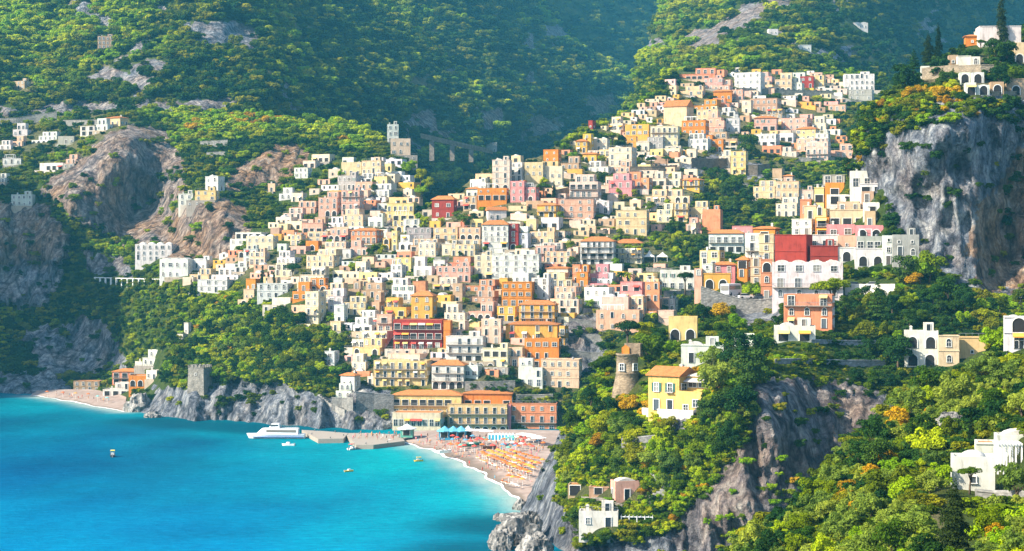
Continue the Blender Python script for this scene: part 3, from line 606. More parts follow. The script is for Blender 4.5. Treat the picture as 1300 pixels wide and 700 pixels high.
OPEN = dict(w=opening('window', .95, 1.45), s=opening('window', .9, 1.5, shutters=True), a=opening('window', 1.0, 1.8, arch=True), d=opening('door', 1.15, 2.25, bar=False, sill=False),
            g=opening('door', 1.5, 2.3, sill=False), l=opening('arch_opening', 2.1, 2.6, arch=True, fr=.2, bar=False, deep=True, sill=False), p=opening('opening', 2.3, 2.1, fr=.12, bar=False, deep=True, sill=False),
            t=opening('window', .6, .8, bar=False), v=opening('window', 1.7, 1.6))
OPENW = dict(w=.95, s=1.9, a=1.0, d=1.15, g=1.5, l=2.1, p=2.3, t=.6, v=1.7)
OPENH = dict(w=1.45, s=1.5, a=1.8, d=2.25, g=2.3, l=2.6, p=2.1, t=.8, v=1.6)
ONAME = dict(w='window', s='window', a='window', d='door', g='door', l='arch_opening', p='opening', t='window', v='window')
BALC = {w: mb_balcony(w) for w in (2.0, 3.2, 5.0)}
def awning_mesh():
    mb = MB(); mb.prism([(0, 0), (0, .06), (0, .06)], 0, 1) if False else None
    mb.add([(-.5, 0, 0), (.5, 0, 0), (.5, -1.5, -.7), (-.5, -1.5, -.7), (-.5, 0, .05), (.5, 0, .05), (.5, -1.5, -.65), (-.5, -1.5, -.65), (.5, -1.5, -.9), (-.5, -1.5, -.9)],
           [(0, 1, 2, 3), (7, 6, 5, 4), (0, 4, 5, 1), (1, 5, 6, 2), (3, 7, 4, 0), (2, 6, 7, 3), (3, 2, 8, 9)])
    return mb.mesh('awning', [M['cloth']])
AWN = awning_mesh()
def chimney_mesh():
    mb = MB(); mb.box(-.3, .3, -.3, .3, -.5, 1.1); mb.box(-.4, .4, -.4, .4, 1.1, 1.25); mb.box(-.22, .22, -.22, .22, 1.25, 1.45); return mb.mesh('chimney', [M['plaster']])
CHIM = chimney_mesh()
def tank_mesh():
    mb = MB(); mb.lathe([(.45, 0), (.5, .1), (.5, .9), (.3, 1.1), (.1, 1.15)], 10); return mb.mesh('water_tank', [M['metal']], True)
TANK = tank_mesh()

def body_mesh(w, dp, h, par, base=6.0, name='wall', matl='plaster'):
    b = MB(); x = w / 2
    o = [(-x, 0), (x, 0), (x, dp), (-x, dp)]; t = 0.28
    i = [(-x + t, t), (x - t, t), (x - t, dp - t), (-x + t, dp - t)]
    vs = [(p, q, -base) for p, q in o] + [(p, q, h) for p, q in o] + [(p, q, h) for p, q in i] + [(p, q, h - par) for p, q in i]
    fs = [(3, 2, 1, 0)]
    for a in range(4):
        c = (a + 1) % 4
        fs += [(a, c, c + 4, a + 4), (a + 4, c + 4, c + 8, a + 8), (a + 8, c + 8, c + 12, a + 12)]
    fs.append((12, 13, 14, 15)); b.add(vs, fs)
    return b.mesh(name, [M[matl]])
def flat_roof(w, dp, z):
    b = MB(); b.box(-w / 2 + .3, w / 2 - .3, .3, dp - .3, z, z + .06); return b.mesh('roof', [M['plaster']])
def hip_roof(w, dp, h, rise, ov=.45, gable=False):
    x0, x1, y0, y1 = -w / 2 - ov, w / 2 + ov, -ov, dp + ov; t = .18
    if w >= dp: r = (dp / 2 + ov) * (0.02 if gable else .85); a, c = (x0 + r, (y0 + y1) / 2), (x1 - r, (y0 + y1) / 2)
    else: r = (w / 2 + ov) * (0.02 if gable else .85); a, c = (0, y0 + r), (0, y1 - r)
    vs = [(x0, y0, h), (x1, y0, h), (x1, y1, h), (x0, y1, h), (x0, y0, h + t), (x1, y0, h + t), (x1, y1, h + t), (x0, y1, h + t), (*a, h + t + rise), (*c, h + t + rise)]
    fs = [(3, 2, 1, 0), (0, 1, 5, 4), (1, 2, 6, 5), (2, 3, 7, 6), (3, 0, 4, 7)]
    fs += [(4, 5, 9, 8), (5, 6, 9), (6, 7, 8, 9), (7, 4, 8)] if w >= dp else [(4, 5, 8), (5, 6, 9, 8), (6, 7, 9), (7, 4, 8, 9)]
    b = MB(); b.add(vs, fs); return b.mesh('roof', [M['tile']])
def vault(w, dp, h, rise, n=8):
    b = MB(); pts = [(w / 2 * math.cos(math.pi * i / n), h - .05 + rise * math.sin(math.pi * i / n)) for i in range(n + 1)]
    b.prism(pts, .02, dp - .02); return b.mesh('vault', [M['plaster']], False)
def dome(r, h, rise=.7):
    b = MB(); b.lathe([(r * math.cos(a), h - .08 + r * rise * math.sin(a)) for a in [math.pi / 2 * i / 5 for i in range(5)]] + [(0.05, h - .08 + r * rise)], 14); return b.mesh('dome', [M['plaster']], True)
def pergola(w, dp):
    b = MB()
    n = max(2, int(w / 2.6) + 1)
    for i in range(n):
        x = -w / 2 + .1 + (w - .2) * i / (n - 1)
        for y in (.1, dp - .1): b.box(x - .08, x + .08, y - .08, y + .08, 0, 2.3)
        b.box(x - .06, x + .06, 0, dp, 2.3, 2.42)
    for k in range(5): y = .1 + (dp - .3) * k / 4; b.box(-w / 2, w / 2, y, y + .1, 2.42, 2.52)
    return b.mesh('pergola', [M['white']])
def rail(w):
    b = MB(); n = max(2, int(w / 1.2)); b.box(-w / 2, w / 2, -.03, .03, .8, .88)
    for i in range(n + 1): x = -w / 2 + .03 + (w - .06) * i / n; b.box(x - .03, x + .03, -.03, .03, 0, .8)
    return b.mesh('railing', [M['metal']])

HRECT = []; BUILT = []
def tri(c, k): return tuple(min(1, v * k) for v in c)
def face_openings(root, rr, w, z0, h, yfun, rot, code, fl, col, sub, pitch, bal=0.3, awn=0.0, maxn=60):
    """rows of windows, doors and arches on one face; each is a part of its own"""
    n = max(1, int(round((w - .6) / pitch))); sh = h / fl; cnt = 0
    for i in range(fl):
        c = code[min(i, len(code) - 1)] if code else rr.choice('wwwwdas')
        if c == '.': continue
        m = n
        if OPENW[c] > 1.8: m = max(1, int((w - .6) / (OPENW[c] + .75)))
        if OPENW[c] + .5 > w: c = 't'; m = 1
        hh = OPENH[c]; sc = min(1.0, (sh - .35) / hh)
        base = .05 if c in 'dglp' else max(.15, min(.95, sh - hh * sc - .45))
        if i == 0 and c in 'ws' and rr.random() < .6: pass
        for j in range(m):
            if rr.random() < .08 and m > 2: continue
            cc = c
            if c in 'ws' and i == 0 and j == m // 2: cc = 'd'; 
            x = -w / 2 + w * (j + .5) / m; z = z0 + i * sh + (base if cc == c else .05)
            p, r0 = yfun(x)
            if cc in 'wsa' and rr.random() < .25: cc = rr.choice('wsatdv') if w / m > 2.4 else rr.choice('wat')
            s2 = min(1.0, (sh - .3) / OPENH[cc])
            if cc in 'wsatv': s2 *= rr.uniform(.82, 1.0)
            x += rr.uniform(-.18, .18) * min(1, w / m - 1.2) if w / m > 1.4 else 0; p, r0 = yfun(x)
            o = obj(ONAME[cc], OPEN[cc], root, (p[0], p[1], z), r0, None, (min(1, s2 * 1.1), 1, s2)); cnt += 1
            o.color = (1, 1, 1, 1)
            if cc in 'dg' and i > 0 and bal >= 1: pass
            if awn and c in 'dglp' and rr.random() < awn:
                obj('awning', AWN, root, (p[0], p[1], z + OPENH[cc] * s2 + .25), r0, rr.choice([(.75, .35, .06), (.7, .68, .62), (.75, .55, .2), (.6, .08, .06)]), (OPENW[cc] + .5, .8, .8))
        if bal and i > 0 and c in 'dgp' and rr.random() < bal:
            bw = 5.0 if w > 5.6 else (3.2 if w > 3.8 else 2.0); k = max(1, int(w / (bw + .3)))
            for j in range(k):
                x = -w / 2 + w * (j + .5) / k; p, r0 = yfun(x)
                obj('balcony', BALC[bw], root, (p[0], p[1], z0 + i * sh + .02), r0, None, ((w / k - .2) / bw, 1, min(1, sh / 3)))
        if cnt > maxn: break

def house(line, sheet='A', seed=0):
    seg = [t.strip() for t in line.split('|')]; tk = seg[0].split()
    x0, y0, x1, y1 = map(float, tk[:4]); cc = tk[4][0]; side = tk[4][1:2]; roof = tk[5] if len(tk) > 5 else 'f'
    opt = dict(t.split('=') for t in tk[6:])
    rr = random.Random(int(x0 * 131 + y0 * 17 + x1)); px = (x0 + x1) / 2
    if 'd' in opt: p = ray(px, y1, float(opt['d']))
    else: p = ground(px, y1, sheet)
    d = p.y; s = d / F
    pw, h = (x1 - x0) * s, (y1 - y0) * s
    a = rad(float(opt['r'])) if 'r' in opt else rad(-rr.uniform(12, 30))
    riseful = {'t': .17, 'y': .26}.get(roof, 0); rise = h * riseful if roof in 'ty' else 0
    if roof == 't': rise = min(rise, 1.9)
    h = h - rise
    k = float(opt.get('k', rr.uniform(.45, .75))); dmax = float(opt.get('dm', 10))
    w = pw / (math.cos(a) + k * abs(math.sin(a))); dp = max(4.0, min(w * k, dmax)); w = (pw - dp * abs(math.sin(a))) / math.cos(a); w = max(w, 2.2)
    fl = int(opt['n']) if 'n' in opt else max(1, round(h / 3.25))
    col = PAL[cc]
    cname = PALN[cc]
    if cc == 'W' and sheet == 'A' and px > 310: q_ = rr.random(); cname = 'white' if q_ < .42 else ('ivory' if q_ < .74 else ('pale peach' if q_ < .92 else 'bluish white')); col = (.62, .605, .57) if q_ < .42 else ((.63, .53, .40) if q_ < .74 else ((.63, .46, .36) if q_ < .92 else (.53, .55, .57)))
    col = tuple(min(.85, v * rr.uniform(.93, 1.06)) for v in col)
    kind = opt.get('nm', 'house')
    # the corner nearest the photographer's side sits on the ground
    off = dp * abs(math.sin(a)) / 2
    org = Vector((p.x + (-off if a < 0 else off), p.y, p.z))
    root = empty(kind, org, a)
    def fr(x): return (x, -.0), 0.0
    code = opt.get('w', '')
    if not code: code = rr.choice(['dws', 'dwd', 'aad', 'gww', 'dsw', 'lwd', 'wad', 'gdd', 'dwa', 'pdw'])
    par = .55 if roof in 'fvD' else .25
    near = sheet in 'BC'
    pit = float(opt.get('p', rr.uniform(2.5, 3.3)))
    bal = float(opt.get('b', rr.choice([0, .5, .9]))); awn = float(opt.get('aw', rr.choice([0, 0, .4])))
    step = 'st' in opt or (len(seg) < 2 and fl >= 2 and w > 4.5 and roof == 'f' and sheet == 'A' and rr.random() < .6)
    fl1 = fl - 1 if step else fl; h1 = h * fl1 / fl
    obj('wall', body_mesh(w, dp, h1, par, float(opt.get('f', 6))), root, col=col)
    ws = root
    if rr.random() < .55 and roof in 'ftx':
        for fi in range(1, fl1 + (roof != 't')):
            b = MB(); b.box(-w / 2 - .12, w / 2 + .12, -.14, .0, 0, .17); obj('cornice', b.mesh('cornice', [M['plaster']]), root, (0, -.004, h1 * fi / fl1 - (.2 if fi == fl1 else .1)), col=tuple(min(.72, v * 1.12) for v in col))
    face_openings(ws, rr, w, 0, h1, fr, 0, code, fl1, col, near, pit, bal, awn)
    if w > 1:
        sx = w / 2 if a <= 0 else -w / 2; r_s = rad(90) if a <= 0 else rad(-90)
        if dp * abs(math.sin(a)) > .8 and opt.get('sd', '1') != '0':
            sc = ''.join('w' if c in 'dglps' else c for c in code) if cc != 'R' else 't'
            face_openings(ws, rr, dp, 0, h1, lambda x: ((sx, dp / 2 + (x if a <= 0 else -x)), r_s), r_s, sc, fl1, col, near, pit * 1.15, 0, 0, 14)
    rc = {'f': rr.choice([(.52, .48, .42), (.46, .27, .16), (.55, .52, .48), (.4, .36, .32)]), 'v': (.62, .6, .57), 'D': (.62, .6, .57)}.get(roof, TILE)
    if roof in 'ty':
        ro = obj('roof', hip_roof(w, dp, h, rise, gable=roof == 'y'), root, col=tri(TILE, rr.uniform(.85, 1.15)) if not (cc == 'R' and roof == 'y') else (.30, .06, .04))
        if roof == 'y' and 'ax' not in opt:
            b = MB(); gx = w / 2
            if w >= dp:
                for s_ in (-1, 1): b.add([(s_ * gx, 0, h - .02), (s_ * gx, dp, h - .02), (s_ * gx, dp / 2, h + rise), (s_ * (gx - .3), 0, h - .02), (s_ * (gx - .3), dp, h - .02), (s_ * (gx - .3), dp / 2, h + rise)], [(0, 1, 2), (5, 4, 3), (0, 3, 4, 1), (1, 4, 5, 2), (2, 5, 3, 0)])
                m1 = MB(); m1.add(b.v[:6], [f for f in b.f[:5]]); obj('gable', m1.mesh('gable', [M['plaster']]), root, col=col)
                m2 = MB(); m2.add(b.v[6:12], [tuple(i - 6 for i in f) for f in b.f[5:]]); obj('gable', m2.mesh('gable', [M['plaster']]), root, col=col)
            else:
                m1 = MB(); m1.add([(-gx, 0, h - .02), (gx, 0, h - .02), (0, 0, h + rise), (-gx, .3, h - .02), (gx, .3, h - .02), (0, .3, h + rise)], [(0, 1, 2), (5, 4, 3), (0, 3, 4, 1), (1, 4, 5, 2), (2, 5, 3, 0)]); obj('gable', m1.mesh('gable', [M['plaster']]), root, col=col)
        obj('chimney', CHIM, ro, (w * .25, dp * .6, h + rise * .5), col=PAL['W'])
    elif roof == 'f':
        ro = obj('roof', flat_roof(w, dp, h1 - par), root, col=rc)
        if step:
            uw = w * rr.uniform(.55, .8); ux = (w - uw) / 2 * rr.choice([-1, 1, 1, 0]); ud = dp * .72; uh = h - h1
            u = obj('upper_wall', body_mesh(uw, ud, uh, .3, .6), root, (ux, dp - ud - .02, h1 - .1), col=tuple(min(.85, v * 1.03) for v in col)); 
            face_openings(u, rr, uw, .1, uh - .1, lambda x: ((x, 0), 0), 0, rr.choice(['d', 'g', 'w', 'a']), 1, col, near, pit, 0, awn)
            obj('roof', flat_roof(uw, ud, uh - .3), u, col=rc)
            obj('railing', rail(w - .1), root, (0, .1, h1))
        elif rr.random() < .12 and w > 5:
            obj('pergola', pergola(w * .5, dp * .5), root, (-w * .15, .5, h1 - .5))
        elif rr.random() < .4 and w > 6:
            hw = w * .3; u = obj('roof_hut', body_mesh(hw, 2.4, 2.2, .15, .3), root, (w * .22, dp - 3.0 if dp > 4.5 else dp - 2.6, h1 - .4), col=col)
            obj('door', OPEN['d'], u, (0, 0, .05), None, None, (.8, 1, .8))
        if rr.random() < .5: obj('chimney', CHIM, ro, (-w * .3, dp * .7, h1 - .4), col=PAL['W'])
        if rr.random() < .25: obj('water_tank', TANK, ro, (w * .3, dp * .5, h1 - par + .06))
        if not step and rr.random() < .35: obj('railing', rail(w - .1), root, (0, .12, h1))
    elif roof in 'vD':
        ro = obj('roof', flat_roof(w, dp, h1 - par), root, col=rc); nv = max(1, int(w / 4.2))
        for i in range(nv):
            vw = (w - .7) / nv - .25; x = -w / 2 + .35 + (w - .7) * (i + .5) / nv
            if roof == 'v': obj('vault', vault(vw, dp - .8, 0, min(1.1, vw * .3)), ro, (x, .4, h1 - .5), col=PAL['W'])
            else: obj('dome', dome(min(vw, dp - .8) / 2, 0), ro, (x, dp / 2, h1 - .45), col=PAL['W'])
    elif roof == 'x': obj('roof', flat_roof(w, dp, h1 - par), root, col=rc)
    if sheet == 'A' and h > 3 and 'nt' not in opt and y1 < 488 and rr.random() < .62:
        tw = w * rr.uniform(.9, 1.45); td = rr.uniform(2.2, 3.6); tx = rr.uniform(-.3, .3) * w; tc = rr.choice([col, (.42, .35, .27), (.52, .47, .4), (.30, .27, .24), (.5, .38, .27)])
        tz = -2.9; te = obj('terrace', body_mesh(tw, td, 2.9 + rr.uniform(-.3, .3), .75, 5), root, (tx, -td - .02, tz), col=tc)
        if rr.random() < .75: face_openings(te, rr, tw, .0, 2.6, lambda x: ((x, 0), 0), 0, rr.choice(['w', 'd', 'a', 'l', 'p', 't']), 1, col, near, 3.6, 0, 0)
        if rr.random() < .4: obj('railing', rail(tw - .2), te, (0, .12, 2.9))
    if roof == 'f' and cc == 'W' and not step and rr.random() < .3:
        vw = min(w * .45, 4.0); obj('vault', vault(vw, dp * .6, 0, min(1.2, vw * .34)), ro, (-w * .18, dp * .3, h1 - .5), col=PAL['W'])
    HRECT.append((x0, y0, x1, y1, d))
    e = dict(cn=cname, o=root, x=px, y=(y0 + y1) / 2, x0=x0, x1=x1, y0=y0, y1=y1, c=cc, fl=fl, roof=roof, d=d, w=w, h=h, dp=dp, a=a, kind=kind,
             label=seg[1] if len(seg) > 1 and seg[1] else None, short=seg[2] if len(seg) > 2 else None, arch='a' in code[:fl] or 'l' in code[:fl], bal=bal > .6, step=step)
    BUILT.append(e); return e
# ------------------------------------------------------------------ the houses, read off the photograph row by row: left top right bottom (photo pixels), colour, roof, options | label | short name
TOWN = '''
226 246 247 261 W f w=aa r=-8
247 242 277 255 V f w=w r=-12
260 224 284 242 W f
373 213 396 226 W x w=ww
340 233 352 244 C f
354 238 373 254 W f
369 245 389 256 W f
359 264 388 278 W f w=dw
370 255 404 271 P f w=dw
404 243 432 275 P f w=lwaw r=-12 b=.9
433 242 461 274 P f w=pdwd r=-14 b=.9 | pale pink hotel wing with balconies beside the grey crag in the upper town | pink balconied hotel wing
383 283 414 296 P f
298 287 342 303 W x w=pg st=1
312 300 352 319 W D w=dww
368 298 388 312 C f
390 294 420 309 C f
388 306 408 319 O f w=lw
428 223 459 241 G f w=dww
433 206 463 223 C f w=www b=1
459 204 488 222 C f w=aww
454 220 476 233 W f
474 224 496 235 V f w=ww
466 233 503 249 W f w=gw
451 231 477 241 P f w=w
395 196 425 206 W x w=p
384 204 406 213 W x w=p
491 258 531 279 V f w=wdw r=-14 b=.5 | pale yellow hotel just right of the grey crag below the wooded gully | pale yellow hillside hotel
498 273 532 287 V f w=dp
500 280 516 295 V f w=l
512 278 535 293 W f w=ld
548 249 580 277 R t w=wvd r=-16 n=2 p=5 | red house with orange tiled roof and two large blue-grey windows | orange-roofed red house
435 265 469 288 C f
467 276 491 288 W f
416 275 442 291 W f w=aw
408 290 446 307 P f w=lwd
445 290 486 309 S t w=gwd b=.9
497 293 507 318 V x w=wtt r=-14 n=3
486 303 499 318 Y f w=l
506 298 533 318 W f
516 289 551 306 G x w=www r=-12 p=2.8
550 289 584 306 C x w=sww r=-12 p=3
520 303 577 320 B f w=pd
412 307 445 323 W f
444 305 471 324 P f w=dw
531 308 561 326 W f w=aa
561 310 584 324 W f w=a
625 203 650 242 W f w=lwdww r=-12 n=5 b=.4 p=3.2 | tall white five-storey block standing at the crest of the central town | tall white block
648 206 668 230 W f w=gdw n=3
666 206 692 234 C x w=.wt r=-10
688 211 716 236 W x w=tw. r=-10
690 190 713 206 O x w=t
731 177 748 194 Y t w=dw
712 198 738 216 B f w=ws
648 230 668 257 L f w=aww n=3 r=-14 | rose pink three-storey house directly below the tall white block | rose pink house
659 229 669 238 O x w=w
667 238 685 257 L f w=lw
606 239 646 262 O f w=.pt r=-10 n=3 | broad ochre-orange house with curved bare front left of the tall white block | bare ochre house
592 238 611 251 W t w=dw
599 231 622 243 W f
588 249 610 266 B f
617 263 643 280 W y w=wt r=10
682 258 712 276 Y t w=ld n=2 b=.9
709 253 758 277 P f w=aaw r=-10 p=3.4 | long pale pink villa with arched windows beside the stone ramp | long pale pink villa
612 280 648 322 W t w=wlwaa r=-10 n=5 aw=.9 | red-trimmed white palace with rows of red awnings and windows | red-awninged palace
645 284 660 318 R f w=lwdw r=-10 n=4 | narrow red tower house attached to the red-awninged palace | narrow red tower house
583 289 615 306 P f w=lw
580 304 614 320 C f w=vv
659 296 674 316 W f w=ww
668 278 684 292 C v w=a
687 276 715 290 W f w=pw
689 285 726 302 W x w=gww st=1
673 294 711 310 C f w=sw
678 308 719 324 W f
572 310 609 325 C f
761 190 780 207 V f w=g
773 187 809 218 W f w=wgdw r=-24 n=4 b=.6 k=.6 | white three-storey house with brown shaded side wall below umbrella pines | white house with brown side
746 204 782 220 W f w=ww
780 204 803 220 P f w=ww
740 194 761 206 Y t w=d
723 221 764 260 W f w=dgpw r=-14 n=4 b=.9 st=1 | big white stepped house of four terraces in the upper centre of town | big white stepped house
760 224 788 246 W f w=pg
773 220 807 248 L f w=.dwd n=3
796 218 819 238 S f w=ww
814 226 829 242 S x w=w
826 217 850 236 W f w=pd
848 218 868 236 W f w=dw
867 226 895 243 Y t w=wd n=2
869 215 890 224 W x w=p
820 240 850 258 C f
846 240 880 258 C f w=lw
834 258 858 282 W f w=awt
856 258 876 282 V f w=lad
872 255 902 279 C f w=aww n=3
892 266 919 294 S f w=.. r=-18 sd=0 | plain rose-red cube of a house without windows left of the wooded ravine | windowless rose-red cube
871 276 892 293 P f w=d
877 283 889 297 W f w=d
782 267 826 298 C f w=www r=-12 n=3 p=3 b=.9 | cream hotel of three balconied floors above the hanging gardens | cream garden hotel
737 301 784 336 W t w=lpdd r=-12 n=4 b=1 p=2.4 dm=12
780 304 819 334 W t w=gddd r=-12 n=4 b=1 p=2.4 st=1 | white hotel wing with rows of blue balconies beside pointed canopies | white balconied hotel wing
755 255 778 271 W f w=gw
602 324 628 354 W f w=pwww r=-8 n=4
625 323 688 354 W f w=wwww r=-8 n=4 p=3.6 b=0 | long white house with three regular rows of dark windows | long many-windowed white house
567 326 602 341 S f w=aa
554 338 603 357 P f w=daa r=-12
549 352 591 369 W f w=pd b=1 aw=.7
575 360 591 385 B x w=wa
591 355 634 371 S f w=wv
592 369 633 385 B f w=twt
634 353 650 368 Y f w=a
651 347 677 360 W D w=a
637 358 679 389 O x w=gvw r=-10 n=3 sd=0 | broad tan-brown house with pale window shutters in the middle of town | tan-brown house
675 353 703 379 W f w=awg
564 386 597 408 W f w=add b=.9
595 383 632 408 P f w=lag n=2
631 389 660 408 Y f w=pg
659 382 709 413 Y t w=gdd r=-12 n=3 b=.5 p=3.2 | bright yellow house with red hipped roof and three rows of doors | red-roofed yellow house
642 409 713 430 Y t w=gd r=-10 n=2 b=.7 p=4.4 | long bright yellow house with orange tiled roof above the orange loggia | long yellow house
666 430 713 456 O f w=dva r=-10 n=2 p=3.4
710 414 722 438 Y f w=dg
611 405 639 436 W D w=dda r=-14 n=3 b=.5
499 406 567 443 R x w=gppp r=-10 n=3 b=1 aw=.5 p=3 | dark red hotel with bands of awnings and flowered balconies | dark red hotel
563 407 574 443 O x w=... r=-10 n=3
575 407 595 430 W f w=gpd
566 427 617 459 W f w=pdd r=-10 n=3 p=3.4 | bright white house with tall blue doors below the dark red hotel | blue-doored white house
680 312 707 332 P f w=wd
692 319 732 334 C f
694 339 727 352 W t w=p
690 346 732 364 C f w=gd
704 364 739 380 P f w=www
709 371 740 398 W f w=pdw b=.9 n=3
727 336 741 360 S f w=dw
380 338 417 360 W f w=aa p=2.2
388 316 434 340 C f w=wa
429 316 448 329 W f w=a
451 332 470 346 W f w=dw
502 327 527 345 V f w=w | small lemon-yellow house with white trim beside the hanging garden terraces | lemon-yellow house
496 336 515 353 W f w=gw
525 326 552 350 W f w=dw
550 330 568 342 W x w=w
392 353 421 372 O f w=lp
410 359 441 386 C f w=wwd
442 357 460 377 B f w=.w
458 359 493 378 B f w=ww
387 370 413 410 W f w=adww r=-28 n=4 k=.9 | tall white house with shaded brown side at the west edge of town | white corner house
416 366 439 396 W f w=www
437 376 468 400 C f w=www b=0 n=3
424 387 441 410 W f w=dw
468 371 488 396 B f w=ww
497 353 531 381 W f w=gsv n=3
524 357 543 381 S f w=..
488 378 523 402 Y f w=pp aw=.8
522 370 554 407 Y t w=wwa r=-14 n=3 p=4 | tall ochre house with hipped top and arched white windows | tall ochre house
457 394 489 414 W f w=gp aw=.7
448 403 480 422 W f w=pp aw=.8
419 408 438 420 C x w=ww
478 399 501 422 P f w=gp b=.9
446 420 501 442 W f w=gpd aw=.8 st=1
447 430 491 452 V f w=lpd
446 449 471 470 W f w=ag st=1
412 446 430 464 W f w=a
474 458 548 490 V f w=dddd r=-10 n=3 b=1 aw=.5 p=3 | broad pale yellow hotel with three balconied rows and orange awnings | three-row yellow hotel
492 449 547 463 W x w=p
466 478 480 489 W f w=w
432 474 457 493 W t w=a
426 487 451 506 W f w=aa
548 458 593 494 W t w=lgd r=-10 n=3 b=.9 p=3.6 | white seafront house with bright orange tiled roof and arched ground floor | orange-roofed white house
590 464 612 480 W f w=v
613 442 652 465 W f w=dpd
640 441 669 465 C f w=gd
658 455 692 490 W f w=gda st=1
687 456 740 492 C f w=www r=-12 n=3 p=3 | cream three-storey house with four window columns beside dark green slope | four-column cream house
498 497 590 528 V t w=gpd r=-6 n=2 b=1 p=3 dm=12 | long seafront hotel with orange tiled roof and glazed white veranda | orange-roofed seafront hotel
498 524 563 541 W x w=g r=-6 n=1 p=2.2 d=716
588 497 653 516 O t w=p r=-6 n=1
568 513 646 551 V x w=ldd r=-4 n=3 p=3.2 b=.4 | pale yellow beachfront hotel with a row of ground floor arches | arcaded yellow beachfront hotel
634 514 650 549 L x w=pdd r=-6 n=3
646 512 710 549 S f w=vdw r=-6 n=3 p=3.6 b=.6 | coral beachfront hotel with white window frames and roof balustrade | coral beachfront hotel
863 86 912 102 S f w=pp b=1 r=-12 st=1
864 109 897 122 C f w=ww
894 99 921 114 P f w=ww
843 127 882 160 C y w=.. r=-26 n=2 sd=0 k=.9 | tall cream church-like hall with plain gabled front near the ridge | cream gabled hall
882 126 917 142 O f w=ww
885 139 917 157 C f
794 158 832 180 Y x w=.v
772 148 795 166 W f
747 153 757 164 R x w=t
826 160 864 186 W f w=wwd r=-14 n=3 b=.8 | white three-storey house with attic windows below the gabled hall | attic-windowed white house
866 153 901 172 O f w=ww
874 169 904 191 W f w=dww
900 153 922 170 P f w=ww
822 174 846 189 G x w=w
808 180 827 192 W f
740 170 754 193 Y f w=ww
749 176 775 192 W D w=w
796 173 810 188 Y x w=w
902 177 922 193 O f w=ww
933 92 972 116 W f w=www
955 91 986 104 P f w=w
984 92 1008 118 C f w=lww
999 99 1022 119 W f w=gw
1016 97 1035 112 R f w=w
1030 96 1049 111 V f w=w
1072 94 1112 116 W f w=aaa r=-6 p=2.9 | isolated white hotel with three rows of arched windows under the mountain | isolated white arched hotel
1078 114 1112 128 G x w=w
899 101 932 116 P f w=dw
906 114 931 128 O t w=w
930 114 946 128 P f w=w
899 124 930 139 S f w=w
916 136 938 148 W f w=pw
942 127 957 144 W x w=ww
953 125 994 142 B f w=ww
966 138 998 152 B f w=w
958 147 990 166 P t w=pw
993 150 1034 166 P f w=ww
1031 147 1053 166 W f w=www
1012 161 1042 179 V t w=w
1036 169 1055 182 W f w=dw
1012 176 1039 192 P v w=w
1024 180 1056 204 W f w=adw b=1 n=3
1053 182 1087 200 P f w=w
993 186 1016 199 W f w=a
958 170 992 186 W f w=pw
990 169 1012 180 W x w=p
899 141 920 167 P f w=wwd
922 150 941 168 W f
899 167 942 186 B f w=pp
1052 133 1077 141 P x w=w
957 229 990 252 C f w=dww b=.9
985 230 1018 252 C f w=www p=2.8 | cream terraced hotel with stacked lower floors across the wooded ravine | cream ravine hotel
986 250 1017 275 W f w=dad n=3
1014 241 1036 253 W f w=w
981 214 997 226 B x w=.
995 222 1010 233 P t w=w
928 192 951 221 V f w=dwww r=-20 n=4 | tall narrow pale yellow house of four floors above the ravine trees | narrow pale yellow house
913 190 931 214 W f w=ww
900 292 947 320 W t w=pgp r=-10 n=2 b=1 p=2.6
930 287 959 301 L x w=w
748 335 775 360 L f w=saa n=2
732 336 750 364 O f w=ds
758 346 782 362 W f w=aa
742 365 781 390 W f w=aag
788 358 822 382 L x w=p
819 358 841 395 S f w=.da r=-18 n=3 | salmon pink villa with white corner trim left of the umbrella pine | salmon trimmed villa
757 394 818 420 P f w=wa r=-12 n=2 p=4.4 | peach palace with white domed terraces behind the big umbrella pine | peach palace
764 377 803 398 W D w=..
800 376 822 398 C v w=wd
838 343 884 367 W f w=gsd r=-8 b=.8
836 394 860 414 W x w=.
849 379 862 396 G f w=w
'''
LEFT = '''
16 156 37 173 W f w=aw r=-8 st=1
48 167 79 178 W f w=a
101 160 125 172 W x w=p
121 150 142 166 W f w=ww
133 148 161 160 C t w=w
-2 178 17 190 W f w=aa
13 173 33 186 P f w=w
3 201 28 210 W f w=a r=-6
-4 220 11 232 W f w=a
14 247 42 262 W f w=aw r=-4 | small white arched house alone on a ledge of the far western cliff | cliff-ledge white house
83 196 101 208 P f w=w
73 173 97 183 G x w=w
49 207 87 216 W x w=p
171 310 221 332 W D w=wa r=-6
202 329 243 353 W v w=aad r=-10 n=2 p=3
237 330 272 343 W f w=a
240 341 272 356 C f w=ww
267 340 313 358 W f w=ww
250 355 296 371 W x w=w
298 332 318 346 W f
309 316 330 334 W f w=wd
235 410 243 424 W x w=t
309 367 326 380 C f w=t
326 360 369 379 W f w=waa r=-8 n=2 p=3.4 | long white house with arched upper windows below three cypresses | white house below three cypresses
312 354 329 368 O f w=w
351 318 382 336 W f w=aw p=2
316 320 342 336 C f
348 334 379 352 W f w=aw
371 358 395 382 O f w=vw
345 378 373 388 W x w=.
180 444 208 465 W f w=aw
142 469 178 488 S t w=pp r=-8
163 477 207 491 O f w=l r=-6 p=2.4
130 486 166 503 W f w=p r=-6
185 470 205 482 W f w=w
93 484 128 498 B x w=w r=-4
171 459 186 472 W f w=w
491 158 506 181 W f w=www r=4 n=3
495 176 521 197 W x w=aw r=4 n=2
'''
MOUNTAIN = '''
123 46 144 62 B f w=a r=4 sd=0 | roofless stone ruin high on the green western mountainside | mountainside stone ruin
15 103 38 113 B f w=w
617 181 631 193 G x w=w r=4
'''
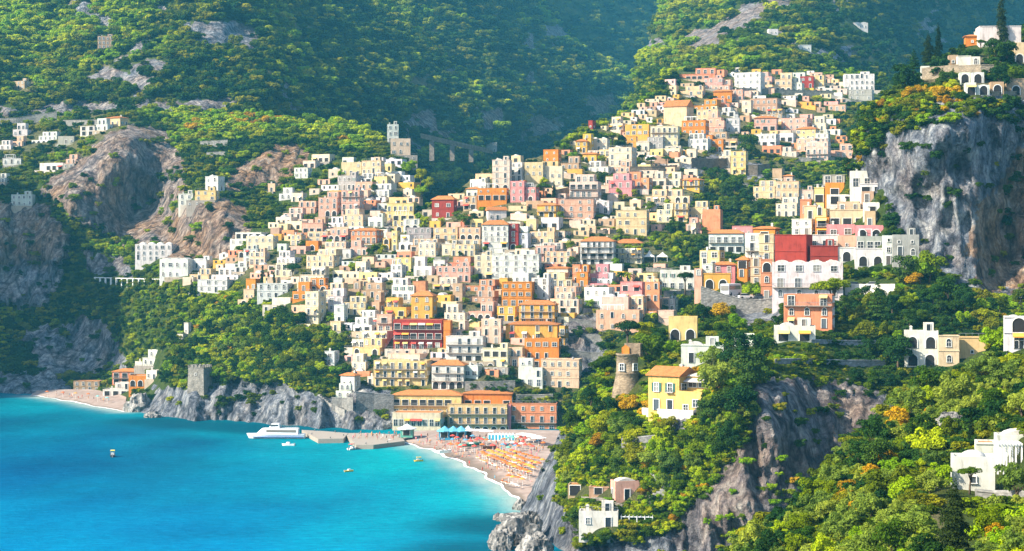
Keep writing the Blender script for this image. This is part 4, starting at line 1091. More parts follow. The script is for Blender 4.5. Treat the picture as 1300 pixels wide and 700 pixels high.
MOUNTAIN_R = '''
1082 29 1102 37 W v w=a r=4 | tiny white arched house high on the shaded blue-green mountainside | mountainside white house
1014 57 1030 64 W x w=t r=4
975 37 988 44 W x w=t r=4
'''
HEAD = '''
1045 222 1076 234 G x w=g r=-14
1048 232 1076 249 O f w=pp r=-16 n=1
1034 238 1051 257 V f w=pw
1080 217 1126 237 W f w=gg r=-8 b=.9 aw=.2 dm=7
1092 233 1126 247 W x w=pp r=-8 dm=7
1094 243 1114 257 B f w=w
1050 247 1090 259 W f w=p r=-10
1016 253 1033 272 S f w=w
1064 256 1098 270 B f w=dp
1096 257 1121 272 W f w=pd
1054 266 1101 287 C f w=pd r=-10 b=1
1098 268 1118 288 B f w=w
1021 261 1042 278 C f
1034 265 1056 288 V f w=dw
1006 278 1037 300 W f w=wtw n=2
1035 276 1056 300 O f w=pp
1050 285 1090 302 L f w=vv r=-12 n=1 | magenta-pink house with wide windows under the tall grey crag | magenta-pink house
1087 286 1124 304 L f w=l r=-8 n=1 p=4 | rose house front with two dark arches at the foot of the crag | two-arched rose house
1064 299 1090 317 P x w=t r=-8
1088 300 1123 318 G f w=gg r=-8
1086 315 1127 338 W f w=l r=-8 n=1
1064 314 1089 332 W x w=l r=-8 n=1
1121 299 1138 336 W x w=wwt r=-8 n=3
1134 298 1169 344 G f w=tat r=-8 n=3 k=.5 | grey-brown tower-like house with round white window beneath the crag | grey-brown tower house
985 298 1033 340 R x w=.. r=-28 n=2 sd=0 k=.55 f=3 | big plain dark red windowless house above the large white vaulted house | big plain red house
1029 312 1067 338 R f w=t. r=-8 n=2
1029 298 1067 316 W f w=wd r=-8 n=1
981 333 1075 381 W v w=agv r=-8 n=3 p=4.2 dm=9 b=.5 | large white house with three low vaults behind the coastal road | large white vaulted house
966 329 983 380 S f w=dal r=-10 n=3 | narrow salmon house front with tall arched niche beside the road | narrow salmon house
953 327 970 374 C f w=dwwd r=-10 n=4
936 326 955 352 O t w=wp
906 333 936 354 L t w=ww n=2 r=-10
893 347 930 367 Y f w=l r=-8 n=1
889 318 921 342 V f w=wv
892 335 910 366 W f w=.dt n=3
883 341 894 366 P x w=.w
964 297 986 332 C f w=wwd n=3 r=-14
946 296 969 330 W f w=wdw n=3 r=-14
957 288 991 304 O t w=p
1000 299 1012 318 W x w=d
'''
NEARH = '''
996 374 1064 417 S x w=dag r=-14 n=3 p=3.6 k=.6 | apricot villa with white bay front and bare ochre wall below the road | apricot villa
983 414 1039 433 W f w=p r=-8 n=1 aw=1
1149 420 1195 465 W f w=ll r=-10 n=2 p=4.4 | white hotel with two storeys of big arched loggias and roof terrace | white loggia hotel
1192 426 1221 465 C x w=aa r=-10 n=2 p=4
1218 428 1253 454 V f w=tt r=-6 n=1 p=4 f=9
721 615 742 629 B x w=p r=-8 n=1 f=3
748 618 776 628 B x w=p r=-8 n=1 f=3
865 438 922 461 W f w=d r=-8 n=1 p=4.6
932 424 960 440 W f w=vv r=-8 n=1
849 402 888 432 V x w=l r=-8 n=1 p=9
735 649 787 671 W f w=w r=-6 n=1 p=3.2 k=.35 f=3 b=0 | long low white house with four dark windows on the cliff terrace | long low white cliff house
776 611 812 635 P v w=w r=12 n=1 p=3.4 f=4
'''
SLOPE = '''
1276 402 1320 443 W f w=gl r=-12 n=2 p=3
1210 580 1270 624 W D w=t. r=-10 n=1 p=5 f=4 sd=0 | white domed villa wing at the front of the slope garden | white domed villa wing
1240 562 1272 586 W x w=. r=-10 n=1 f=3 d=238
1267 553 1330 626 W v w=l. r=-8 n=2 p=4.5 f=4 d=232 sd=0 | white villa block with vaulted roof and open roof terrace | vaulted white villa block
'''
CEM = '''
1244 33 1298 60 W x w=t r=-4 n=1 sd=0 | plain white cemetery church behind a tall cypress on the crag | white cemetery church
1216 71 1234 84 W f w=. r=-6
1169 84 1183 99 W v w=. r=-10
1219 92 1234 106 W v w=l r=-6 n=1 p=3
1234 92 1251 106 W v w=l r=-6 n=1 p=3
1226 105 1241 121 W v w=l r=-6 n=1 p=3
1240 108 1258 121 W v w=l r=-6 n=1 p=3
1288 54 1304 80 C v w=l r=-6 n=1 p=4
1226 44 1245 58 O t w=t r=-6
1232 72 1246 84 W v w=a r=-6 n=1
1279 100 1302 121 B f w=l r=-6 n=1 p=3.5
1205 70 1218 84 B x w=t r=-6
1258 104 1276 120 B x w=l r=-6 n=1
'''
for blk, sh in ((TOWN, 'A'), (LEFT, 'A'), (MOUNTAIN, 'M1'), (MOUNTAIN_R, 'M4'), (HEAD, 'B'), (NEARH, 'B'), (SLOPE, 'C'), (CEM, 'B')):
    for ln in blk.strip().split('\n'):
        if ln.strip(): house(ln, sh)

# ------------------------------------------------------------------ the smallest houses between the others, past the number one would count: one mass
def house_mass():
    g = random.Random(77); core = [(245, 348), (330, 305), (440, 208), (500, 208), (540, 272), (600, 240), (640, 208), (700, 200), (790, 152), (860, 98), (930, 90), (1050, 96), (1088, 118), (1062, 140), (1085, 205), (1000, 206), (930, 172), (872, 205), (880, 260), (830, 300), (745, 300), (742, 340), (840, 345), (840, 392), (722, 400), (712, 470), (480, 492), (440, 470), (446, 425), (380, 404), (330, 374), (255, 372), (205, 345)]
    xs = [p[0] for p in core]; ys = [p[1] for p in core]; V, Fc, mi, tint = [], [], [], []; mine = []
    wx, wy = [], []
    tries = [(g.uniform(min(xs), max(xs)), g.uniform(min(ys), max(ys))) for _ in range(8000)]
    A = np.array(tries); ok = inpoly(A[:, 0], A[:, 1], core); tries = [t for t, o in zip(tries, ok) if o]
    gd = SA.depth(np.array([t[0] for t in tries]), np.array([t[1] for t in tries]))
    n = 0
    for (x, y), d in zip(tries, gd):
        far = .7 if y < 190 else 1.0; pw, ph = g.uniform(11, 27) * far, g.uniform(6, 10.5) * far; x0, x1, y0, y1 = x - pw / 2, x + pw / 2, y - ph, y; bad = False
        for (a, b, c, e, dist) in HRECT:
            ox, oy = min(x1, c) - max(x0, a), min(y1, e) - max(y0, b)
            if ox > 0 and oy > 0 and dist > d - 6 and ox * oy > .16 * min(pw * ph, (c - a) * (e - b)): bad = True; break
            if ox > 0 and oy > 0 and ox * oy > .6 * pw * ph: bad = True; break
        if bad: continue
        for (a, b, c, e) in mine:
            ox, oy = min(x1, c) - max(x0, a), min(y1, e) - max(y0, b)
            if ox > 0 and oy > 0 and ox * oy > .22 * pw * ph: bad = True; break
        if bad: continue
        mine.append((x0, y0, x1, y1)); n += 1
        s = d / F; w, h = pw * s, ph * s; dp = min(8, max(3.5, w * g.uniform(.5, .8))); a = rad(-g.uniform(8, 30)); o = ray(x, y, d); ca, sa = math.cos(a), math.sin(a)
        col = g.choice([PAL['C'], PAL['C'], (.63, .52, .39), (.63, .52, .39), (.63, .46, .36), (.62, .6, .57), (.62, .6, .57), PAL['P'], PAL['P'], PAL['S'], PAL['V'], PAL['B'], PAL['Y'], (.58, .46, .36)]); col = tuple(v * g.uniform(.88, 1.05) for v in col)
        def put(vs, fs, m, c):
            k = len(V)
            for (px, py, pz) in vs: V.append((o.x + px * ca - py * sa, o.y + px * sa + py * ca, o.z + pz)); tint.extend([*c, 1])
            for f in fs: Fc.append(tuple(i + k for i in f)); mi.append(m)
        b = MB(); xx = w / 2; t = .25; oo = [(-xx, 0), (xx, 0), (xx, dp), (-xx, dp)]; ii = [(-xx + t, t), (xx - t, t), (xx - t, dp - t), (-xx + t, dp - t)]
        vs = [(p, q, -6) for p, q in oo] + [(p, q, h) for p, q in oo] + [(p, q, h) for p, q in ii] + [(p, q, h - .5) for p, q in ii]
        put(vs, [(i, (i + 1) % 4, (i + 1) % 4 + 4, i + 4) for i in range(4)] + [(i + 4, (i + 1) % 4 + 4, (i + 1) % 4 + 8, i + 8) for i in range(4)] + [(i + 8, (i + 1) % 4 + 8, (i + 1) % 4 + 12, i + 12) for i in range(4)] + [(12, 13, 14, 15)], 0, col)
        fl = max(1, round(h / 3.2)); m = max(1, int(w / 2.8))
        for i in range(fl):
            kind_ = g.choice('wwdap')
            for j in range(m):
                if g.random() < .15: continue
                ww, wh, zb = {'w': (.9, 1.3, .9), 'd': (1.1, 2.1, .05), 'a': (1.0, 1.7, .5), 'p': (1.8, 1.9, .05)}[kind_]; cx = -xx + w * (j + .5) / m + g.uniform(-.2, .2); zz = i * h / fl + zb; wh = min(wh, h / fl - zb - .25)
                pts = [(cx - ww / 2, zz), (cx + ww / 2, zz), (cx + ww / 2, zz + wh), (cx - ww / 2, zz + wh)]
                put([(p, -.10, q) for p, q in pts] + [(p, .02, q) for p, q in pts], [(0, 1, 2, 3)] + [((k + 1) % 4, k, k + 4, (k + 1) % 4 + 4) for k in range(4)], 1, col)
                if kind_ in 'dp' and i and g.random() < .6: put([(cx - 1.1, -1, zz - .15), (cx + 1.1, -1, zz - .15), (cx + 1.1, 0, zz - .15), (cx - 1.1, 0, zz - .15), (cx - 1.1, -1, zz + .8), (cx + 1.1, -1, zz + .8), (cx + 1.1, -.93, zz + .8), (cx - 1.1, -.93, zz + .8)], [(0, 3, 2, 1), (0, 1, 5, 4), (4, 5, 6, 7), (7, 6, 2, 3)], 0, (.5, .48, .45))
        if g.random() < .25:
            r_ = min(w * .5, 3.2); q = [(r_ / 2 * math.cos(math.pi * i / 6) - w * .12, h - .5 + r_ * .45 * math.sin(math.pi * i / 6)) for i in range(7)]
            put([(p, dp * .2, z) for p, z in q] + [(p, dp * .8, z) for p, z in q], [tuple(range(7)), tuple(range(13, 6, -1))] + [(i + 1, i, i + 7, i + 8) for i in range(6)], 0, (.6, .58, .54))
    me = D.meshes.new('mass_of_small_houses'); me.from_pydata(V, [], Fc); me.materials.append(M['mass']); me.materials.append(M['glass']); me.polygons.foreach_set('material_index', mi)
    me.color_attributes.new('tint', 'FLOAT_COLOR', 'POINT').data.foreach_set('color', tint); me.update()
    ob = obj('mass_of_small_houses', me); ob['kind'] = 'stuff'
    for r_ in mine: HRECT.append((*r_, float(SA.t(np.array([(r_[0] + r_[2]) / 2]), np.array([r_[3]]))[0])))
    print('small houses', n)
house_mass()
# ------------------------------------------------------------------ the villa on the headland, towers, viaduct, walls
MISC = []            # (object, screen x, screen y) with finished labels
def done(o, label, cat, group=None): tag(o, label, cat, group); return o
LAND = []            # landmarks for the labels: (x, y, short)

def gable_villa():
    p = ground(846, 522, 'B'); a = rad(-36); root = empty('villa', p + Vector((-.6, 0, 0)), a); root.scale = (1.2, 1.2, 1.06)
    col = (.67, .44, .14); w, dp, h = 6.6, 6.2, 7.2
    obj('wall', body_mesh(w, dp, h, .1, 2.5), root, col=col)
    ro = obj('roof', hip_roof(w, dp, h, 1.7, .4, gable=True), root, col=TILE); obj('chimney', CHIM, ro, (1.2, 4.4, h + .9), col=PAL['W'])
    for s in (-1, 1):
        g = MB(); x0, x1 = s * w / 2, s * (w / 2 - .3)
        g.add([(x0, 0, h - .02), (x0, dp, h - .02), (x0, dp / 2, h + 1.75), (x1, 0, h - .02), (x1, dp, h - .02), (x1, dp / 2, h + 1.75)], [(0, 1, 2), (5, 4, 3), (0, 3, 4, 1), (1, 4, 5, 2), (2, 5, 3, 0)])
        obj('gable', g.mesh('gable', [M['plaster']]), root, col=col)
    for x in (-1.5, 1.4):
        obj('window', OPEN['s'], root, (x, 0, 4.0), 0, None, (1, 1, 1.15)); obj('door', OPEN['d'], root, (x, 0, .1), 0); obj('balcony', BALC[2.0], root, (x, 0, 3.9), 0, None, (.8, .6, .6)) if x > 0 else None
    obj('window', OPEN['t'], root, (w / 2, dp / 2, h - .1), rad(90)); obj('window', OPEN['v'], root, (w / 2, 1.6, 4.1), rad(90))
    wg = obj('wing', body_mesh(5.4, 6.6, 4.4, .7, 5), root, (w / 2 + 2.75, -1.2, 0), col=tri(col, 1.05))
    obj('roof', flat_roof(5.4, 6.6, 3.7), wg, col=(.6, .5, .4))
    for x, z in ((-.6, .2), (1.4, 1.3)): obj('window', OPEN['w'], wg, (x, 0, z), 0)
    obj('window', OPEN['v'], wg, (2.7, 2.0, 1.0), rad(90)); obj('door', OPEN['g'], wg, (2.7, 4.6, .1), rad(90))
    up = obj('upper_wall', body_mesh(4.6, 3.4, 2.9, .1, .3), root, (w / 2 + 2.4, 2.6, 4.3), col=col); obj('roof', hip_roof(4.6, 3.4, 2.9, .5, .3), up, col=(.66, .58, .5))
    for x in (-1.1, 1.1): obj('window', OPEN['v'], up, (x, 0, .7), 0)
    obj('awning', AWN, up, (0, 0, 2.5), 0, (.45, .42, .4), (4.4, 1, .8))
    HRECT.append((822, 457, 892, 524, p.y))
    BUILT.append(dict(o=root, x=857, y=490, x0=822, x1=892, y0=457, y1=524, c='V', fl=2, roof='y', d=p.y, kind='villa', label='pale yellow villa with orange gabled roof on the wooded headland', short='orange-roofed yellow villa', w=12))
gable_villa()

def round_tower():
    p = ground(797, 497, 'B'); s = p.y / F; r = 14 * s; h = 53 * s
    root = empty('watch_tower', p + Vector((0, 2, -1)), rad(-20)); b = MB()
    b.lathe([(r * 1.55, -3), (r * 1.35, h * .12), (r * 1.12, h * .38), (r * 1.03, h * .5), (r * 1.06, h * .51), (r * 1.06, h * .535), (r, h * .54), (r * .98, h * .95), (r * 1.05, h * .96), (r * 1.05, h), (r * .9, h), (r * .9, h * .96)], 28, cap=True)
    obj('wall', b.mesh('wall', [M['stone']], True), root, col=(.46, .35, .24))
    for a in (-12, 60, 200): obj('window', OPEN['w'], root, (r * 1.0 * math.sin(rad(a)), -r * 1.0 * math.cos(rad(a)), h * .6), rad(a), None, (1.2, 1.4, 1.1))
    u = obj('lookout_wall', body_mesh(r * 1.5, r * 1.0, h * .27, .2, .5, matl='stone'), root, (r * .5, -r * .1, h * .97), col=(.40, .30, .21))
    g = MB(); g.prism([(-r * .36, 0), (r * .36, 0), (r * .36, h * .17), (0, h * .24), (-r * .36, h * .17)], -.35, .0); obj('gable', g.mesh('gable', [M['plaster']]), root, (-r * .1, -r * .12, h * .97), col=PAL['O'])
    done(root, 'round stone watch tower with flared base and ochre lookout on the headland', 'tower'); LAND.append((797, 462, 'round stone tower'))
    HRECT.append((778, 428, 818, 498, p.y))
round_tower()
def square_tower():
    p = ground(254, 491, 'A'); s = p.y / F; w = 23 * s; h = 25 * s; root = empty('castle_tower', p, rad(-20)); b = MB(); x = w / 2
    vs = [(-x * 1.06, -x * 1.06, -6), (x * 1.06, -x * 1.06, -6), (x * 1.06, x * 1.06, -6), (-x * 1.06, x * 1.06, -6)] + [(-x * .94, -x * .94, h), (x * .94, -x * .94, h), (x * .94, x * .94, h), (-x * .94, x * .94, h)]
    b.add(vs, [(3, 2, 1, 0), (4, 5, 6, 7), (0, 1, 5, 4), (1, 2, 6, 5), (2, 3, 7, 6), (3, 0, 4, 7)]); obj('wall', b.mesh('wall', [M['stone']]), root, col=(.42, .39, .35))
    for i in range(5):
        for (ax, ay) in ((-1 + i * .5, -1), (-1 + i * .5, 1), (-1, -1 + i * .5), (1, -1 + i * .5)):
            if abs(ax) == 1 and abs(ay) == 1 and not (ay == -1 or ay == 1): continue
            c = MB(); c.box(-.45, .45, -.3, .3, -.2, .9); obj('merlon', c.mesh('merlon', [M['stone']]), root, (ax * x * .88, ay * x * .88, h), col=(.42, .39, .35))
    obj('window', OPEN['t'], root, (0, -x * .98, h * .6), 0)
    done(root, 'square battlemented stone tower standing on the sea cliff', 'tower'); LAND.append((254, 478, 'square cliff tower'))
    HRECT.append((240, 464, 268, 491, p.y))
square_tower()
def viaduct():
    pts = [ray(534, 171, 1330), ray(560, 177, 1345), ray(590, 184, 1365), ray(622, 190.5, 1390)]
    root = empty('viaduct', pts[0]); o = pts[0]
    b = MB(); vs = []
    for q in pts: vs += [q - o + Vector((0, 0, 0)), q - o + Vector((0, 0, -2.4)), q - o + Vector((2, 9, -2.4)), q - o + Vector((2, 9, 0))]
    b.add(vs, [(0, 1, 2, 3)] + [(4 * i + k, 4 * i + 4 + k, 4 * i + 4 + (k + 1) % 4, 4 * i + (k + 1) % 4)[::-1] for i in range(3) for k in range(4)] + [(15, 14, 13, 12)])
    obj('deck', b.mesh('deck', [M['stone']]), root, col=(.5, .38, .29))
    b = MB(); vs = []
    for q in pts: vs += [q - o + Vector((0, -.3, .9)), q - o + Vector((0, -.3, -.4)), q - o + Vector((0, .1, -.4)), q - o + Vector((0, .1, .9))]
    b.add(vs, [(0, 1, 2, 3)] + [(4 * i + k, 4 * i + 4 + k, 4 * i + 4 + (k + 1) % 4, 4 * i + (k + 1) % 4)[::-1] for i in range(3) for k in range(4)] + [(15, 14, 13, 12)])
    obj('parapet', b.mesh('parapet', [M['stone']]), root, col=(.55, .42, .33))
    for px, py, hh, d in ((548, 174.5, 16, 1338), (574, 180.5, 13, 1354), (598, 186, 11, 1370)):
        q = ray(px, py, d); c = MB(); c.box(-1.6, 1.6, .5, 7.5, -hh, -2.35); obj('pier', c.mesh('pier', [M['stone']]), root, q - o, col=(.42, .36, .31))
    done(root, 'stone road viaduct on tall piers crossing the shaded gully', 'viaduct'); LAND.append((580, 182, 'stone viaduct'))
viaduct()

def wall_run(pts, sheet, hpx, col, label, name='retaining_wall', cat='wall', thick=.8, matl='stone', down=5, d=None):
    P = [ground(x, y, sheet) if d is None else ray(x, y, d) for x, y in pts]; o = P[0]; s = o.y / F; h = hpx * s
    root = empty(name, o); L = [q - o for q in P]
    def strip(z0, z1, t0, t1):
        b = MB(); vs = []
        for q in L: vs += [q + Vector((0, t0, z1)), q + Vector((0, t0, z0)), q + Vector((0, t1, z0)), q + Vector((0, t1, z1))]
        n = len(L); b.add(vs, [(0, 1, 2, 3)] + [(4 * i + k, 4 * i + 4 + k, 4 * i + 4 + (k + 1) % 4, 4 * i + (k + 1) % 4)[::-1] for i in range(n - 1) for k in range(4)] + [tuple(4 * n - 1 - k for k in range(4))]); return b
    obj('wall', strip(-down, h, 0, thick).mesh('wall', [M[matl]]), root, col=col)
    obj('coping', strip(h, h + .18, -.12, thick + .1).mesh('coping', [M[matl]]), root, col=tri(col, 1.25))
    WALLS.append(dict(o=root, x=sum(x for x, _ in pts) / len(pts), y=pts[0][1] - hpx / 2, label=label, cat=cat, col=col)); return root
WALLS = []
GR, BR, PL = (.34, .33, .32), (.30, .24, .19), (.62, .6, .56)
wall_run([(890, 371), (905, 376), (922, 382), (942, 387), (965, 388), (990, 385)], 'B', 7, (.45, .43, .41), 'curved pale parapet wall of the coastal road in front of the salmon houses', 'road_wall', down=9, d=527)
wall_run([(1073, 375), (1100, 376), (1136, 376)], 'B', 14, PL, 'white garden wall right of the white vaulted house', matl='plaster')
wall_run([(1030, 437), (1070, 438), (1112, 438)], 'B', 5, (.42, .44, .47), 'upper grey balustrade wall of the dark terraced garden', down=1)
wall_run([(984, 463), (1020, 462), (1070, 464), (1125, 464)], 'B', 6, (.42, .43, .45), 'lower grey wall of the dark terraced garden above the near cliff', down=2)
wall_run([(789, 576), (812, 576), (831, 574)], 'B', 20, (.34, .33, .33), 'ruined grey stone wall among trees on the headland')
wall_run([(738, 640), (765, 642), (790, 650)], 'B', 8, (.36, .32, .28), 'low stone terrace wall above the long white cliff house')
wall_run([(815, 530), (840, 532), (880, 534)], 'B', 11, (.52, .5, .47), 'pale terrace wall below the orange-roofed yellow villa', matl='plaster')
wall_run([(-5, 161), (20, 160), (45, 156), (72, 152)], 'A', 10, (.38, .37, .36), 'grey arcaded road wall at the far left edge of the mountain')
wall_run([(80, 160), (110, 160), (160, 158)], 'A', 7, GR, 'grey road wall behind the white western houses')
wall_run([(150, 146), (200, 147), (260, 149), (320, 151)], 'A', 3, GR, 'thin road wall along the top of the western plateau')
wall_run([(320, 151), (380, 156), (430, 162), (485, 176)], 'A', 3, GR, 'thin road wall bending down towards the white tower houses')
wall_run([(254, 188), (275, 187), (289, 186)], 'A', 8, (.42, .41, .4), 'upper grey concrete wall in the woods of the western plateau')
wall_run([(262, 201), (286, 200)], 'A', 7, (.4, .39, .38), 'lower grey concrete wall in the woods of the western plateau')
wall_run([(878, 215), (905, 216), (930, 215)], 'A', 14, BR, 'dark brown retaining wall above the ravine trees')
wall_run([(948, 222), (962, 222), (978, 220)], 'A', 12, BR, 'brown retaining wall right of the narrow pale yellow house')
wall_run([(800, 222), (828, 222), (860, 220)], 'A', 10, BR, 'dark stone wall under the row of small umbrella pines')
wall_run([(704, 254), (722, 250), (740, 236)], 'A', 12, (.34, .27, .2), 'sloping brown stone ramp wall above the long pale pink villa')
wall_run([(590, 497), (620, 497), (654, 496)], 'A', 12, GR, 'grey wall between seafront roofs and the cream houses')
wall_run([(655, 513), (680, 513), (702, 512)], 'A', 11, (.5, .47, .43), 'pale stone wall above the coral beachfront hotel')
wall_run([(421, 522), (434, 523), (448, 522)], 'A', 17, (.36, .35, .34), 'grey buttress wall on the cliff above the jetty')
wall_run([(452, 520), (475, 522), (500, 524)], 'A', 22, (.28, .28, .29), 'dark grey wall left of the orange-roofed seafront hotel')
wall_run([(722, 430), (745, 432), (770, 432)], 'A', 7, GR, 'upper terrace wall right of the bright yellow houses')
wall_run([(722, 452), (750, 455), (775, 455)], 'A', 7, GR, 'middle terrace wall right of the bright yellow houses')
wall_run([(740, 400), (752, 401), (770, 401)], 'A', 8, GR, 'grey wall under the white houses near the peach palace')
wall_run([(820, 345), (850, 346), (890, 344)], 'A', 5, (.46, .42, .38), 'pale garden wall in front of the hanging gardens')
wall_run([(843, 379), (865, 379), (888, 377)], 'A', 9, GR, 'grey road wall behind the single umbrella pine')
wall_run([(750, 296), (768, 297), (784, 296)], 'A', 4, (.5, .4, .32), 'pale brown wall of the small garden left of the cream hotel')
wall_run([(1010, 205), (1030, 206), (1060, 205)], 'A', 5, GR, 'grey terrace wall below the white balconied houses of the upper town')
wall_run([(940, 118), (980, 120), (1060, 122)], 'A', 6, (.3, .3, .28), 'long grey terrace wall in the top row of the upper town')
wall_run([(1056, 127), (1080, 133), (1112, 136)], 'A', 6, GR, 'grey terrace wall below the isolated white arched hotel')
wall_run([(910, 232), (930, 236), (950, 237)], 'A', 4, GR, 'low wall among the ravine trees')
wall_run([(540, 330), (560, 331), (570, 330)], 'A', 4, GR, 'short grey wall between white houses beside the long many-windowed house')
wall_run([(722, 410), (740, 412), (770, 413)], 'A', 5, GR, 'topmost garden terrace wall right of the red-roofed yellow house')
wall_run([(1171, 101), (1195, 99), (1217, 97)], 'B', 14, (.42, .34, .25), 'tan stone terrace wall of the cemetery behind the pines')
wall_run([(1217, 93), (1245, 92), (1262, 92)], 'B', 9, (.42, .35, .27), 'tan cemetery terrace wall above the white tombs')
wall_run([(1259, 122), (1280, 122), (1302, 121)], 'B', 5, (.42, .34, .25), 'lowest tan cemetery wall at the right edge of the crag')
wall_run([(1240, 632), (1262, 634), (1300, 634)], 'C', 8, (.36, .35, .34), 'dark garden wall under the white domed villa')

def colonnade():
    P = [ground(120, 358, 'A'), ground(207, 358, 'A')]; o = P[0]; v = P[1] - P[0]; L = v.length; s = o.y / F; h = 5 * s
    root = empty('colonnade', o, math.atan2(v.y, v.x)); b = MB(); b.box(0, L, -.3, .3, h, h + .35); b.box(0, L, 3.0, 3.5, h, h + .35); b.box(0, .3, .3, 3.0, h, h + .35); obj('beam', b.mesh('beam', [M['white']]), root)
    c = MB(); c.box(-.35, .35, -.35, .35, -3, h + .02); cm = c.mesh('column', [M['white']])
    for i in range(13): obj('column', cm, root, (.4 + (L - .8) * i / 12, 0, 0))
    done(root, 'long white garden colonnade on a ledge below the white domed house', 'colonnade'); LAND.append((163, 355, 'white garden colonnade'))
colonnade()
def pergola_thing(x0, x1, y1, hpx, sheet, label, d=None, col=None):
    p = ground((x0 + x1) / 2, y1, sheet) if d is None else ray((x0 + x1) / 2, y1, d); s = p.y / F; w = (x1 - x0) * s; h = hpx * s; root = empty('garden_pergola', p, rad(-6)); c = MB(); c.box(-.09, .09, -.09, .09, -1.5, h); pm = c.mesh('post', [M['white']])
    for i in range(5):
        for y in (0, 2.6): obj('post', pm, root, (-w / 2 + .1 + (w - .2) * i / 4, y, 0))
    b = MB(); b.box(-w / 2, w / 2, -.1, .1, h, h + .16); b.box(-w / 2, w / 2, 2.5, 2.7, h, h + .16)
    for i in range(9): x = -w / 2 + .05 + (w - .2) * i / 8; b.box(x, x + .1, -.4, 3.0, h + .16, h + .28)
    obj('roof_frame', b.mesh('roof_frame', [M['white']]), root); done(root, label, 'pergola')
pergola_thing(788, 829, 669, 12, 'B', 'white post pergola attached to the right of the long white cliff house')
pergola_thing(1266, 1298, 586, 20, 'C', 'brown roof terrace pergola on the white domed villa', d=226)
def stair_path(pts, sheet, label):
    P = [ground(x, y, sheet) for x, y in pts]; o = P[0].copy(); root = empty('stairway', o); 
    for a, b_ in zip(P, P[1:]):
        n = max(4, int((b_ - a).length / .9)); v = (b_ - a); m = MB(); vs = []
        nrm = Vector((-v.y, v.x, 0)).normalized() * .9
        for i in range(n):
            q0, q1 = a - o + v * (i / n), a - o + v * ((i + 1) / n); z = max(q0.z, q1.z) + .35
            vs += [(q0 - nrm).xy[:] + (z,), (q0 + nrm).xy[:] + (z,), (q1 + nrm).xy[:] + (z,), (q1 - nrm).xy[:] + (z,)]
        k = len(vs) // 4; fs = [(4 * i, 4 * i + 1, 4 * i + 2, 4 * i + 3) for i in range(k)] + [(4 * i + 3, 4 * i + 2, 4 * i + 5, 4 * i + 4) for i in range(k - 1)]
        base = [(x, y, z - 2.5) for x, y, z in vs]; nb = len(vs); vs2 = vs + base
        for i in range(k):
            fs += [(4 * i, 4 * i + 3, 4 * i + 3 + nb, 4 * i + nb), (4 * i + 2, 4 * i + 1, 4 * i + 1 + nb, 4 * i + 2 + nb)]
        fs += [(1, 0, nb, nb + 1), (4 * k - 1, 4 * k - 2, nb + 4 * k - 2, nb + 4 * k - 1)]
        m.add(vs2, fs); obj('flight', m.mesh('flight', [M['stone']]), root, col=(.5, .48, .46))
    done(root, label, 'stairs')
stair_path([(805, 592), (838, 607), (852, 617), (824, 634)], 'B', 'zigzag stone stairway down the headland above the near cliff')
stair_path([(405, 502), (418, 512), (440, 522)], 'A', 'pale footpath stairs along the cliff above the jetty')

# ------------------------------------------------------------------ sea rocks
def boulder(px, py, z, rx, ry, rz, seed, label, name='sea_rock', m='rock', at=None):
    p = at or sea(px, py, z); bm = bmesh.new(); bmesh.ops.create_icosphere(bm, subdivisions=5, radius=1)
    V = np.array([v.co[:] for v in bm.verts]); q = V * 1.3 + seed
    f = 1 + .34 * ridged(q, 4) + .22 * fbm(q * 2.2, 4); step = np.round(V[:, 2] * 4 + fbm(q, 2)) / 4
    for v, k, s in zip(bm.verts, f, step): v.co = Vector((v.co.x * rx * k, v.co.y * ry * k, (v.co.z * .6 + s * .4) * rz * k))
    me = D.meshes.new('boulder'); bm.to_mesh(me); bm.free(); me.materials.append(M[m]); o = obj(name, me, None, p, rad(seed * 37)); done(o, label, 'rock'); return o
boulder(655, 690, 0, 5.2, 4.5, 5.0, 1, 'large grey boulder in the sea at the foot of the headland')
boulder(673, 676, 1, 2.6, 2.6, 4.2, 2, 'tall grey boulder wedged between the headland and the sea rocks')
boulder(636, 697, 0, 3.0, 2.6, 3.4, 3, 'dark grey boulder at the lower edge of the sea beside the headland')
boulder(680, 698, 1, 3.4, 3, 3, 4, 'pale grey boulder under the headland cliff')
boulder(654, 661, 0, 4.2, 2.4, 1.7, 5, 'low flat rock reaching into the sea below the beach')
boulder(634, 660, 0, 1.5, 1.3, 1.4, 6, 'small dark rock at the tip of the low flat rock')
boulder(661, 647, 0, 2.0, 1.8, 2.2, 7, 'brown rock at the near end of the main beach')
boulder(176, 522, 0, 6.0, 5, 6.0, 8, 'dark rock outcrop at the near end of the far beach')
boulder(194, 530, 0, 3, 3, 2.2, 9, 'low rock between the far beach and the sea cliff')
boulder(95, 497, 0, 2.4, 2.2, 2.2, 10, 'grey boulder on the far beach')
boulder(1206, 547, 0, 2.0, 1.7, 1.5, 11, 'pale limestone outcrop among the trees of the near slope', at=ground(1206, 546, 'C') + Vector((0, 0, .6)))

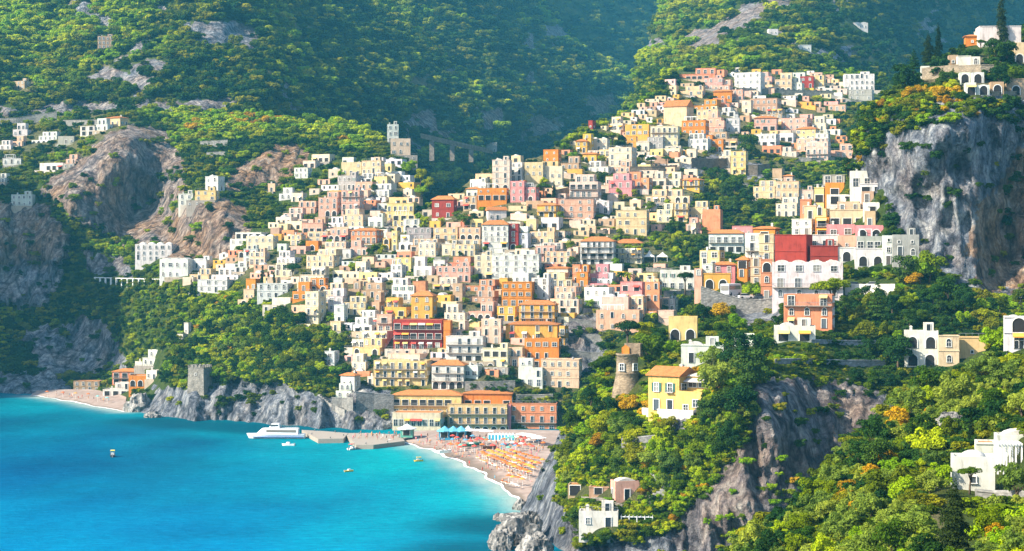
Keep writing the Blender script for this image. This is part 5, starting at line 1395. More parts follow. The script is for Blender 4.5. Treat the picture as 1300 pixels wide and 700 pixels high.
# ------------------------------------------------------------------ the bus and cars on the coastal road, the pointed canopies
def wheel_mesh(r, w):
    b = MB(); n = 12; vs = [(r * math.cos(6.2832 * i / n), y, r + r * math.sin(6.2832 * i / n)) for y in (-w, w) for i in range(n)]
    b.add(vs, [tuple(range(n)), tuple(range(2 * n - 1, n - 1, -1))] + [((i + 1) % n, i, i + n, (i + 1) % n + n) for i in range(n)]); return b.mesh('wheel', [M['dark']])
def bus():
    p = ray(928, 375.5, 536); root = empty('bus', p, rad(62)); b = MB()
    b.prism([(-4.6, .45), (4.6, .45), (4.75, 1.6), (4.5, 3.1), (4.2, 3.25), (-4.4, 3.25), (-4.6, 3.1)], -1.22, 1.22); obj('body', b.mesh('body', [M['paint']]), root, col=(.62, .63, .64))
    for s_ in (-1, 1):
        b = MB(); b.prism([(-4.3, 1.7), (4.0, 1.7), (4.0, 2.75), (-4.3, 2.75)], s_ * 1.25, s_ * 1.2); obj('side_window', b.mesh('side_window', [M['glass']]), root)
    for x, nm in ((-4.66, 'rear_window'), (4.62, 'windscreen')):
        b = MB(); b.box(x - .06, x + .06, -1.05, 1.05, 1.5, 2.8); obj(nm, b.mesh(nm, [M['glass']]), root)
    wm = wheel_mesh(.48, .15)
    for x in (-2.9, 2.9):
        for y in (-1.12, 1.12): obj('wheel', wm, root, (x, y, 0))
    done(root, 'pale grey coach on the coastal road beside round green trees', 'bus'); LAND.append((927, 370, 'pale grey coach'))
bus()
def car(px, py, sh, rz, col, label, off=3.0, z=.35):
    p = ground(px, py, sh) + Vector((0, off, z)); root = empty('parked_car', p, rad(rz)); b = MB()
    b.prism([(-2, .3), (2, .3), (2.05, .7), (1.9, .88), (-1.95, .95), (-2.05, .7)], -.82, .82); obj('body', b.mesh('body', [M['paint']]), root, col=col)
    b = MB(); b.prism([(-1.75, .93), (1.0, .9), (.45, 1.4), (-1.3, 1.42)], -.72, .72); obj('cabin', b.mesh('cabin', [M['glass']]), root)
    b = MB(); b.box(-1.3, .4, -.7, .7, 1.425, 1.46); obj('roof', b.mesh('roof', [M['paint']]), root, col=col)
    wm = CARW
    for x in (-1.25, 1.25):
        for y in (-.76, .76): obj('wheel', wm, root, (x, y, 0))
    done(root, label, 'car')
CARW = wheel_mesh(.31, .1)
for a_ in ((948, 387, 'B', 10, (.7, .7, .7), 'white car behind the curved road wall in front of the salmon houses'), (968, 388, 'B', 4, (.05, .06, .08), 'dark car behind the curved road wall near the white vaulted house'),
           (1088, 376, 'B', 0, (.3, .42, .6), 'pale blue car parked above the white garden wall'), (1112, 376, 'B', 0, (.7, .7, .7), 'white car parked above the white garden wall')):
    car(*a_, off=2.2, z=2.2 if a_[0] > 1000 else 1.6)
for i, (x, y, c_, lb) in enumerate([(228, 148, (.7, .7, .7), 'white car on the thin mountain road above the grey walls'), (246, 148.5, (.1, .3, .4), 'blue car on the thin mountain road above the grey walls'), (398, 158, (.7, .7, .7), 'white car on the bend of the thin mountain road'), (425, 161, (.65, .65, .66), 'silver car on the bend of the thin mountain road'), (86, 160, (.7, .7, .7), 'white car on the road beside the arcaded wall')]):
    car(x, y, 'A', 0, c_, lb, off=2.5, z=1.6)
def marquee():
    p = ground(832, 334, 'A'); root = empty('marquee', p, rad(-10)); s = p.y / F
    for i, w in enumerate((17, 17)):
        r = w * s / 2; x = (i - .5) * w * s * .98; b = MB(); b.lathe([(r * 1.15, 2.5), (r * 1.1, 2.8), (r * .5, 3.6), (.08, 5.2 - i * .7)], 4); c = b.mesh('canopy', [M['cloth']]); o = obj('canopy', c, root, (x, r, 0), rad(45), (.68, .66, .62))
        for dx in (-.78, .78):
            for dy in (-.78, .78): q = MB(); q.tube([(x + r * dx, r + r * dy, -1.5), (x + r * dx, r + r * dy, 2.7)], .07, 5); obj('post', q.mesh('post', [M['white']]), root)
    done(root, 'white garden marquee with two pointed canopies beside the white balconied hotel', 'marquee'); HRECT.append((815, 320, 849, 335, p.y))
marquee()
# ------------------------------------------------------------------ trees and scrub
def leaf_mesh(name, clumps, n, size, m, seed, up=0.35, flatn=0.0, long=1.0):
    """many leaf-sized faces spread over the shells of the clumps: clumps = (x, y, z, rx, rz)"""
    g = np.random.default_rng(seed); cl = np.array(clumps); wgt = cl[:, 3] ** 2; wgt = wgt / wgt.sum()
    k = g.choice(len(cl), n, p=wgt); v = g.normal(size=(n, 3)); v /= np.linalg.norm(v, axis=1)[:, None]
    v[:, 2] = np.where(v[:, 2] < -0.35, -v[:, 2], v[:, 2])
    r = 1 - 0.32 * g.random(n) ** 1.6; r *= 1 + 0.16 * vnoise(v * 2.3 + k[:, None] * 3.1)
    c = cl[k]; P = np.stack([c[:, 0] + v[:, 0] * c[:, 3] * r, c[:, 1] + v[:, 1] * c[:, 3] * r, c[:, 2] + v[:, 2] * c[:, 4] * r], 1)
    nr = v + g.normal(size=(n, 3)) * 0.55 + np.array([0, 0, up]); nr /= np.linalg.norm(nr, axis=1)[:, None]
    t = np.cross(nr, g.normal(size=(n, 3))); t /= np.linalg.norm(t, axis=1)[:, None]; b = np.cross(nr, t)
    s = size * (0.6 + 0.8 * g.random(n))[:, None]; t = t * s * long; b = b * s * 0.62
    V = np.stack([P - t, P - b * 0.9, P + t, P + b], 1).reshape(-1, 3)
    me = D.meshes.new(name); me.from_pydata(V.tolist(), [], np.arange(4 * n).reshape(n, 4).tolist()); me.materials.append(m)
    tone = np.clip(0.5 + 0.22 * g.normal(size=n) + 0.22 * vnoise(P * 0.9 + seed), 0, 1)
    me.attributes.new('tone', 'FLOAT', 'POINT').data.foreach_set('value', np.repeat(tone, 4)); me.update()
    return me
def blob(seed, n, rx, z0, z1, cr, irregular=1.0):
    g = random.Random(seed); out = [(0, 0, (z0 + z1) / 2, rx * .62, (z1 - z0) * .36)]
    for i in range(n):
        a = g.uniform(0, 6.283); t = (i + .5) / n; z = z0 + cr * .5 + (z1 - z0 - cr) * g.random() ** .8
        e = math.sqrt(max(.05, 1 - ((z - (z0 + z1) / 2) / ((z1 - z0) / 2)) ** 2)); rr = (rx - cr * .6) * e * g.uniform(.65, 1.0 + .2 * irregular); c = cr * g.uniform(.6, 1.15)
        out.append((rr * math.cos(a), rr * math.sin(a), z, c, c * g.uniform(.75, 1.0)))
    return out
def trunk_mesh(h, r, seed, spread=0.5, lean=0.15):
    g = random.Random(seed); b = MB(); top = (g.uniform(-lean, lean) * h, g.uniform(-lean, lean) * h, h)
    b.tube([(0, 0, -.8), (top[0] * .15, top[1] * .15, h * .3), (top[0] * .6, top[1] * .6, h * .65), top], [r * 1.35, r, r * .75, r * .5], 7)
    for i in range(4):
        a = i * 1.57 + g.uniform(-.4, .4); l = spread * h * g.uniform(.6, 1)
        b.tube([(top[0] * .6, top[1] * .6, h * .62), (top[0] * .7 + l * .5 * math.cos(a), top[1] * .7 + l * .5 * math.sin(a), h * .9), (top[0] + l * math.cos(a), top[1] + l * math.sin(a), h * 1.2)], [r * .5, r * .35, r * .12], 5)
    return b.mesh('trunk', [M['bark']], True)
def cyp(seed, h, r):
    g = random.Random(seed); out = []
    for i in range(26):
        t = (i + .5) / 26; e = (min(1, t / .12) ** .6) * (1 - max(0, (t - .25) / .75) ** 1.5) * r + .12
        a = g.uniform(0, 6.28); out.append((e * .3 * math.cos(a), e * .3 * math.sin(a), .3 + t * h, e * .85, h / 26 * 1.7))
    return out
TREES = {}     # kind -> list of (trunk, crown, height, width)
def kind(k, trunk, crown, h): TREES.setdefault(k, []).append((trunk, crown, h))
for i in range(4):
    g = random.Random(50 + i)
    kind('broadleaf_tree', trunk_mesh(2.2, .18, i), leaf_mesh('crown', blob(i, 15, 2.5, .9, 5.2, 1.05), 3000, .19, M['broad'], i), 5.2)
    kind('olive_tree', trunk_mesh(1.7, .2, 20 + i, .7, .3), leaf_mesh('crown', blob(20 + i, 13, 2.6, .8, 4.5, .85, 1.6), 2800, .15, M['olive'], 20 + i, long=1.5), 4.5)
    kind('dark_tree', trunk_mesh(2.4, .2, 40 + i), leaf_mesh('crown', blob(40 + i, 17, 2.6, .7, 5.8, 1.0), 3000, .18, M['pine'], 40 + i), 5.8)
    kind('scrub_oak', trunk_mesh(1.6, .15, 60 + i), leaf_mesh('crown', blob(60 + i, 14, 2.4, .2, 4.0, .95), 2600, .18, M['wild'], 60 + i), 4.0)
for i in range(3):
    kind('bright_tree', trunk_mesh(2.0, .16, 80 + i), leaf_mesh('crown', blob(80 + i, 13, 2.3, .6, 4.6, .95), 2700, .19, M['vivid'], 80 + i), 4.6)
    kind('autumn_tree', trunk_mesh(1.6, .14, 90 + i), leaf_mesh('crown', blob(90 + i, 11, 1.9, .4, 3.7, .8), 1900, .17, M['autumn'], 90 + i), 3.7)
    kind('cypress', trunk_mesh(1.2, .16, 100 + i, .05, .02), leaf_mesh('crown', cyp(100 + i, 10, 1.0), 3600, .15, M['cypr'], 100 + i, .9), 10.3)
    cl = []
    for j in range(17): a = random.Random(i * 31 + j).uniform(0, 6.28); q = math.sqrt((j + .3) / 17) * 2.4; cl.append((q * math.cos(a), q * math.sin(a), 6.0 - q * .22 + random.Random(j).uniform(-.3, .35), 1.05, .85))
    kind('umbrella_pine', trunk_mesh(5.6, .26, 110 + i, .34, .06), leaf_mesh('crown', cl, 3600, .18, M['pine'] if i else M['broad'], 110 + i, .7), 7.1)
kind('wide_cypress', trunk_mesh(1.0, .2, 130, .05, .02), leaf_mesh('crown', cyp(131, 10, 2.1), 6500, .17, M['cypr'], 131, .8), 10.3)
kind('conifer', trunk_mesh(4.5, .2, 133, .05, .03), leaf_mesh('crown', [(.55 * (1 - t) * 2.6 * math.cos(i * 2.4), .55 * (1 - t) * 2.6 * math.sin(i * 2.4), 1.2 + 7.6 * t, 1.5 * (1 - t) + .3, .42) for i, t in [(i, (i + .5) / 22) for i in range(22)]], 3200, .19, M['pine'], 133, .5), 9.0)
def palm_crown(seed):
    g = random.Random(seed); b = MB()
    for i in range(26):
        a = i * 2.399; el = g.uniform(-.15, 1.2); L = g.uniform(1.9, 2.5); pts = []
        for j in range(6):
            t = j / 5; rr = L * t * math.cos(el * (1 - .3 * t)); pts.append(Vector((rr * math.cos(a), rr * math.sin(a), 3.2 + L * t * math.sin(el) - 1.5 * t * t)))
        sd = Vector((-math.sin(a), math.cos(a), 0))
        for j in range(5):
            w0, w1 = .42 * math.sin(math.pi * min(1, j / 5 + .12)), .42 * math.sin(math.pi * min(1, (j + 1) / 5 + .05) * .98)
            for s in (-1, 1):
                b.add([pts[j], pts[j + 1], pts[j + 1] + sd * s * w1 + Vector((0, 0, -.25 * w1)), pts[j] + sd * s * w0 + Vector((0, 0, -.25 * w0))], [(0, 1, 2, 3)])
    me = b.mesh('crown', [M['broad']]); me.attributes.new('tone', 'FLOAT', 'POINT').data.foreach_set('value', [.5] * len(me.vertices)); return me
def palm_trunk():
    b = MB(); b.tube([(0, 0, -.6), (.05, 0, 1), (.1, 0, 2.2), (.05, 0, 3.3)], [.28, .22, .2, .24], 8); return b.mesh('trunk', [M['bark']], True)
kind('palm_tree', palm_trunk(), palm_crown(3), 4.6)
SHRUB = {}
for i in range(3):
    for nm, mm in (('broad', 'broad'), ('wild', 'wild'), ('vivid', 'vivid'), ('autumn', 'autumn'), ('olive', 'olive'), ('pine', 'pine')):
        SHRUB.setdefault(nm, []).append(leaf_mesh('foliage', blob(200 + i, 9, 2.3, -.3, 3.0, .95, 1.4), 1100, .26, M[mm], 200 + i * 7))
PLANTED = []
def tree(k, px, py, hpx, sheet, i=None, at=None):
    p = at or ground(px, py, sheet); s = hpx * p.y / F; T = TREES[k]; j = R.randrange(len(T)) if i is None else i
    tr, cr, h = T[j]; sc = s / h; rz = R.uniform(0, 6.28); wob = R.uniform(.9, 1.12)
    nm = {'bright_tree': 'leafy_tree', 'autumn_tree': 'yellowing_tree', 'scrub_oak': 'holm_oak', 'dark_tree': 'evergreen_tree', 'wide_cypress': 'cypress'}.get(k, k)
    root = empty(nm, p, rz); root.scale = (sc * wob, sc * wob, sc)
    obj('trunk', tr, root); obj('crown', cr, root)
    e = dict(o=root, k=k, x=px, y=py - hpx / 2, hpx=hpx, sheet=sheet, d=p.y); PLANTED.append(e); return e
def clear_of_houses(x, y, h, w, pad=1.5, own=None):
    for (a, b, c, d, dist) in HRECT:
        if x + w / 2 > a + pad and x - w / 2 < c - pad and y > b + 1 and y - h < d - pad: return False
    return True
ROADW = [(888, 364), (945, 364), (945, 398), (888, 394)]
GLADE = [(1183, 606), (1240, 606), (1246, 716), (1178, 716)]
LAWNS = [[(980, 437), (1130, 437), (1130, 453), (980, 453)], [(980, 463), (1130, 463), (1130, 486), (980, 486)]]
def plant_region(poly, sheet, sx, sy, hr, kinds, seed, n=999, rockmax=.45, hw=.85):
    g = random.Random(seed); xs = [p[0] for p in poly]; ys = [p[1] for p in poly]; pts = []
    y = min(ys)
    while y < max(ys):
        x = min(xs) + g.uniform(0, sx)
        while x < max(xs):
            pts.append((x + g.uniform(-.45, .45) * sx, y + g.uniform(-.45, .45) * sy)); x += sx
        y += sy
    A = np.array(pts); ok = inpoly(A[:, 0], A[:, 1], poly) & (SHEETS[sheet].masks(A[:, 0], A[:, 1])[0] < rockmax)
    pts = [p for p, o in zip(pts, ok) if o]; g.shuffle(pts); c = 0
    for x, y in pts:
        if c >= n: break
        h = g.uniform(*hr); k = g.choices([q for q, _ in kinds], [w for _, w in kinds])[0]
        if not clear_of_houses(x, y, h, h * hw): continue
        if sheet == 'C' and inpoly(np.array([x]), np.array([y]), GLADE)[0]: continue
        if sheet == 'B' and any(inpoly(np.array([x]), np.array([y]), pl)[0] for pl in LAWNS + [ROADW]): continue
        if any(math.hypot(x - t['x'], y - (t['y'] + t['hpx'] / 2)) < .42 * min(h, t['hpx']) for t in PLANTED if t['sheet'] == sheet): continue
        tree(k, x, y, h, sheet); c += 1

# trees one can point at, near ones first
for t in '''wide_cypress 1212 706 98 C
cypress 1233 566 42 C
palm_tree 1270 668 34 C
umbrella_pine 1231 628 36 C
umbrella_pine 1243 622 27 C
olive_tree 1289 636 46 C
dark_tree 1115 606 50 C
dark_tree 1092 600 40 C
dark_tree 1140 470 44 B
umbrella_pine 797 448 42 B
umbrella_pine 870 372 27 B
umbrella_pine 1056 410 58 B
conifer 1114 412 58 B
dark_tree 1075 402 26 B
broadleaf_tree 823 466 40 B
broadleaf_tree 818 436 26 B
dark_tree 836 440 24 B
olive_tree 903 474 34 B
bright_tree 853 452 20 B
bright_tree 948 381 20 B
broadleaf_tree 957 380 20 B
autumn_tree 911 408 24 B
bright_tree 898 392 22 B
bright_tree 965 379 18 B
dark_tree 893 414 26 B
dark_tree 930 470 48 B
dark_tree 950 500 54 B
olive_tree 912 505 44 B
dark_tree 965 470 46 B
dark_tree 940 540 50 B
dark_tree 905 545 46 B
cypress 1272 60 72 B 0
cypress 1191 82 54 B 0
wide_cypress 1178 84 42 B
conifer 1160 92 30 B
dark_tree 1150 114 34 B
dark_tree 1143 116 24 B
dark_tree 1264 82 34 B
broadleaf_tree 1279 82 28 B
bright_tree 1262 52 12 B
dark_tree 1271 115 32 B
broadleaf_tree 1285 112 28 B
conifer 1196 114 28 B
conifer 1210 112 26 B
umbrella_pine 1245 66 16 B
dark_tree 1098 170 30 B
dark_tree 1085 185 22 B
dark_tree 1078 225 24 B
bright_tree 1168 360 36 B
broadleaf_tree 1180 360 40 B
dark_tree 1150 362 38 B
autumn_tree 1160 366 20 B
broadleaf_tree 1203 386 34 B
dark_tree 1225 400 36 B
autumn_tree 1075 640 30 C
autumn_tree 1122 600 28 C
autumn_tree 1104 612 22 C
autumn_tree 1082 660 24 C
autumn_tree 1265 690 26 C
bright_tree 1245 400 22 B
bright_tree 1262 450 36 C
bright_tree 1195 622 34 C
umbrella_pine 690 256 24 A
cypress 703 258 30 A 0
cypress 731 252 22 A 0
umbrella_pine 777 190 22 A
umbrella_pine 827 216 17 A
umbrella_pine 846 212 14 A
umbrella_pine 815 210 14 A
umbrella_pine 1015 270 14 A
broadleaf_tree 950 200 28 A
dark_tree 765 190 18 A
cypress 716 196 16 A 0
cypress 333 362 26 A 0
cypress 341 362 18 A 0
cypress 348 362 20 A 0
cypress 243 380 28 A 0
cypress 247 382 20 A 0
umbrella_pine 372 360 26 A
cypress 227 380 22 A 0
broadleaf_tree 723 320 14 A
palm_tree 789 364 22 A
palm_tree 797 364 22 A
broadleaf_tree 825 270 14 A
dark_tree 610 440 12 A
dark_tree 684 352 10 A
dark_tree 613 352 10 A
broadleaf_tree 602 415 12 A
bright_tree 448 345 12 A
bright_tree 540 286 12 A
bright_tree 560 286 10 A
broadleaf_tree 590 290 18 A
dark_tree 600 285 14 A
bright_tree 748 392 12 A
broadleaf_tree 845 470 12 B
cypress 507 334 9 A 0
cypress 513 334 8 A 0
conifer 745 208 10 A'''.split('\n'):
    q = t.split(); tree(q[0], float(q[1]), float(q[2]), float(q[3]), q[4], int(q[5]) if len(q) > 5 else None)
plant_region([(1000, 690), (1020, 655), (1050, 615), (1085, 570), (1130, 535), (1180, 490), (1240, 455), (1305, 430), (1305, 545), (1260, 545), (1215, 560), (1200, 640), (1250, 660), (1305, 640), (1305, 720), (940, 720), (960, 690)], 'C', 21, 13, (17, 50),
             [('olive_tree', 7), ('broadleaf_tree', 3.5), ('scrub_oak', 1.5), ('bright_tree', 2.2), ('dark_tree', .8), ('autumn_tree', .12)], 11, 150)
plant_region([(722, 560), (745, 520), (760, 480), (775, 455), (800, 430), (850, 415), (900, 395), (985, 405), (985, 470), (955, 490), (950, 550), (905, 612), (860, 640), (830, 606), (770, 606), (735, 640), (718, 690), (705, 640), (712, 600)], 'B', 19, 12, (18, 32),
             [('broadleaf_tree', 4), ('scrub_oak', 3), ('olive_tree', 3), ('dark_tree', 2.5), ('bright_tree', 2.6), ('autumn_tree', .1)], 12, 115)
plant_region([(985, 420), (1070, 385), (1140, 380), (1240, 380), (1300, 375), (1290, 420), (1240, 440), (1150, 470), (1130, 500), (1000, 478)], 'B', 21, 13, (16, 28), [('dark_tree', 5), ('scrub_oak', 4), ('broadleaf_tree', 2), ('bright_tree', .5)], 13, 45)
plant_region([(1080, 190), (1092, 160), (1125, 130), (1160, 108), (1225, 105), (1255, 125), (1300, 122), (1300, 138), (1220, 140), (1150, 155), (1100, 175), (1085, 225)], 'B', 13, 9, (11, 20), [('scrub_oak', 3), ('autumn_tree', 2.2), ('bright_tree', 2), ('broadleaf_tree', 2)], 14, 45, .9)
plant_region([(250, 385), (330, 385), (430, 400), (440, 470), (400, 500), (330, 485), (215, 485), (205, 440)], 'A', 15, 11, (12, 20), [('scrub_oak', 4), ('broadleaf_tree', 3), ('bright_tree', 2.5), ('dark_tree', 1.5), ('olive_tree', 1)], 15, 85, .5)
plant_region([(500, 205), (530, 215), (560, 265), (540, 262), (515, 240)], 'A', 12, 9, (13, 22), [('bright_tree', 4), ('broadleaf_tree', 4), ('autumn_tree', .5)], 16, 14)
plant_region([(890, 225), (950, 225), (965, 260), (1005, 280), (975, 292), (900, 262)], 'A', 13, 9, (14, 24), [('broadleaf_tree', 3), ('dark_tree', 4), ('bright_tree', 1)], 17, 22)
plant_region([(820, 300), (900, 280), (900, 330), (850, 345), (825, 330)], 'A', 12, 9, (9, 15), [('broadleaf_tree', 3), ('dark_tree', 1), ('bright_tree', 2)], 18, 18)

_g = random.Random(5); _hs = [e for e in BUILT if e['y1'] > 150 and e['x0'] < 900 and e['y1'] < 490 and e['x0'] > 330 and e['x1'] - e['x0'] > 12 and e['d'] > 690]; _g.shuffle(_hs)
for e in _hs[:62]:                       # a garden tree on the terrace in front of a house
    h_ = _g.uniform(7, 12); x_ = e['x0'] + (e['x1'] - e['x0']) * _g.choice([_g.uniform(-.05, .2), _g.uniform(.8, 1.05)])
    tree(_g.choice(['broadleaf_tree', 'bright_tree', 'dark_tree', 'broadleaf_tree', 'bright_tree', 'umbrella_pine']), x_, e['y1'] + _g.uniform(1.5, 4), h_, 'A')

# ------------------------------------------------------------------ the mass of scrub and far woods nobody could count
def scatter(name, pts, meshes):
    if not len(pts): return
    holders = [obj('scrub_bush', me) for me in meshes]
    a = np.array(pts); me = D.meshes.new(name); n = len(a)
    me.vertices.add(n); me.vertices.foreach_set('co', a[:, :3].ravel())
    sc = np.stack([a[:, 3], a[:, 3], a[:, 4]], 1); rt = np.stack([np.zeros(n), np.zeros(n), a[:, 5]], 1)
    me.attributes.new('sc', 'FLOAT_VECTOR', 'POINT').data.foreach_set('vector', sc.ravel()); me.attributes.new('rt', 'FLOAT_VECTOR', 'POINT').data.foreach_set('vector', rt.ravel())
    me.attributes.new('ix', 'INT', 'POINT').data.foreach_set('value', np.arange(n) % len(meshes)); me.update()
    o = obj(name, me); o['kind'] = 'stuff'
    ng = D.node_groups.new(name, 'GeometryNodeTree'); ng.interface.new_socket(name='Geometry', in_out='INPUT', socket_type='NodeSocketGeometry'); ng.interface.new_socket(name='Geometry', in_out='OUTPUT', socket_type='NodeSocketGeometry')
    gi, go = ng.nodes.new('NodeGroupInput'), ng.nodes.new('NodeGroupOutput'); ip = ng.nodes.new('GeometryNodeInstanceOnPoints'); jn = ng.nodes.new('GeometryNodeJoinGeometry')
    for h in holders:
        q = ng.nodes.new('GeometryNodeObjectInfo'); q.inputs[0].default_value = h; q.inputs['As Instance'].default_value = True; ng.links.new(q.outputs['Geometry'], jn.inputs[0])
    def attr(nm, ty):
        q = ng.nodes.new('GeometryNodeInputNamedAttribute'); q.data_type = ty; q.inputs[0].default_value = nm; return [s for s in q.outputs if s.enabled][0]
    ng.links.new(gi.outputs[0], ip.inputs['Points']); ng.links.new(jn.outputs[0], ip.inputs['Instance']); ip.inputs['Pick Instance'].default_value = True
    ng.links.new(attr('ix', 'INT'), ip.inputs['Instance Index']); ng.links.new(attr('sc', 'FLOAT_VECTOR'), ip.inputs['Scale'])
    er = ng.nodes.new('FunctionNodeEulerToRotation'); ng.links.new(attr('rt', 'FLOAT_VECTOR'), er.inputs[0]); ng.links.new(er.outputs[0], ip.inputs['Rotation'])
    ng.links.new(ip.outputs[0], go.inputs[0]); md = o.modifiers.new('scatter', 'NODES'); md.node_group = ng
    return holders
BUSH_HOLD = {}
def cover(sheet, sx, sy, size, kinds, seed, region=None, rockmax=.5, hrule=True, patch=None, zmin=2.0, avoid=()):
    """jittered points over a sheet: size in photo pixels of crown height; kinds = weights by clumpy noise"""
    S = SHEETS[sheet]; g = np.random.default_rng(seed); poly = region or S.poly; x0, y0 = np.min(poly, 0); x1, y1 = np.max(poly, 0)
    x0, x1 = max(x0, -110), min(x1, 1640); y0, y1 = max(y0, -90), min(y1, 735)
    X, Y = np.meshgrid(np.arange(x0, x1, sx), np.arange(y0, y1, sy)); X = (X + g.uniform(-.6, .6, X.shape) * sx).ravel(); Y = (Y + g.uniform(-.6, .6, Y.shape) * sy).ravel()
    ok = inpoly(X, Y, poly) & inpoly(X, Y, S.poly); X, Y = X[ok], Y[ok]; rock, warm, dry = S.masks(X, Y)
    ok = (rock < rockmax) | (g.random(len(X)) < .05); ok &= g.random(len(X)) > dry * .3; X, Y = X[ok], Y[ok]
    d = S.depth(X, Y); P = np.stack([(X - CX) * d / F, d, H0 + (HOR - Y) * d / F], 1)
    h = g.uniform(size[0], size[1], len(X)) * (1 + .35 * fbm(P / 60.0, 2))
    keep = np.ones(len(X), bool)
    for (a, b, c, e, dist) in HRECT:
        keep &= ~((X + h * .55 > a + 1) & (X - h * .55 < c - 1) & (Y > b + 1) & (Y - h < e - 1.2) & (d < dist + 12))
    for pl in avoid: keep &= ~inpoly(X, Y, pl)
    keep &= P[:, 2] > zmin
    X, Y, P, h, d = X[keep], Y[keep], P[keep], h[keep], d[keep]
    nz = fbm(P / 45.0, 3) + g.normal(size=len(X)) * .22
    names = [k for k, _ in kinds]; w = np.cumsum([v for _, v in kinds]); w = w / w[-1]
    rank = np.argsort(np.argsort(nz)) / max(1, len(nz)); ks = np.searchsorted(w, rank)
    hm = h * d / F / 3.0
    for i, nm in enumerate(names):
        m = ks == i; q = int(m.sum())
        if q: COVER.setdefault((patch or sheet, nm), []).append(np.column_stack([P[m] - np.array([0, 0, .3]), hm[m] * g.uniform(.9, 1.5, q), hm[m] * g.uniform(.8, 1.2, q), g.uniform(0, 6.28, q)]))
COVER = {}
W_ = [('pine', .8), ('wild', 5), ('broad', 1.6), ('vivid', .5)]
cover('M1', 7, 5, (4.5, 13), W_, 1, patch='mountain'); cover('M2', 7, 5, (4.5, 12), W_, 2, patch='mountain'); cover('M3', 9, 7, (5, 9), [('wild', 5), ('broad', 1.5)], 3, patch='mountain')
cover('M1', 8, 6, (7, 14), [('broad', 2), ('vivid', 2)], 21, region=[(-50, -60), (220, -60), (180, 60), (60, 130), (-50, 130)], patch='mountain')
cover('M1', 5, 4, (6, 10), [('broad', 1), ('vivid', 3)], 22, region=[(450, -20), (480, -8), (560, 50), (600, 95), (645, 108), (650, 122), (600, 118), (545, 68), (470, 15)], patch='mountain')  # brighter bushes along the crest stand in for its sunlit strip
cover('M2', 5, 4, (6, 10), [('broad', 1), ('vivid', 3)], 23, region=[(660, -20), (690, 0), (745, 62), (815, 102), (815, 116), (780, 105), (735, 78), (685, 22)], patch='mountain')  # sunlit crest of the middle spur put into brighter foliage
cover('M4', 7, 5, (6, 12), [('wild', 3), ('broad', 2), ('vivid', 1.2)], 4, region=[(780, -90), (960, -90), (1060, 60), (1060, 140), (780, 200)], patch='mountain'); cover('M4', 7.5, 5.5, (5, 10), [('pine', 4), ('wild', 2)], 5, region=[(960, -90), (1640, -90), (1640, 200), (1060, 140), (1060, 60)], patch='mountain')  # dark pines right of the ridge stand in for that slope's shade
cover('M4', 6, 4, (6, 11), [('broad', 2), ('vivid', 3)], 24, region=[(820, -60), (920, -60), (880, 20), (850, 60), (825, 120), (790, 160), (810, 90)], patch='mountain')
cover('A', 6, 4.2, (4, 8.5), [('pine', 1.2), ('wild', 4), ('broad', 2), ('vivid', .7)], 6, patch='town')
cover('A', 8, 6, (7, 13), [('broad', 1.5), ('vivid', 2.5), ('autumn', .35)], 7, region=[(170, 145), (300, 145), (420, 158), (485, 172), (480, 196), (400, 186), (300, 180), (215, 170)], patch='town')
cover('A', 6, 4.5, (5, 9), [('wild', 1.2), ('broad', 2), ('vivid', 3), ('autumn', .15)], 8, region=[(240, 370), (430, 385), (440, 480), (400, 500), (250, 470)], patch='town')
cover('A', 6, 4.5, (5, 10), [('broad', 2), ('vivid', 2)], 25, region=[(700, 200), (760, 150), (860, 85), (870, 110), (800, 150), (740, 190)], patch='town')
cover('B', 7, 5, (6, 12), [('pine', 2), ('wild', 4), ('broad', 2.4), ('vivid', 1.2), ('autumn', .12)], 9, patch='headland', avoid=LAWNS + [[(890, 366), (990, 366), (990, 396), (890, 392)], [(1075, 355), (1140, 355), (1140, 378), (1075, 378)], [(778, 430), (818, 430), (818, 498), (778, 498)]])
cover('B', 6, 4.5, (6, 11), [('broad', 2), ('vivid', 2.2)], 10, region=[(700, 590), (716, 545), (760, 540), (830, 560), (850, 610), (770, 606), (730, 690), (712, 690), (705, 640)], patch='headland')
cover('B', 8, 6, (6, 13), [('pine', 2), ('wild', 2), ('broad', 1.5), ('vivid', 1), ('autumn', 1.1)], 32, region=[(1080, 225), (1086, 180), (1100, 150), (1160, 125), (1300, 112), (1300, 158), (1240, 148), (1190, 160), (1150, 172), (1120, 176), (1100, 200), (1092, 235)], rockmax=1.1, patch='headland')
cover('B', 4.5, 3.2, (2.5, 4.5), [('pine', 2), ('wild', 3), ('broad', 1)], 31, region=[(982, 437), (1128, 437), (1128, 486), (982, 486)], patch='headland')
cover('C', 10, 6.5, (8, 20), [('pine', .5), ('wild', 2), ('olive', 3.5), ('broad', 2.2), ('vivid', 2.0), ('autumn', .06)], 11, patch='foreground', avoid=[GLADE, [(1185, 530), (1226, 530), (1226, 548), (1185, 548)]])
PATCHN = dict(mountain='mountain_woodland', town='hillside_scrub', headland='headland_scrub', foreground='garden_undergrowth')
HOLD = {}
for (pt, nm), arr in COVER.items():
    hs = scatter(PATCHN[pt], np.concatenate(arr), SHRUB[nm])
    for h in hs: HOLD.setdefault((pt, nm), []).append(h)
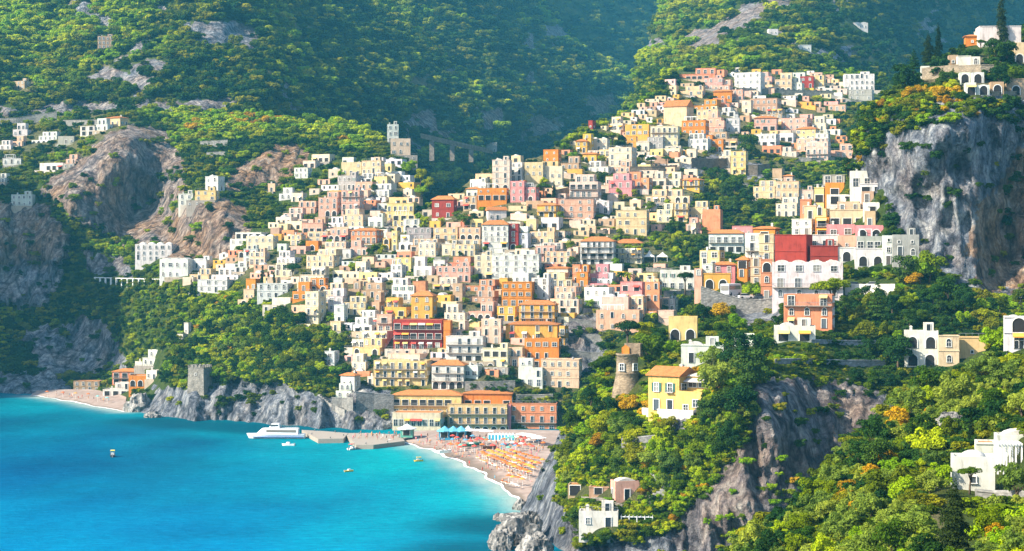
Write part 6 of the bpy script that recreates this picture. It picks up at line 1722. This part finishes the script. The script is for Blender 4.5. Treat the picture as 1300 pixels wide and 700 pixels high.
# the bushes the scatter copies are bushes of the scene themselves: set them on the ground
_sp = dict(mountain=[(60, 60, 'M1'), (180, 20, 'M1'), (350, 90, 'M1'), (700, 90, 'M2'), (870, 30, 'M4'), (110, 90, 'M1'), (240, 100, 'M1')], town=[(300, 420, 'A'), (350, 440, 'A'), (280, 450, 'A'), (410, 440, 'A'), (230, 420, 'A')], headland=[(760, 560, 'B'), (800, 545, 'B'), (730, 590, 'B'), (870, 590, 'B'), (820, 590, 'B')], foreground=[(1060, 690, 'C'), (1120, 680, 'C'), (1160, 600, 'C'), (1090, 640, 'C'), (1280, 520, 'C')])
SHR = []
for (pt, nm), hs in HOLD.items():
    for i, h in enumerate(hs):
        x, y, sh = R.choice(_sp[pt]); x += R.uniform(-18, 18); y += R.uniform(-9, 9); p = ground(x, y, sh); h.location = p; s = R.uniform(7, 11) * p.y / F / 3.0; h.scale = (s, s, s)
        SHR.append(dict(o=h, k='bush_' + nm, x=x, y=y - 4, hpx=9, sheet=sh, d=p.y))
# ------------------------------------------------------------------ jetties, boats, kiosks, beach life
def jetty(pts, z, label):
    P = [sea(x, y, z) for x, y in pts]; o = P[0].copy(); o.z = 0; root = empty('jetty', o); n = len(P); b = MB()
    vs = [(q - o)[:2] + (z,) for q in P] + [(q - o)[:2] + (-2.5,) for q in P]; b.add(vs, [tuple(range(n))[::-1]] + [((i + 1) % n, i, i + n, (i + 1) % n + n)[::-1] for i in range(n)]); me = b.mesh('quay', [M['concrete']])
    bm = bmesh.new(); bm.from_mesh(me); bmesh.ops.recalc_face_normals(bm, faces=bm.faces); bm.to_mesh(me); bm.free(); obj('quay', me, root)
    c = MB(); c.lathe([(.18, 0), (.14, .35), (.24, .45), (.2, .55)], 8); bo = c.mesh('bollard', [M['metal']], True)
    for i in range(n):
        q = P[i].lerp(P[(i + 1) % n], .5) - o; cen = sum((x - o for x in P), Vector()) / n; q = q.lerp(cen, .12); obj('bollard', bo, root, (q.x, q.y, z))
    done(root, label, 'jetty')
jetty([(383, 546), (412, 547.5), (442, 550), (436, 557), (404, 557.5)], 1.5, 'long bare concrete jetty under the sea cliff')
jetty([(437, 550), (470, 550), (508, 552), (514, 560), (474, 565), (452, 565)], 1.4, 'busy concrete jetty with people joining the main beach'); LAND.append((470, 557, 'busy concrete jetty'))

def hull(L, B, H, m=0, fine=.25):
    b = MB(); ns = 9; vs = []
    for i in range(ns):
        t = i / (ns - 1); x = L * (t - .5); w = B / 2 * (1 - max(0, (t - .55) / .45) ** 2.2) * (1 - .12 * (1 - t)) + .02; sh = H * (1 + .35 * max(0, t - .4) ** 1.5)
        vs += [(x, -w, sh), (x - .04 * L * (t > .95), -w * .72, .05), (x - .06 * L * (t > .9), 0, -.35), (x - .04 * L * (t > .95), w * .72, .05), (x, w, sh)]
    fs = [(5 * i + k, 5 * i + k + 1, 5 * i + 6 + k, 5 * i + 5 + k)[::-1] for i in range(ns - 1) for k in range(4)] + [(0, 1, 2, 3, 4)[::-1]] + [(5 * i + 4, 5 * i, 5 * i + 5, 5 * i + 9)[::-1] for i in range(ns - 1)]
    b.add(vs, fs, m); return b
def ferry():
    p = sea(350, 556.5); root = empty('ferry', p, rad(178)); L = 20.5
    obj('hull', hull(L, 4.8, 1.5).mesh('hull', [M['paint']]), root, col=(.82, .83, .84))
    b = MB(); b.box(-9.9, 8.0, -2.46, 2.46, .5, .68); obj('stripe', b.mesh('stripe', [M['paint']]), root, col=(.05, .12, .32))
    b = MB(); vs = [(-8, -2, 1.45), (4.2, -2, 1.6), (6.6, -1.1, 1.7), (6.6, 1.1, 1.7), (4.2, 2, 1.6), (-8, 2, 1.45), (-8, -1.9, 3.5), (3.4, -1.9, 3.5), (4.6, -1, 3.5), (4.6, 1, 3.5), (3.4, 1.9, 3.5), (-8, 1.9, 3.5)]
    b.add(vs, [tuple(range(5, -1, -1)), tuple(range(6, 12))] + [(i, (i + 1) % 6, (i + 1) % 6 + 6, i + 6) for i in range(6)]); cb = obj('cabin', b.mesh('cabin', [M['paint']]), root, col=(.8, .81, .82))
    for s in (-1, 1):
        b = MB(); b.prism([(-7.4, 2.15), (3.0, 2.3), (3.0, 3.05), (-7.4, 3.05)], s * 2.02, s * 1.9); obj('window', b.mesh('window', [M['glass']]), cb)
    b = MB(); b.box(-7.6, 2.6, -1.9, 1.9, 3.52, 3.62); obj('upper_deck', b.mesh('upper_deck', [M['paint']]), root, col=(.5, .52, .55))
    b = MB(); b.add([(-1.5, -1.3, 3.6), (2.4, -1.1, 3.6), (2.4, 1.1, 3.6), (-1.5, 1.3, 3.6), (-1.3, -1.2, 5.2), (1.3, -1, 5.2), (1.3, 1, 5.2), (-1.3, 1.2, 5.2)], [(3, 2, 1, 0), (4, 5, 6, 7), (0, 1, 5, 4), (1, 2, 6, 5), (2, 3, 7, 6), (3, 0, 4, 7)])
    w = obj('wheelhouse', b.mesh('wheelhouse', [M['paint']]), root, col=(.8, .81, .82))
    b = MB(); b.box(-1.0, 1.75, -1.32, 1.32, 4.3, 4.85); obj('window', b.mesh('window', [M['glass']]), w)
    b = MB(); b.tube([(-2, 0, 3.6), (-2, 0, 7.4)], [.12, .05]); b.tube([(-2, -.9, 6.4), (-2, .9, 6.4)], .05); obj('mast', b.mesh('mast', [M['metal']]), root)
    b = MB()
    for s in (-1.85, 1.85):
        b.tube([(-7.5, s, 4.5), (-1.6, s, 4.5)], .05)
        for i in range(8): b.tube([(-7.5 + i * .84, s, 3.6), (-7.5 + i * .84, s, 4.5)], .04)
    b.tube([(-7.5, -1.85, 4.5), (-7.5, 1.85, 4.5)], .05); obj('railing', b.mesh('railing', [M['metal']]), root)
    done(root, 'white passenger ferry with dark windows lying off the concrete jetty', 'ferry'); LAND.append((350, 548, 'white ferry'))
ferry()
def small_boat(p, L, rz, col, label, name='motor_boat', canopy=None, cat='boat', deck=(.6, .5, .35), group=None):
    root = empty(name, p, rad(rz)); B = L * .36
    obj('hull', hull(L, B, L * .13).mesh('hull', [M['paint']]), root, col=col)
    if name == 'motor_boat':
        b = MB(); b.box(-L * .1, L * .14, -B * .28, B * .28, L * .12, L * .27); obj('console', b.mesh('console', [M['paint']]), root, col=(.75, .75, .75))
        b = MB(); b.box(-L * .53, -L * .45, -.2, .2, -.2, L * .2); obj('outboard_motor', b.mesh('outboard_motor', [M['metal']]), root)
    else:
        for t in (-.25, .08):
            b = MB(); b.box(L * t, L * t + .3, -B * .42, B * .42, L * .145, L * .16); obj('thwart', b.mesh('thwart', [M['wood']]), root)
    if canopy:
        b = MB(); b.box(-L * .3, L * .18, -B * .42, B * .42, L * .42, L * .46); c = obj('canopy', b.mesh('canopy', [M['cloth']]), root, col=canopy)
        b = MB()
        for x in (-L * .28, L * .16):
            for y in (-B * .38, B * .38): 
                q = MB(); q.tube([(x, y, L * .1), (x, y, L * .42)], .05, 5); obj('pole', q.mesh('pole', [M['metal']]), c)
    done(root, label, cat, group); return root
small_boat(sea(143, 580), 4.6, 100, (.04, .04, .05), 'small dark boat with a yellow canopy alone on the open sea', canopy=(.75, .62, .12))
small_boat(sea(366, 566), 4.5, 170, (.8, .8, .8), 'small white motorboat just below the ferry')
small_boat(sea(447, 571), 4.2, 60, (.8, .78, .76), 'small white boat with red canopy in front of the busy jetty', canopy=(.6, .1, .1))
small_boat(sea(496, 563.5), 5.5, 178, (.75, .72, .7), 'pale motorboat moored along the busy jetty')
small_boat(sea(531, 586), 3.0, 200, (.8, .45, .03), 'orange-yellow motorboat close to the main beach', canopy=(.85, .55, .05))
small_boat(sea(443, 599), 3.0, 30, (.75, .5, .05), 'orange motorboat in open water below the busy jetty')
for i, (x, y, c, r_, lb) in enumerate([(596, 566, (.03, .2, .15), 20, 'dark green rowing boat drawn up on the shingle'), (603, 564.5, (.05, .25, .2), 30, 'second green rowing boat drawn up on the shingle beside the first'), (621, 569, (.15, .07, .04), 10, 'brown rowing boat lying on the upper beach'), (651, 566, (.1, .2, .3), 5, 'blue rowing boat lying on the upper beach'), (565, 574, (.8, .8, .8), 35, 'white rowing boat drawn up near the water line')]):
    small_boat(sea(x, y, 2.0), 5.0, r_, c, lb, 'rowing_boat')

def kiosk(x, y, col, label, w=3.6):
    p = sea(x, y, 2.2); root = empty('beach_kiosk', p, rad(-6)); b = MB(); b.box(-w / 2, w / 2, 0, w * .8, -.6, 2.2); obj('wall', b.mesh('wall', [M['paint']]), root, col=tri(col, 1.0))
    b = MB(); r = w * .78; b.lathe([(r, 2.15), (r, 2.45), (r * .5, 3.1), (.12, 4.0)], 8, c=(0, w * .4)); obj('canopy', b.mesh('canopy', [M['cloth']]), root, col=tri((.75, .78, .8), 1) if col[2] < .3 else (.12, .38, .52))
    obj('opening', OPEN['p'], root, (0, 0, .2), 0); done(root, label, 'kiosk')
kiosk(564, 556.5, (.04, .25, .42), 'blue beach kiosk with pointed canopy, leftmost of three beside the yellow hotel arches')
kiosk(575, 556.5, (.05, .28, .45), 'blue beach kiosk with pointed canopy in the middle of three')
kiosk(585, 556.5, (.05, .3, .5), 'bright blue beach kiosk with pointed canopy, rightmost of three')
kiosk(594, 556, (.5, .03, .05), 'small dark red kiosk with pale canopy beside the blue kiosks', 2.6)
kiosk(516, 553.5, (.1, .32, .25), 'green and white kiosk at the root of the busy jetty', 4.2)
for i in range(8):
    p = sea(621.5 + i * 4.25, 559 + i * .06, 2.3); root = empty('beach_cabin', p, rad(-4)); b = MB(); b.prism([(-.58, -.5), (.58, -.5), (.58, 2.0), (0, 2.5), (-.58, 2.0)], 0, 1.4); obj('wall', b.mesh('wall', [M['white']]), root)
    b = MB(); b.box(-.36, .36, -.05, .01, .05, 1.75); obj('door', b.mesh('door', [M['paint']]), root, col=(.03, .33, .5))
    done(root, 'white beach cabin with turquoise door in the row behind the sunbathers', 'cabin', 'beach cabins in a row below the coral hotel')

def canopy_mesh(r, h, n=8):
    b = MB(); b.lathe([(r, h - .42), (r, h - .34), (r * .55, h - .1), (.04, h + .08)], n); return b.mesh('canopy', [M['cloth']])
def pole_mesh(h): b = MB(); b.tube([(0, 0, -.5), (0, 0, h)], .04, 5); return b.mesh('pole', [M['white']])
CAN, POL, CANB, POLB = canopy_mesh(.92, 2.3), pole_mesh(2.25), canopy_mesh(2.6, 2.9), pole_mesh(2.85)
def parasol(p, col, label, group, big=False):
    root = empty('parasol', p, R.uniform(0, 6)); obj('canopy', CANB if big else CAN, root, col=col); obj('pole', POLB if big else POL, root); done(root, label, 'parasol', group)
def sunbed_meshes():
    f = MB(); f.box(-.3, .3, -.95, .95, .25, .31)
    for x in (-.27, .27):
        for y in (-.8, .6): f.box(x - .03, x + .03, y - .03, y + .03, -.1, .25)
    m = MB(); m.add([(-.3, -.95, .32), (.3, -.95, .32), (.3, .35, .32), (-.3, .35, .32), (-.3, -.95, .39), (.3, -.95, .39), (.3, .35, .39), (-.3, .35, .39), (-.3, .9, .72), (.3, .9, .72), (.3, .9, .79), (-.3, .9, .79)],
                    [(3, 2, 1, 0), (4, 5, 6, 7), (0, 1, 5, 4), (1, 2, 6, 5), (3, 0, 4, 7), (2, 3, 8, 9), (7, 6, 10, 11), (6, 2, 9, 10), (3, 7, 11, 8), (9, 8, 11, 10)])
    return f.mesh('frame', [M['white']]), m.mesh('mattress', [M['cloth']])
SBF, SBM = sunbed_meshes()
def sunbed(p, col, rz, label, group):
    root = empty('sunbed', p, rz); obj('frame', SBF, root); obj('mattress', SBM, root, col=col); done(root, label, 'sunbed', group)
def beach_pt(u, v):
    """u along the shore 0..1 (far to near), v from the water 0 to the back 1"""
    i = u * 89; a = resample([sea(*q) for q in WATERLINE], 90); 
    return None
_wa = resample([sea(*q) for q in WATERLINE], 90); _wb = resample([sea(x, y, z) for x, y, z in BACKLINE], 90)
def beach_pt(u, v):
    i = min(89, max(0, int(round(u * 89)))); p = _wa[i].lerp(_wb[i], v); p.z = _wb[i].z * (1 - (1 - v) ** 1.6); return p
def beach_xy(px, py):
    z = 1.2
    for _ in range(4):
        p = sea(px, py, z); best = min(range(90), key=lambda i: (_wa[i].lerp(_wb[i], .5) - p).length); L = (_wb[best] - _wa[best]); v = max(0, min(1, (p - _wa[best]).dot(L) / L.length_squared)); z = _wb[best].z * (1 - (1 - v) ** 1.6)
    return sea(px, py, z)
OR, YE = (.60, .15, .03), (.66, .30, .05)
for k, (a, b_, n, col) in enumerate([((612, 582), (672, 608), 19, OR), ((620, 580), (678, 602), 18, YE), ((632, 579), (684, 597), 15, OR), ((650, 580), (688, 592), 9, OR), ((645, 613), (664, 617), 4, YE)]):
    for i in range(n):
        t = i / (n - 1); x, y = a[0] + (b_[0] - a[0]) * t + R.uniform(-.9, .9), a[1] + (b_[1] - a[1]) * t + R.uniform(-.5, .5); p = beach_xy(x, y)
        c = col if R.random() < .8 else (YE if col == OR else OR)
        nmc = 'orange' if c == OR else 'yellow'
        parasol(p, tuple(v * R.uniform(.9, 1.1) for v in c), f'{nmc} beach parasol in the slanting rows on the near half of the main beach', f'{nmc} parasols in slanting rows on the main beach')
        if R.random() < .8: sunbed(p + Vector((-1.3, -.9, .02)), R.choice([OR, (.75, .4, .1), (.8, .75, .7)]), rad(R.uniform(40, 70)), 'sunbed in the rows beside the orange and yellow parasols', 'sunbeds among the parasol rows')
for i in range(46):
    x, y = R.uniform(570, 690), R.uniform(560, 577); c, nmc = R.choice([((.8, .78, .74), 'white'), ((.7, .08, .06), 'red'), ((.1, .3, .5), 'blue'), (OR, 'orange'), ((.15, .45, .35), 'green')])
    parasol(beach_xy(x, y), c, f'single {nmc} parasol among the crowd on the upper main beach', f'{nmc} parasols scattered on the upper main beach')
for x, y in ((600, 556), (606, 556), (612, 556), (618, 557), (664, 561), (671, 562), (678, 564), (684, 566)):
    parasol(sea(x, y, 2.6), (.8, .79, .76), 'large white cafe parasol at the back of the main beach', 'large white cafe parasols', True)
for x, y, c, nmc in ((60, 503, OR, 'orange'), (80, 504, OR, 'orange'), (96, 505, YE, 'yellow'), (112, 506, OR, 'orange'), (124, 509, (.2, .5, .5), 'teal'), (136, 511, (.2, .5, .5), 'teal')):
    parasol(sea(x, y, 1.4), c, f'{nmc} parasol on the small far beach', f'{nmc} parasols on the far beach')

# people: one continuous body each, grown from a skeleton
def body_mesh_person(pose, seed):
    J = {'st': [(0, 0, .92), (0, 0, 1.15), (0, 0, 1.42), (0, 0, 1.54), (0, -.02, 1.66), (.09, 0, .86), (.12, .02, .48), (.13, 0, .06), (.13, -.12, .03), (-.09, 0, .86), (-.11, -.02, .48), (-.12, .03, .06), (-.12, -.1, .03), (.19, 0, 1.4), (.26, .03, 1.1), (.24, -.1, .88), (-.19, 0, 1.4), (-.27, .02, 1.1), (-.28, -.05, .85)],
         'wk': [(0, 0, .92), (0, 0, 1.15), (0, -.02, 1.42), (0, -.03, 1.54), (0, -.05, 1.66), (.09, 0, .86), (.11, -.16, .5), (.12, -.22, .06), (.12, -.34, .04), (-.09, 0, .86), (-.11, .1, .48), (-.12, .34, .1), (-.12, .26, .03), (.19, 0, 1.4), (.25, .16, 1.12), (.24, .1, .9), (-.19, 0, 1.4), (-.25, -.14, 1.12), (-.25, -.28, .95)],
         'si': [(0, 0, .12), (0, .05, .35), (0, .02, .6), (0, 0, .72), (0, -.03, .84), (.1, -.06, .12), (.14, -.35, .42), (.14, -.6, .06), (.14, -.72, .05), (-.1, -.06, .12), (-.14, -.38, .4), (-.14, -.62, .06), (-.14, -.74, .05), (.19, .02, .57), (.27, .1, .32), (.26, .2, .06), (-.19, .02, .57), (-.25, -.14, .42), (-.16, -.32, .42)],
         'ly': [(0, 0, .12), (0, .25, .13), (0, .5, .14), (0, .62, .14), (0, .76, .16), (.09, -.06, .12), (.11, -.46, .14), (.12, -.88, .07), (.12, -.95, .16), (-.09, -.06, .12), (-.11, -.44, .26), (-.12, -.8, .06), (-.12, -.88, .1), (.19, .48, .13), (.32, .25, .08), (.3, .0, .07), (-.19, .48, .13), (-.34, .6, .08), (-.22, .82, .08)]}[pose]
    E = [(0, 1), (1, 2), (2, 3), (3, 4), (0, 5), (5, 6), (6, 7), (7, 8), (0, 9), (9, 10), (10, 11), (11, 12), (2, 13), (13, 14), (14, 15), (2, 16), (16, 17), (17, 18)]
    rr = [.15, .135, .15, .06, .105, .095, .065, .04, .035, .095, .065, .04, .035, .065, .045, .035, .065, .045, .035]
    me = D.meshes.new('person'); me.from_pydata(J, E, []); o = D.objects.new('person', me); C.objects.link(o)
    sk = o.modifiers.new('s', 'SKIN'); sv = me.skin_vertices[0].data
    for k, r_ in enumerate(rr): sv[k].radius = (r_, r_ * .85); sv[k].use_root = (k == 0)
    o.modifiers.new('u', 'SUBSURF').levels = 1
    dg = bpy.context.evaluated_depsgraph_get(); m2 = D.meshes.new_from_object(o.evaluated_get(dg)); D.objects.remove(o); D.meshes.remove(me)
    m2.materials.clear()
    for m in (M['skin'], M['cloth'], M['hair']): m2.materials.append(m)
    hip, chest, head = Vector(J[0]), Vector(J[2]), Vector(J[4]); top = seed % 2
    for p in m2.polygons:
        c = p.center; k = 0
        if (c - hip).length < .2 or (c - Vector(J[5])).length < .13 or (c - Vector(J[9])).length < .13: k = 1
        if top and ((c - chest).length < .17 or (c - Vector(J[1])).length < .16): k = 1
        if (c - head).length < .16 and ((c - head).dot((head - chest).normalized()) > .03 or (pose in ('st', 'wk', 'si') and c.y > head.y + .03)): k = 2
        p.material_index = k; p.use_smooth = True
    m2.name = 'person'; return m2
PPL = {(ps, t): body_mesh_person(ps, t) for ps in ('st', 'wk', 'si', 'ly') for t in (0, 1)}
PV = dict(st='standing', wk='walking', si='sitting', ly='lying')
CLC = [((.6, .04, .04), 'red'), ((.03, .05, .1), 'dark blue'), ((.8, .78, .75), 'white'), ((.1, .35, .5), 'light blue'), ((.02, .02, .025), 'black'), ((.8, .35, .05), 'orange'), ((.7, .25, .35), 'pink')]
def person(p, place, key):
    ps = R.choices(['st', 'wk', 'si', 'ly'], [4, 3, 2, 3] if key == 'beach' else [5, 4, 1, 0])[0]; t = R.choice([0, 1]); c, cn = R.choice(CLC)
    o = obj('person', PPL[(ps, t)], None, p, R.uniform(0, 6.28), c, R.uniform(.93, 1.07)); what = 'swimwear' if not t else 'top and shorts'
    done(o, f'person in {cn} {what} {PV[ps]} {place}', 'person', f'people in {cn} {what} {PV[ps]} {place}')
_bp = list(WATERLINE) + [(x, y) for x, y, z in BACKLINE[::-1]]
_bx = []
while len(_bx) < 250:
    x, y = R.uniform(520, 690), R.uniform(556, 612) if R.random() < .42 else R.uniform(556, 583)
    if sdpoly(np.array([x]), np.array([y]), _bp)[0] > 1.2: _bx.append((x, y))
for x, y in _bx: person(beach_xy(x, y), 'on the crowded main beach', 'beach')
for i in range(26): x, y = R.uniform(445, 506), R.uniform(552, 560); person(sea(x, y, 1.4), 'on the concrete jetty', 'quay')
for i in range(14): x = R.uniform(60, 140); person(sea(x, 500 + (x - 60) * .14, 1.2), 'on the small far beach', 'quay')
# ------------------------------------------------------------------ labels that single each thing out
ORD = ['nearest', 'second', 'third', 'fourth', 'fifth', 'sixth', 'seventh', 'eighth', 'ninth', 'tenth', 'eleventh', 'twelfth', 'thirteenth', 'fourteenth', 'fifteenth', 'sixteenth', 'seventeenth', 'eighteenth', 'nineteenth', 'twentieth']
NUM = {1: 'one-storey', 2: 'two-storey', 3: 'three-storey', 4: 'four-storey', 5: 'five-storey'}
for e in BUILT:
    if e['short']: LAND.append((e['x'], e['y'], e['short']))
LAND += [(1212, 655, 'broad dark cypress'), (1206, 538, 'pale limestone outcrop'), (805, 320, 'pointed white canopies'), (95, 230, 'far western cliff'), (255, 300, 'orange western cliff'), (345, 212, 'upper orange cliff'), (1000, 590, 'near shaded cliff'), (1200, 240, 'tall grey crag'),
         (870, 355, 'roadside umbrella pine'), (1056, 375, 'big umbrella pine'), (500, 230, 'wooded gully'), (320, 430, 'green terraced knoll'), (100, 500, 'small far beach'), (1030, 445, 'dark terraced garden')]
def rel(x, y, skip=None):
    best = min((l for l in LAND if l[2] != skip), key=lambda l: math.hypot(l[0] - x, (l[1] - y) * 1.2)); dx, dy = x - best[0], y - best[1]
    if abs(dx) > 2.2 * abs(dy): w = 'left of' if dx < 0 else 'right of'
    elif abs(dy) > 2.2 * abs(dx): w = 'above' if dy < 0 else 'below'
    else: w = ('above ' if dy < 0 else 'below ') + ('left of' if dx < 0 else 'right of')
    return best[2], w, math.hypot(dx, dy)
USED = set()
def label_all(items):
    g = {}
    for o, desc, x, y, cat, grp in items:
        lm, w, d = rel(x, y); g.setdefault((desc, lm, w), []).append((d, o, cat, grp))
    for (desc, lm, w), v in g.items():
        v.sort(key=lambda t: t[0])
        for i, (d, o, cat, grp) in enumerate(v):
            t = f'{desc} {w} the {lm}' if len(v) == 1 else f'{desc}, {ORD[i] if i < len(ORD) else "far"} {w} the {lm}'
            if d < 6 and len(v) == 1: t = f'{desc} close {w} the {lm}'
            o['label'] = t; o['category'] = cat; o['group'] = grp
items = []
for e in BUILT:
    o = e['o']; cem = e['x'] > 1165 and e['y'] < 125
    if e['label']:
        lb = e['label']; w = next((k for k in ('hotel', 'palace', 'villa', 'church', 'hall', 'ruin') if k in lb.split()), 'house')
        o.name = {'hall': 'gabled_hall', 'ruin': 'stone_ruin'}.get(w, w); o['label'] = lb; o['category'] = w
        o['group'] = 'buildings of the hillside town'; continue
    col = e.get('cn') or PALN[e['c']]; fl = NUM.get(min(5, e['fl']), 'tall')
    if cem:
        o.name = 'tomb_chapel'; wd = 'tomb chapel'
        items.append((o, f'{"small" if e["w"] < 3.4 else "wide"} {col} {"arched" if e["arch"] else "plain"} {wd}', e['x'], e['y'], 'chapel', 'cemetery chapels on the crag')); continue
    rf = {'f': 'flat-roofed', 't': 'tile-roofed', 'y': 'gabled', 'v': 'vaulted', 'D': 'domed', 'x': 'plain-roofed'}[e['roof']]
    ex = ' with arched openings' if e['arch'] else (' with balconies' if e['bal'] else '')
    items.append((o, f'{col} {fl} {rf} house{ex}', e['x'], e['y'], 'house', 'houses stacked up the hillside'))
label_all(items)
items = []
TD = dict(broadleaf_tree='round green tree', olive_tree='grey-green olive tree', dark_tree='dark evergreen tree', scrub_oak='low holm oak', bright_tree='bright yellow-green tree', autumn_tree='orange-yellow tree', cypress='slim dark cypress', wide_cypress='broad dark cypress', umbrella_pine='flat-topped umbrella pine', conifer='pointed dark conifer', palm_tree='feathery palm tree')
TG = dict(A='trees among the houses and terraces', B='trees on the headland and crag', C='trees on the near slope')
for e in PLANTED:
    m = {'A': (13, 18), 'B': (22, 29), 'C': (29, 38)}[e['sheet']]; sz = 'small ' if e['hpx'] < m[0] else ('large ' if e['hpx'] > m[1] else '')
    items.append((e['o'], sz + TD[e['k']], e['x'], e['y'], 'cypress' if 'cypress' in e['k'] else ('palm' if 'palm' in e['k'] else 'tree'), TG[e['sheet']]))
BD = dict(bush_broad='green', bush_wild='dull green', bush_vivid='bright green', bush_autumn='orange-yellow', bush_olive='grey-green', bush_pine='dark green')
for e in SHR: items.append((e['o'], f'low {BD[e["k"]]} scrub bush', e['x'], e['y'], 'bush', 'scrub bushes on the slopes'))
label_all(items)
for e in WALLS: e['o']['label'] = e['label']; e['o']['category'] = e['cat']; e['o']['group'] = 'terrace and road walls'
# ------------------------------------------------------------------ haze
def make_haze(dens=0.000085, col=(0.14, 0.66, 1.0)):
    mb = MB(); mb.box(-2600, 2600, -700, 3700, -62, 760)
    m = D.materials.new('haze_air'); m.use_nodes = True; nt = m.node_tree; nt.nodes.clear()
    out = N(nt, 'ShaderNodeOutputMaterial'); pv = N(nt, 'ShaderNodeVolumePrincipled'); pv.inputs['Color'].default_value = (*col, 1); pv.inputs['Density'].default_value = dens
    pv.inputs['Anisotropy'].default_value = 0.0
    lk(nt, pv.outputs[0], out.inputs['Volume'])
    obj('haze', mb.mesh('haze', [m]))['kind'] = 'stuff'
make_haze()
